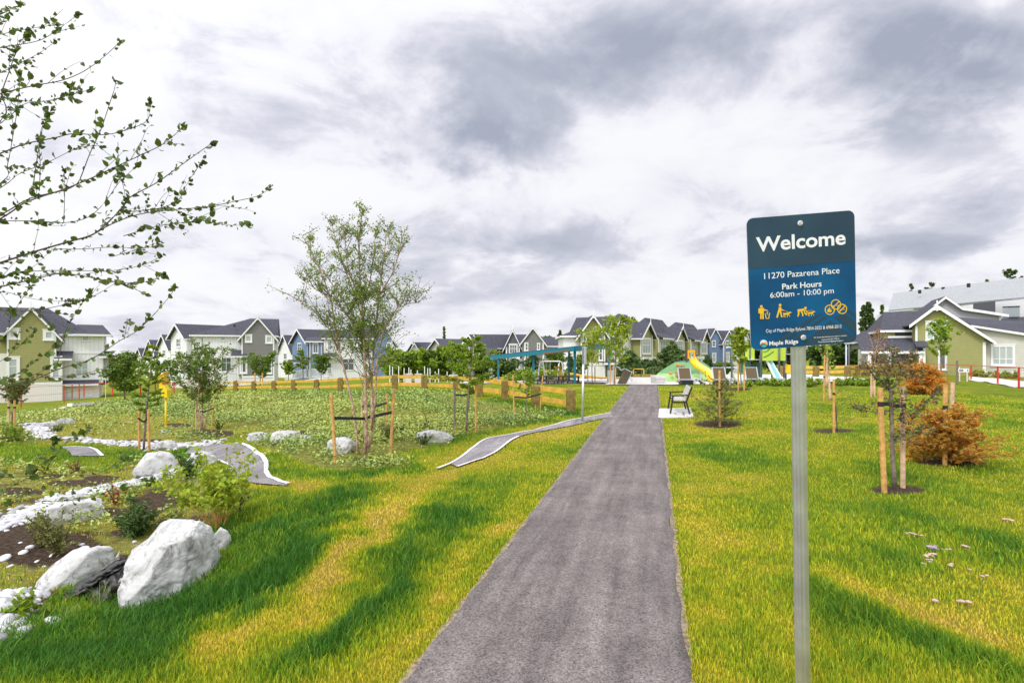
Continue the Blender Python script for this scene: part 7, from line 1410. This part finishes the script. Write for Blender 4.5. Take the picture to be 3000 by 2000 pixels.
# loungers
def lounger():
    Mf = mat('lounger_frame', (.50,.54,.60), .5); Mb = mat('lounger_brown', (.13,.085,.04), .7, stripes=('z', .06, .35)); r_ = empty('lounge_chair', '', 'lounge chair', (0, 0, 0)); 
    mb = MB(); w = .30
    mb.prism([(-w, .10, .22), (w, .10, .22), (w-.02, .32, .80), (-w-.02, .32, .80)], (0, .03, .0)); mb.build('backrest', Mb, r_)
    mb = MB(); 
    for sx in (-1, 1): mb.bar((sx*(w+.03), .10, .10), (sx*(w+.03)-.02, .34, .84), .05, .05, (0, 1, 0)); 
    mb.bar((-w-.05, .34, .83), (w+.02, .34, .83), .05, .04); mb.bar((-w-.05, .09, .20), (w+.05, .09, .20), .05, .05); mb.build('frame', Mf, r_)
    mb = MB(); mb.box(-w-.02, -.3, -.08, w+.02, .3, .16); mb.build('seat', M_strap, r_)
    mb = MB(); mb.prism([(w, -.35, -.05), (w+.30, -.35, .20), (w+.62, -.35, -.05), (w+.62, -.35, .04), (w+.34, -.35, .28), (w+.12, -.35, .26), (w, -.35, .10)], (0, .7, 0)); mb.build('leg_rest', Mf, r_)
    return r_
lg = lounger(); 
for i, (px, Y, sc_, lab) in enumerate(((2010, 30.6, 1.0, 'brown slatted lounge chair in front of the play mound behind the bench'), (2112, 30.6, 1.02, 'brown slatted lounge chair at the foot of the yellow slide'), (2207, 31.4, 1.0, 'brown slatted lounge chair in front of the green play panels'))):
    o = lg if i == 0 else dup(lg, (0, 0, 0)); q = gy(px, Y); q.z += .08; o.location = q; o.rotation_euler = (0, 0, 0); o.scale = (sc_,)*3; o['label'] = lab; o['group'] = 'lounge chairs around the play area'
o = gy(1830, 31.0); s = 31/FPX; z = lambda q: W(0, q, 31).z-o.z; x = lambda px: (px-1830)*s
r_ = empty('lounge_chair', 'dark brown reclined lounge chair seen from the back left of the path end', 'lounge chair', o); mb = MB(); mb.prism([(x(1808), 0, z(1124)), (x(1833), .0, z(1126)), (x(1855), .35, z(1091)), (x(1832), .35, z(1080))], (.03, .10, 0)); mb.build('backrest', mat('lounger_back', (.065,.050,.025), .7, var=.2), r_)
mb = MB(); mb.bar((x(1833), .05, z(1127)), (x(1856), .40, z(1090)), .05, .05); mb.bar((x(1832), .38, z(1079.5)), (x(1856), .40, z(1090)), .05, .05); mb.tube([(x(1800), .5, z(1077)), (x(1812), .55, z(1075)), (x(1820), .6, z(1078)), (x(1826), .6, z(1086)), (x(1832), .5, z(1081))], .04, 6); mb.build('frame', M_metal, r_)
# bin
o = gy(1790, 34); s = 34/FPX; z = lambda q: W(0, q, 34).z-o.z; r_ = empty('litter_bin', 'grey cylindrical litter bin behind the right shelter column', 'bin', o)
mb = MB(); mb.tube([(0, 0, -.1), (0, 0, z(1083))], 12*s, 18); mb.build('body', M_metal, r_, smooth=False); mb = MB(); mb.tube([(0, 0, z(1083)), (0, 0, z(1080)), (0, 0, z(1077))], [14*s, 14*s, 8*s], 18); mb.build('lid', M_dgrey, r_)
# swing frame
o = gy(1600, 44); s = 44/FPX; z = lambda q: W(0, q, 44).z-o.z; x = lambda px: (px-1600)*s; r_ = empty('swing_set', 'grey arched swing frame behind the picnic table', 'swing', o)
mb = MB(); mb.tube([(x(1588), 0, z(1058)), (x(1642), 0, z(1058))], .05, 8); mb.build('top_bar', M_white, r_)
for cx_ in (1585, 1641):
    mb = MB(); mb.tube([(x(cx_-12), -.9, -.1), (x(cx_-5), -.3, z(1066)), (x(cx_-1), -.1, z(1059)), (x(cx_+5), .1, z(1060)), (x(cx_+8), .4, z(1072)), (x(cx_+14), .9, -.1)], .055, 8); mb.build('arch_leg', M_metal, r_, smooth=True)
for a in (1600, 1612): mb = MB(); mb.tube([(x(a), 0, z(1058)), (x(a), 0, z(1100))], .012, 4); mb.build('chain', M_metal, r_)
mb = MB(); mb.box(x(1599), -.12, z(1102), x(1613), .12, z(1100)); mb.build('swing_seat', M_strap, r_)
o = gy(1640, 41.5); s = 41.5/FPX; z = lambda q: W(0, q, 41.5).z-o.z; x = lambda px: (px-1640)*s; r_ = empty('small_slide', 'small yellow toddler slide behind the picnic table', 'slide', o); My = MATS['slide_yellow']
mb = MB(); mb.prism([(x(1632), 0, z(1090)), (x(1645), 0, z(1089)), (x(1653), -1.3, z(1113)), (x(1641), -1.3, z(1114))], (0, .03, .1)); mb.build('slide_bed', My, r_)
mb = MB(); mb.box(x(1627), .1, -.1, x(1629), .2, z(1074)); mb.box(x(1641), .1, -.1, x(1643), .2, z(1074)); mb.box(x(1626), .09, z(1079), x(1644), .21, z(1073)); mb.build('tower', MATS['slide_frame'], r_)
# ---------------------------------------------------------------- play tower behind the sign
def tower():
    Y = 33.5; s = Y/FPX; o = gy(2245, Y); r_ = empty('play_structure', 'climbing play structure with lime and green panels on grey posts', 'play structure', o); x = lambda px: (px-2245)*s; z = lambda q: W(0, q, Y).z-o.z
    Ml = mat('lime_panel', (.50,.68,.06), .45); Mg = mat('green_panel', (.01,.19,.085), .45); Md = mat('deep_green_panel', (.012,.10,.055), .45); Mp = mat('play_post', (.12,.125,.14), .45, metal=.3)
    for px, top, bs, yy in ((2203,1000,1112,.3),(2221,995,1116,-.4),(2238,1040,1106,.5),(2257,1045,1117,-.2),(2271,1000,1120,-.5),(2290,1000,1118,-.3),(2307,1000,1112,.2)): mb = MB(); mb.tube([(x(px), yy, -.1), (x(px), yy, z(top))], .055, 10); mb.build('post', Mp, r_, smooth=True)
    for a, t, b, q, m, yy in ((2175,1005,2183,1052,Ml,.3),(2190,1005,2202,1052,Ml,.3),(2204,1015,2217,1052,Ml,.3),(2224,1010,2270,1056,Ml,-.45),(2275,1012,2292,1056,Ml,-.4),(2172,1058,2202,1092,Mg,.3),(2224,1062,2238,1105,Md,.2),(2208,1066,2222,1080,Md,.4)): mb = MB(); mb.box(x(a), yy, z(q), x(b), yy+.05, z(t)); mb.build('panel', m, r_)
    mb = MB(); mb.tube([(x(2226), -.48, z(1046)), (x(2240), -.48, z(1040)), (x(2256), -.48, z(1028))], .02, 5); mb.tube([(x(2226), -.48, z(1030)), (x(2236), -.48, z(1028)), (x(2246), -.48, z(1020))], .02, 5); mb.build('panel_relief', Mg, r_)
    mb = MB(); mb.box(x(2171), -.1, z(1054), x(2222), .6, z(1052)); mb.box(x(2292), -.1, z(1038), x(2322), .6, z(1036)); mb.build('deck', M_pale, r_); mb = MB(); mb.box(x(2294), .3, z(1056), x(2306), .36, z(1040)); mb.build('step_panel', M_cut, r_)
    mb = MB(); mb.prism([(x(2241), -.2, z(1056)), (x(2253), -.2, z(1056)), (x(2268), -.9, z(1106)), (x(2249), -.9, z(1106))], (0, .05, .02)); mb.build('slide_bed', mat('teal_slide', (.22,.50,.50), .4), r_); mb = MB(); mb.bar((x(2242), -.2, z(1056)), (x(2250), -.9, z(1106)), .05, .12); mb.bar((x(2254), -.2, z(1056)), (x(2268), -.9, z(1106)), .05, .12); mb.build('slide_side', M_white, r_)
    mb = MB(); mb.box(x(2246), -1.1, z(1116), x(2274), -.5, z(1105)); mb.build('slide_foot', MATS['lounger_frame'], r_)
    mb = MB(); mb.tube([(x(2303), -.1, z(1066)), (x(2297), -.1, z(1074)), (x(2296), -.1, z(1086)), (x(2303), -.1, z(1092))], .05, 8); mb.box(x(2300), -.1, z(1090), x(2320), .0, z(1068)); mb.build('yellow_panel', MATS['slide_yellow'], r_)
    # net frame at left
    Y = 37; o = gy(2130, Y); s = Y/FPX; x = lambda px: (px-2130)*s; z = lambda q: W(0, q, Y).z-o.z; r2 = empty('climbing_frame', 'tall grey posts with white rails left of the lime play panels', 'climbing frame', o)
    for px, top, bs in ((2124,1010,1),(2144,1016,1)): mb = MB(); mb.tube([(x(px), 0, -.1), (x(px), 0, z(top))], .06, 10); mb.build('post', Mp, r2, smooth=True)
    mb = MB(); mb.tube([(x(2124), 0, z(1019)), (x(2200), 1.5, z(1011))], .03, 6); mb.tube([(x(2144), 0, z(1024)), (x(2204), 1.5, z(1016))], .03, 6); mb.tube([(x(2124), 0, z(1076)), (x(2165), 0, z(1076))], .025, 6); mb.tube([(x(2140), .0, z(1088)), (x(2128), 0, z(1108))], .02, 6); mb.build('rail', M_white, r2)
    mb = MB(); mb.box(x(2147), .2, -.1, x(2170), .5, z(1092)); mb.build('side_panel', mat('cream_panel', (.70,.72,.58), .6), r2)
tower()
# ---------------------------------------------------------------- lamp posts
def lamp(px, Y, top, lab, arm=None, m=None):
    o = gy(px, Y); s = Y/FPX; z = lambda q: W(0, q, Y).z-o.z; x = lambda p: (p-px)*s; r_ = empty('street_lamp', lab, 'street lamp', o); mb = MB(); pts = [(0, 0, -.1), (0, 0, z(top))]
    if arm: pts = [(0, 0, -.1)]+[(x(a), 0, z(b)) for a, b in arm]
    mb.tube(pts, [.09]+[.055]*(len(pts)-1), 8); mb.build('pole', m or M_dgrey, r_, smooth=True); e_ = pts[-1]; mb = MB(); mb.box(e_[0]-.1, -.12, e_[2]-.05, e_[0]+.6, .12, e_[2]+.07); mb.build('lamp_head', m or M_dgrey, r_)
lamp(1975, 62, 965, 'dark curved street lamp in front of the olive townhouse row', [(1975,1100),(1975,1010),(1977,993),(1983,981),(1993,971),(2006,964),(2018,962)])
lamp(2487, 47, 1030, 'dark lamp pole right of the sign near the porch', [(2487,1090),(2487,1000)]); lamp(2479, 45, 1020, 'pale blue grey pole beside the dark lamp pole', [(2479,1085),(2479,1005)], MATS['lounger_frame'])
# ---------------------------------------------------------------- red construction fences
Mr = mat('red_post', (.62,.03,.02), .5)
def mesh_mat():
    m = bpy.data.materials.new('fence_mesh'); m.use_nodes = True; n = m.node_tree.nodes; l = m.node_tree.links; t = n.new('ShaderNodeTexCoord'); sp = n.new('ShaderNodeSeparateXYZ'); l.new(t.outputs['Object'], sp.inputs[0]); sc_ = []
    for k in (0, 2):
        a = n.new('ShaderNodeMath'); a.operation = 'MULTIPLY'; a.inputs[1].default_value = 9; l.new(sp.outputs[k], a.inputs[0]); f = n.new('ShaderNodeMath'); f.operation = 'FRACT'; l.new(a.outputs[0], f.inputs[0]); g = n.new('ShaderNodeMath'); g.operation = 'LESS_THAN'; g.inputs[1].default_value = .05; l.new(f.outputs[0], g.inputs[0]); sc_.append(g.outputs[0])
    mx_ = n.new('ShaderNodeMath'); mx_.operation = 'MAXIMUM'; l.new(sc_[0], mx_.inputs[0]); l.new(sc_[1], mx_.inputs[1]); b = n['Principled BSDF']; b.inputs['Base Color'].default_value = (.50,.16,.14,1); l.new(mx_.outputs[0], b.inputs['Alpha']); return m
M_mesh = mesh_mat()
def redfence(posts, lab, mid=True, ext=None):
    P_ = [gy(p[0], p[3]) for p in posts]; o = P_[0]; r_ = empty('construction_fence', lab, 'fence', o)
    T_ = [W(p[0], p[1], p[3])-o for p in posts]; B_ = [W(p[0], p[2], p[3])-o for p in posts]
    for a, b, p in zip(T_, B_, posts): mb = MB(); mb.bar(b-Vector((0, 0, .2)), a, .09 if p[3] > 30 else .08, .05, (0, 1, 0)); mb.build('post', Mr, r_)
    for i in range(len(posts)-1):
        mb = MB(); mb.tube([T_[i], T_[i+1]], .022, 5)
        if mid: mb.tube([T_[i].lerp(B_[i], .5), T_[i+1].lerp(B_[i+1], .5)], .014, 4)
        mb.build('rail', Mr, r_); mb = MB(); mb.add([B_[i], B_[i+1], T_[i+1], T_[i]], [(0, 1, 2, 3)]); mb.build('netting', M_mesh, r_)
redfence([(2530,1062,1100,62),(2600,1062,1100,58),(2700,1066,1104,53),(2845,1070,1112,44),(2923,1073,1125,36),(2985,1076,1138,29),(3060,1082,1158,24)], 'red construction fence with thin netting in front of the big olive house')
redfence([(-60,1146,1200,50),(62,1134,1188,52),(187,1129,1175,54),(232,1125,1162,56),(246,1125,1157,56),(330,1120,1152,57)], 'red construction fence in front of the far left house')
redfence([(412,1124,1152,52),(455,1122,1150,52),(510,1120,1150,52),(600,1120,1148,52)], 'red construction fence behind the low birch left of the rail fence')
# white railings
def railing(pts, lab, n_, h_):
    P_ = [gy(p[0], p[1]) for p in pts]; o = P_[0]; r_ = empty('railing', lab, 'railing', o); a0 = P_[0]-o; a1 = P_[-1]-o
    for i, (p, q) in enumerate(zip(pts, P_)): P_[i] = W(p[0], p[2], p[1])-o
    mb = MB(); mb.bar(P_[0], P_[-1], .06, .07); mb.bar(P_[0]-Vector((0, 0, h_*.85)), P_[-1]-Vector((0, 0, h_*.85)), .06, .06); mb.build('rail', M_white, r_)
    mb = MB()
    for k in range(n_): q = P_[0].lerp(P_[-1], k/(n_-1)); mb.box(q.x-.02, q.y-.02, q.z-h_, q.x+.02, q.y+.02, q.z)
    mb.build('balusters', M_white, r_)
railing([(835,78,1092),(900,76,1082)], 'white picket railing along the ramp left of the blue house', 30, 1.1); railing([(900,76,1082),(972,74,1078)], 'white picket railing in front of the blue house porch', 34, 1.2); railing([(2868,55,1088),(3010,52,1090)], 'white picket railing below the big window at right', 34, 1.3)
# low garden wall / ramp
o = gy(880, 76); r_ = empty('ramp_wall', 'low white ramp wall below the picket railing by the blue house', 'wall', o); a, b = W(820, 1128, 76)-o, W(960, 1108, 74)-o; mb = MB(); mb.prism([a-Vector((0,0,1)), b-Vector((0,0,1)), b+Vector((0,0,.25)), a+Vector((0,0,.2))], (0, .3, 0)); mb.build('wall', M_white, r_)
# planters (brick pallets) and car
for px, lab in ((1196, 'left pale block planter behind the rail fence'), (1224, 'right pale block planter behind the rail fence')):
    o = gy(px, 46); s = 46/FPX; z = lambda q: W(0, q, 46).z-o.z; r_ = empty('planter_box', lab, 'planter', o); mb = MB(); mb.box(-9*s, 0, -.1, 9*s, .8, z(1096)); mb.build('box', mat('pale_block', (.68,.62,.60), .8, stripes=('z', .12, .25)), r_); mb = MB(); mb.box(-9.5*s, -.04, z(1096), 9.5*s, .84, z(1095)); mb.build('rim', M_conc, r_)
o = gy(1437, 44); s = 44/FPX; z = lambda q: W(0, q, 44).z-o.z; r_ = empty('metal_cabinet', 'tall grey louvred metal post left of the shelter', 'cabinet', o); mb = MB(); mb.box(-5*s, 0, -.1, 5*s, .3, z(1084)); mb.prism([(-5*s, 0, z(1084)), (7*s, 0, z(1082)), (7*s, 0, z(1079)), (-5*s, 0, z(1079))], (0, .3, 0)); mb.build('body', mat('louvre_grey', (.50,.54,.58), .5, stripes=('z', .09, .25)), r_)
def car():
    o = gy(1450, 70); s = 70/FPX; r_ = empty('parked_car', 'red and white car partly visible beyond the fence left of the shelter', 'car', o); z0 = W(0, 1114, 70).z-o.z; s_ = 1.0
    Mc = mat('car_red', (.45,.03,.05), .25, spec=.8); Mw = mat('car_white', (.72,.72,.78), .25, spec=.8)
    pr = [(-1.9,.35),(-1.95,.75),(-1.4,.95),(-.9,1.35),(.6,1.38),(1.3,.98),(1.9,.9),(2.0,.4)]
    mb = MB(); mb.prism([(a, 0, z0+b) for a, b in pr], (0, 1.7, 0)); mb.build('body', Mw, r_, bevel=.05); mb = MB(); mb.prism([(a, -.01, z0+b) for a, b in ((-1.25,.98),(-.85,1.3),(.55,1.33),(1.1,1.0))], (0, .02, 0)); mb.build('window', M_glass, r_)
    mb = MB(); mb.prism([(a, -.03, z0+b) for a, b in ((-1.9,.75),(-1.4,.95),(-.9,1.35),(.6,1.4),(.6,1.5),(-1,1.45),(-1.8,.98))], (0, 1.76, 0)); mb.build('hood', Mc, r_)
    for a in (-1.2, 1.25): mb = MB(); mb.tube([(a, -.03, z0+.33), (a, .2, z0+.33)], .33, 16); w_ = mb.build('wheel', M_strap, r_)
car()
# ---------------------------------------------------------------- mushrooms
M_cap = mat('mushroom_cap', (.62,.48,.42), .6, col2=(.42,.24,.18), vscale=30, island=.2); M_capv = mat('mushroom_cap_violet', (.42,.30,.46), .6, island=.2); M_stem = mat('mushroom_stem', (.55,.50,.42), .7)
def mushroom(loc, r, m, lab, grp):
    ro = empty('mushroom', lab, 'mushroom', loc, random.random()*6, grp); mb = MB(); h_ = r*.5+.018
    mb.tube([(0, 0, -.01), (0, 0, h_)], r*.16, 7); mb.build('stem', M_stem, ro); mb = MB(); mb.tube([(0, 0, h_-.004), (0, 0, h_), (0, 0, h_+r*.22), (0, 0, h_+r*.34), (0, 0, h_+r*.38)], [r*.7, r, r*.8, r*.45, r*.02], 14, cap=True); mb.build('cap', m, ro, smooth=True)
cl = {'violet mushroom in the biggest cluster on the right lawn': [(2722,1606),(2730,1604),(2737,1608),(2745,1612),(2728,1610),(2741,1602)], 'pale brown mushroom just below the violet cluster on the right lawn': [(2712,1632),(2722,1630),(2732,1632),(2738,1628),(2725,1626),(2718,1636),(2716,1643),(2728,1644),(2724,1650),(2702,1654),(2710,1656)], 'small tan mushroom left of and above the violet cluster': [(2658,1566),(2665,1563),(2675,1567),(2682,1568),(2694,1570),(2700,1572)], 'tan mushroom right of the violet cluster': [(2762,1612),(2772,1612),(2784,1612),(2822,1602),(2830,1605),(2838,1606)], 'tan mushroom low on the right lawn near the dry grass': [(2780,1658),(2788,1656),(2785,1662),(2842,1672),(2878,1692),(2892,1690),(2808,1766),(2818,1768),(2838,1770),(2740,1766)], 'mushroom far up the right lawn near the picture edge': [(2942,1524),(2950,1523),(2958,1525),(2965,1528)]}
for lab, pts in cl.items():
    for i, (px, py) in enumerate(pts): b = G(px, py+4); mushroom(b, random.uniform(.013, .022)*(1.15 if 'violet mush' in lab else 1), M_capv if 'violet mush' in lab else M_cap, lab, lab.replace('mushroom', 'mushrooms'))
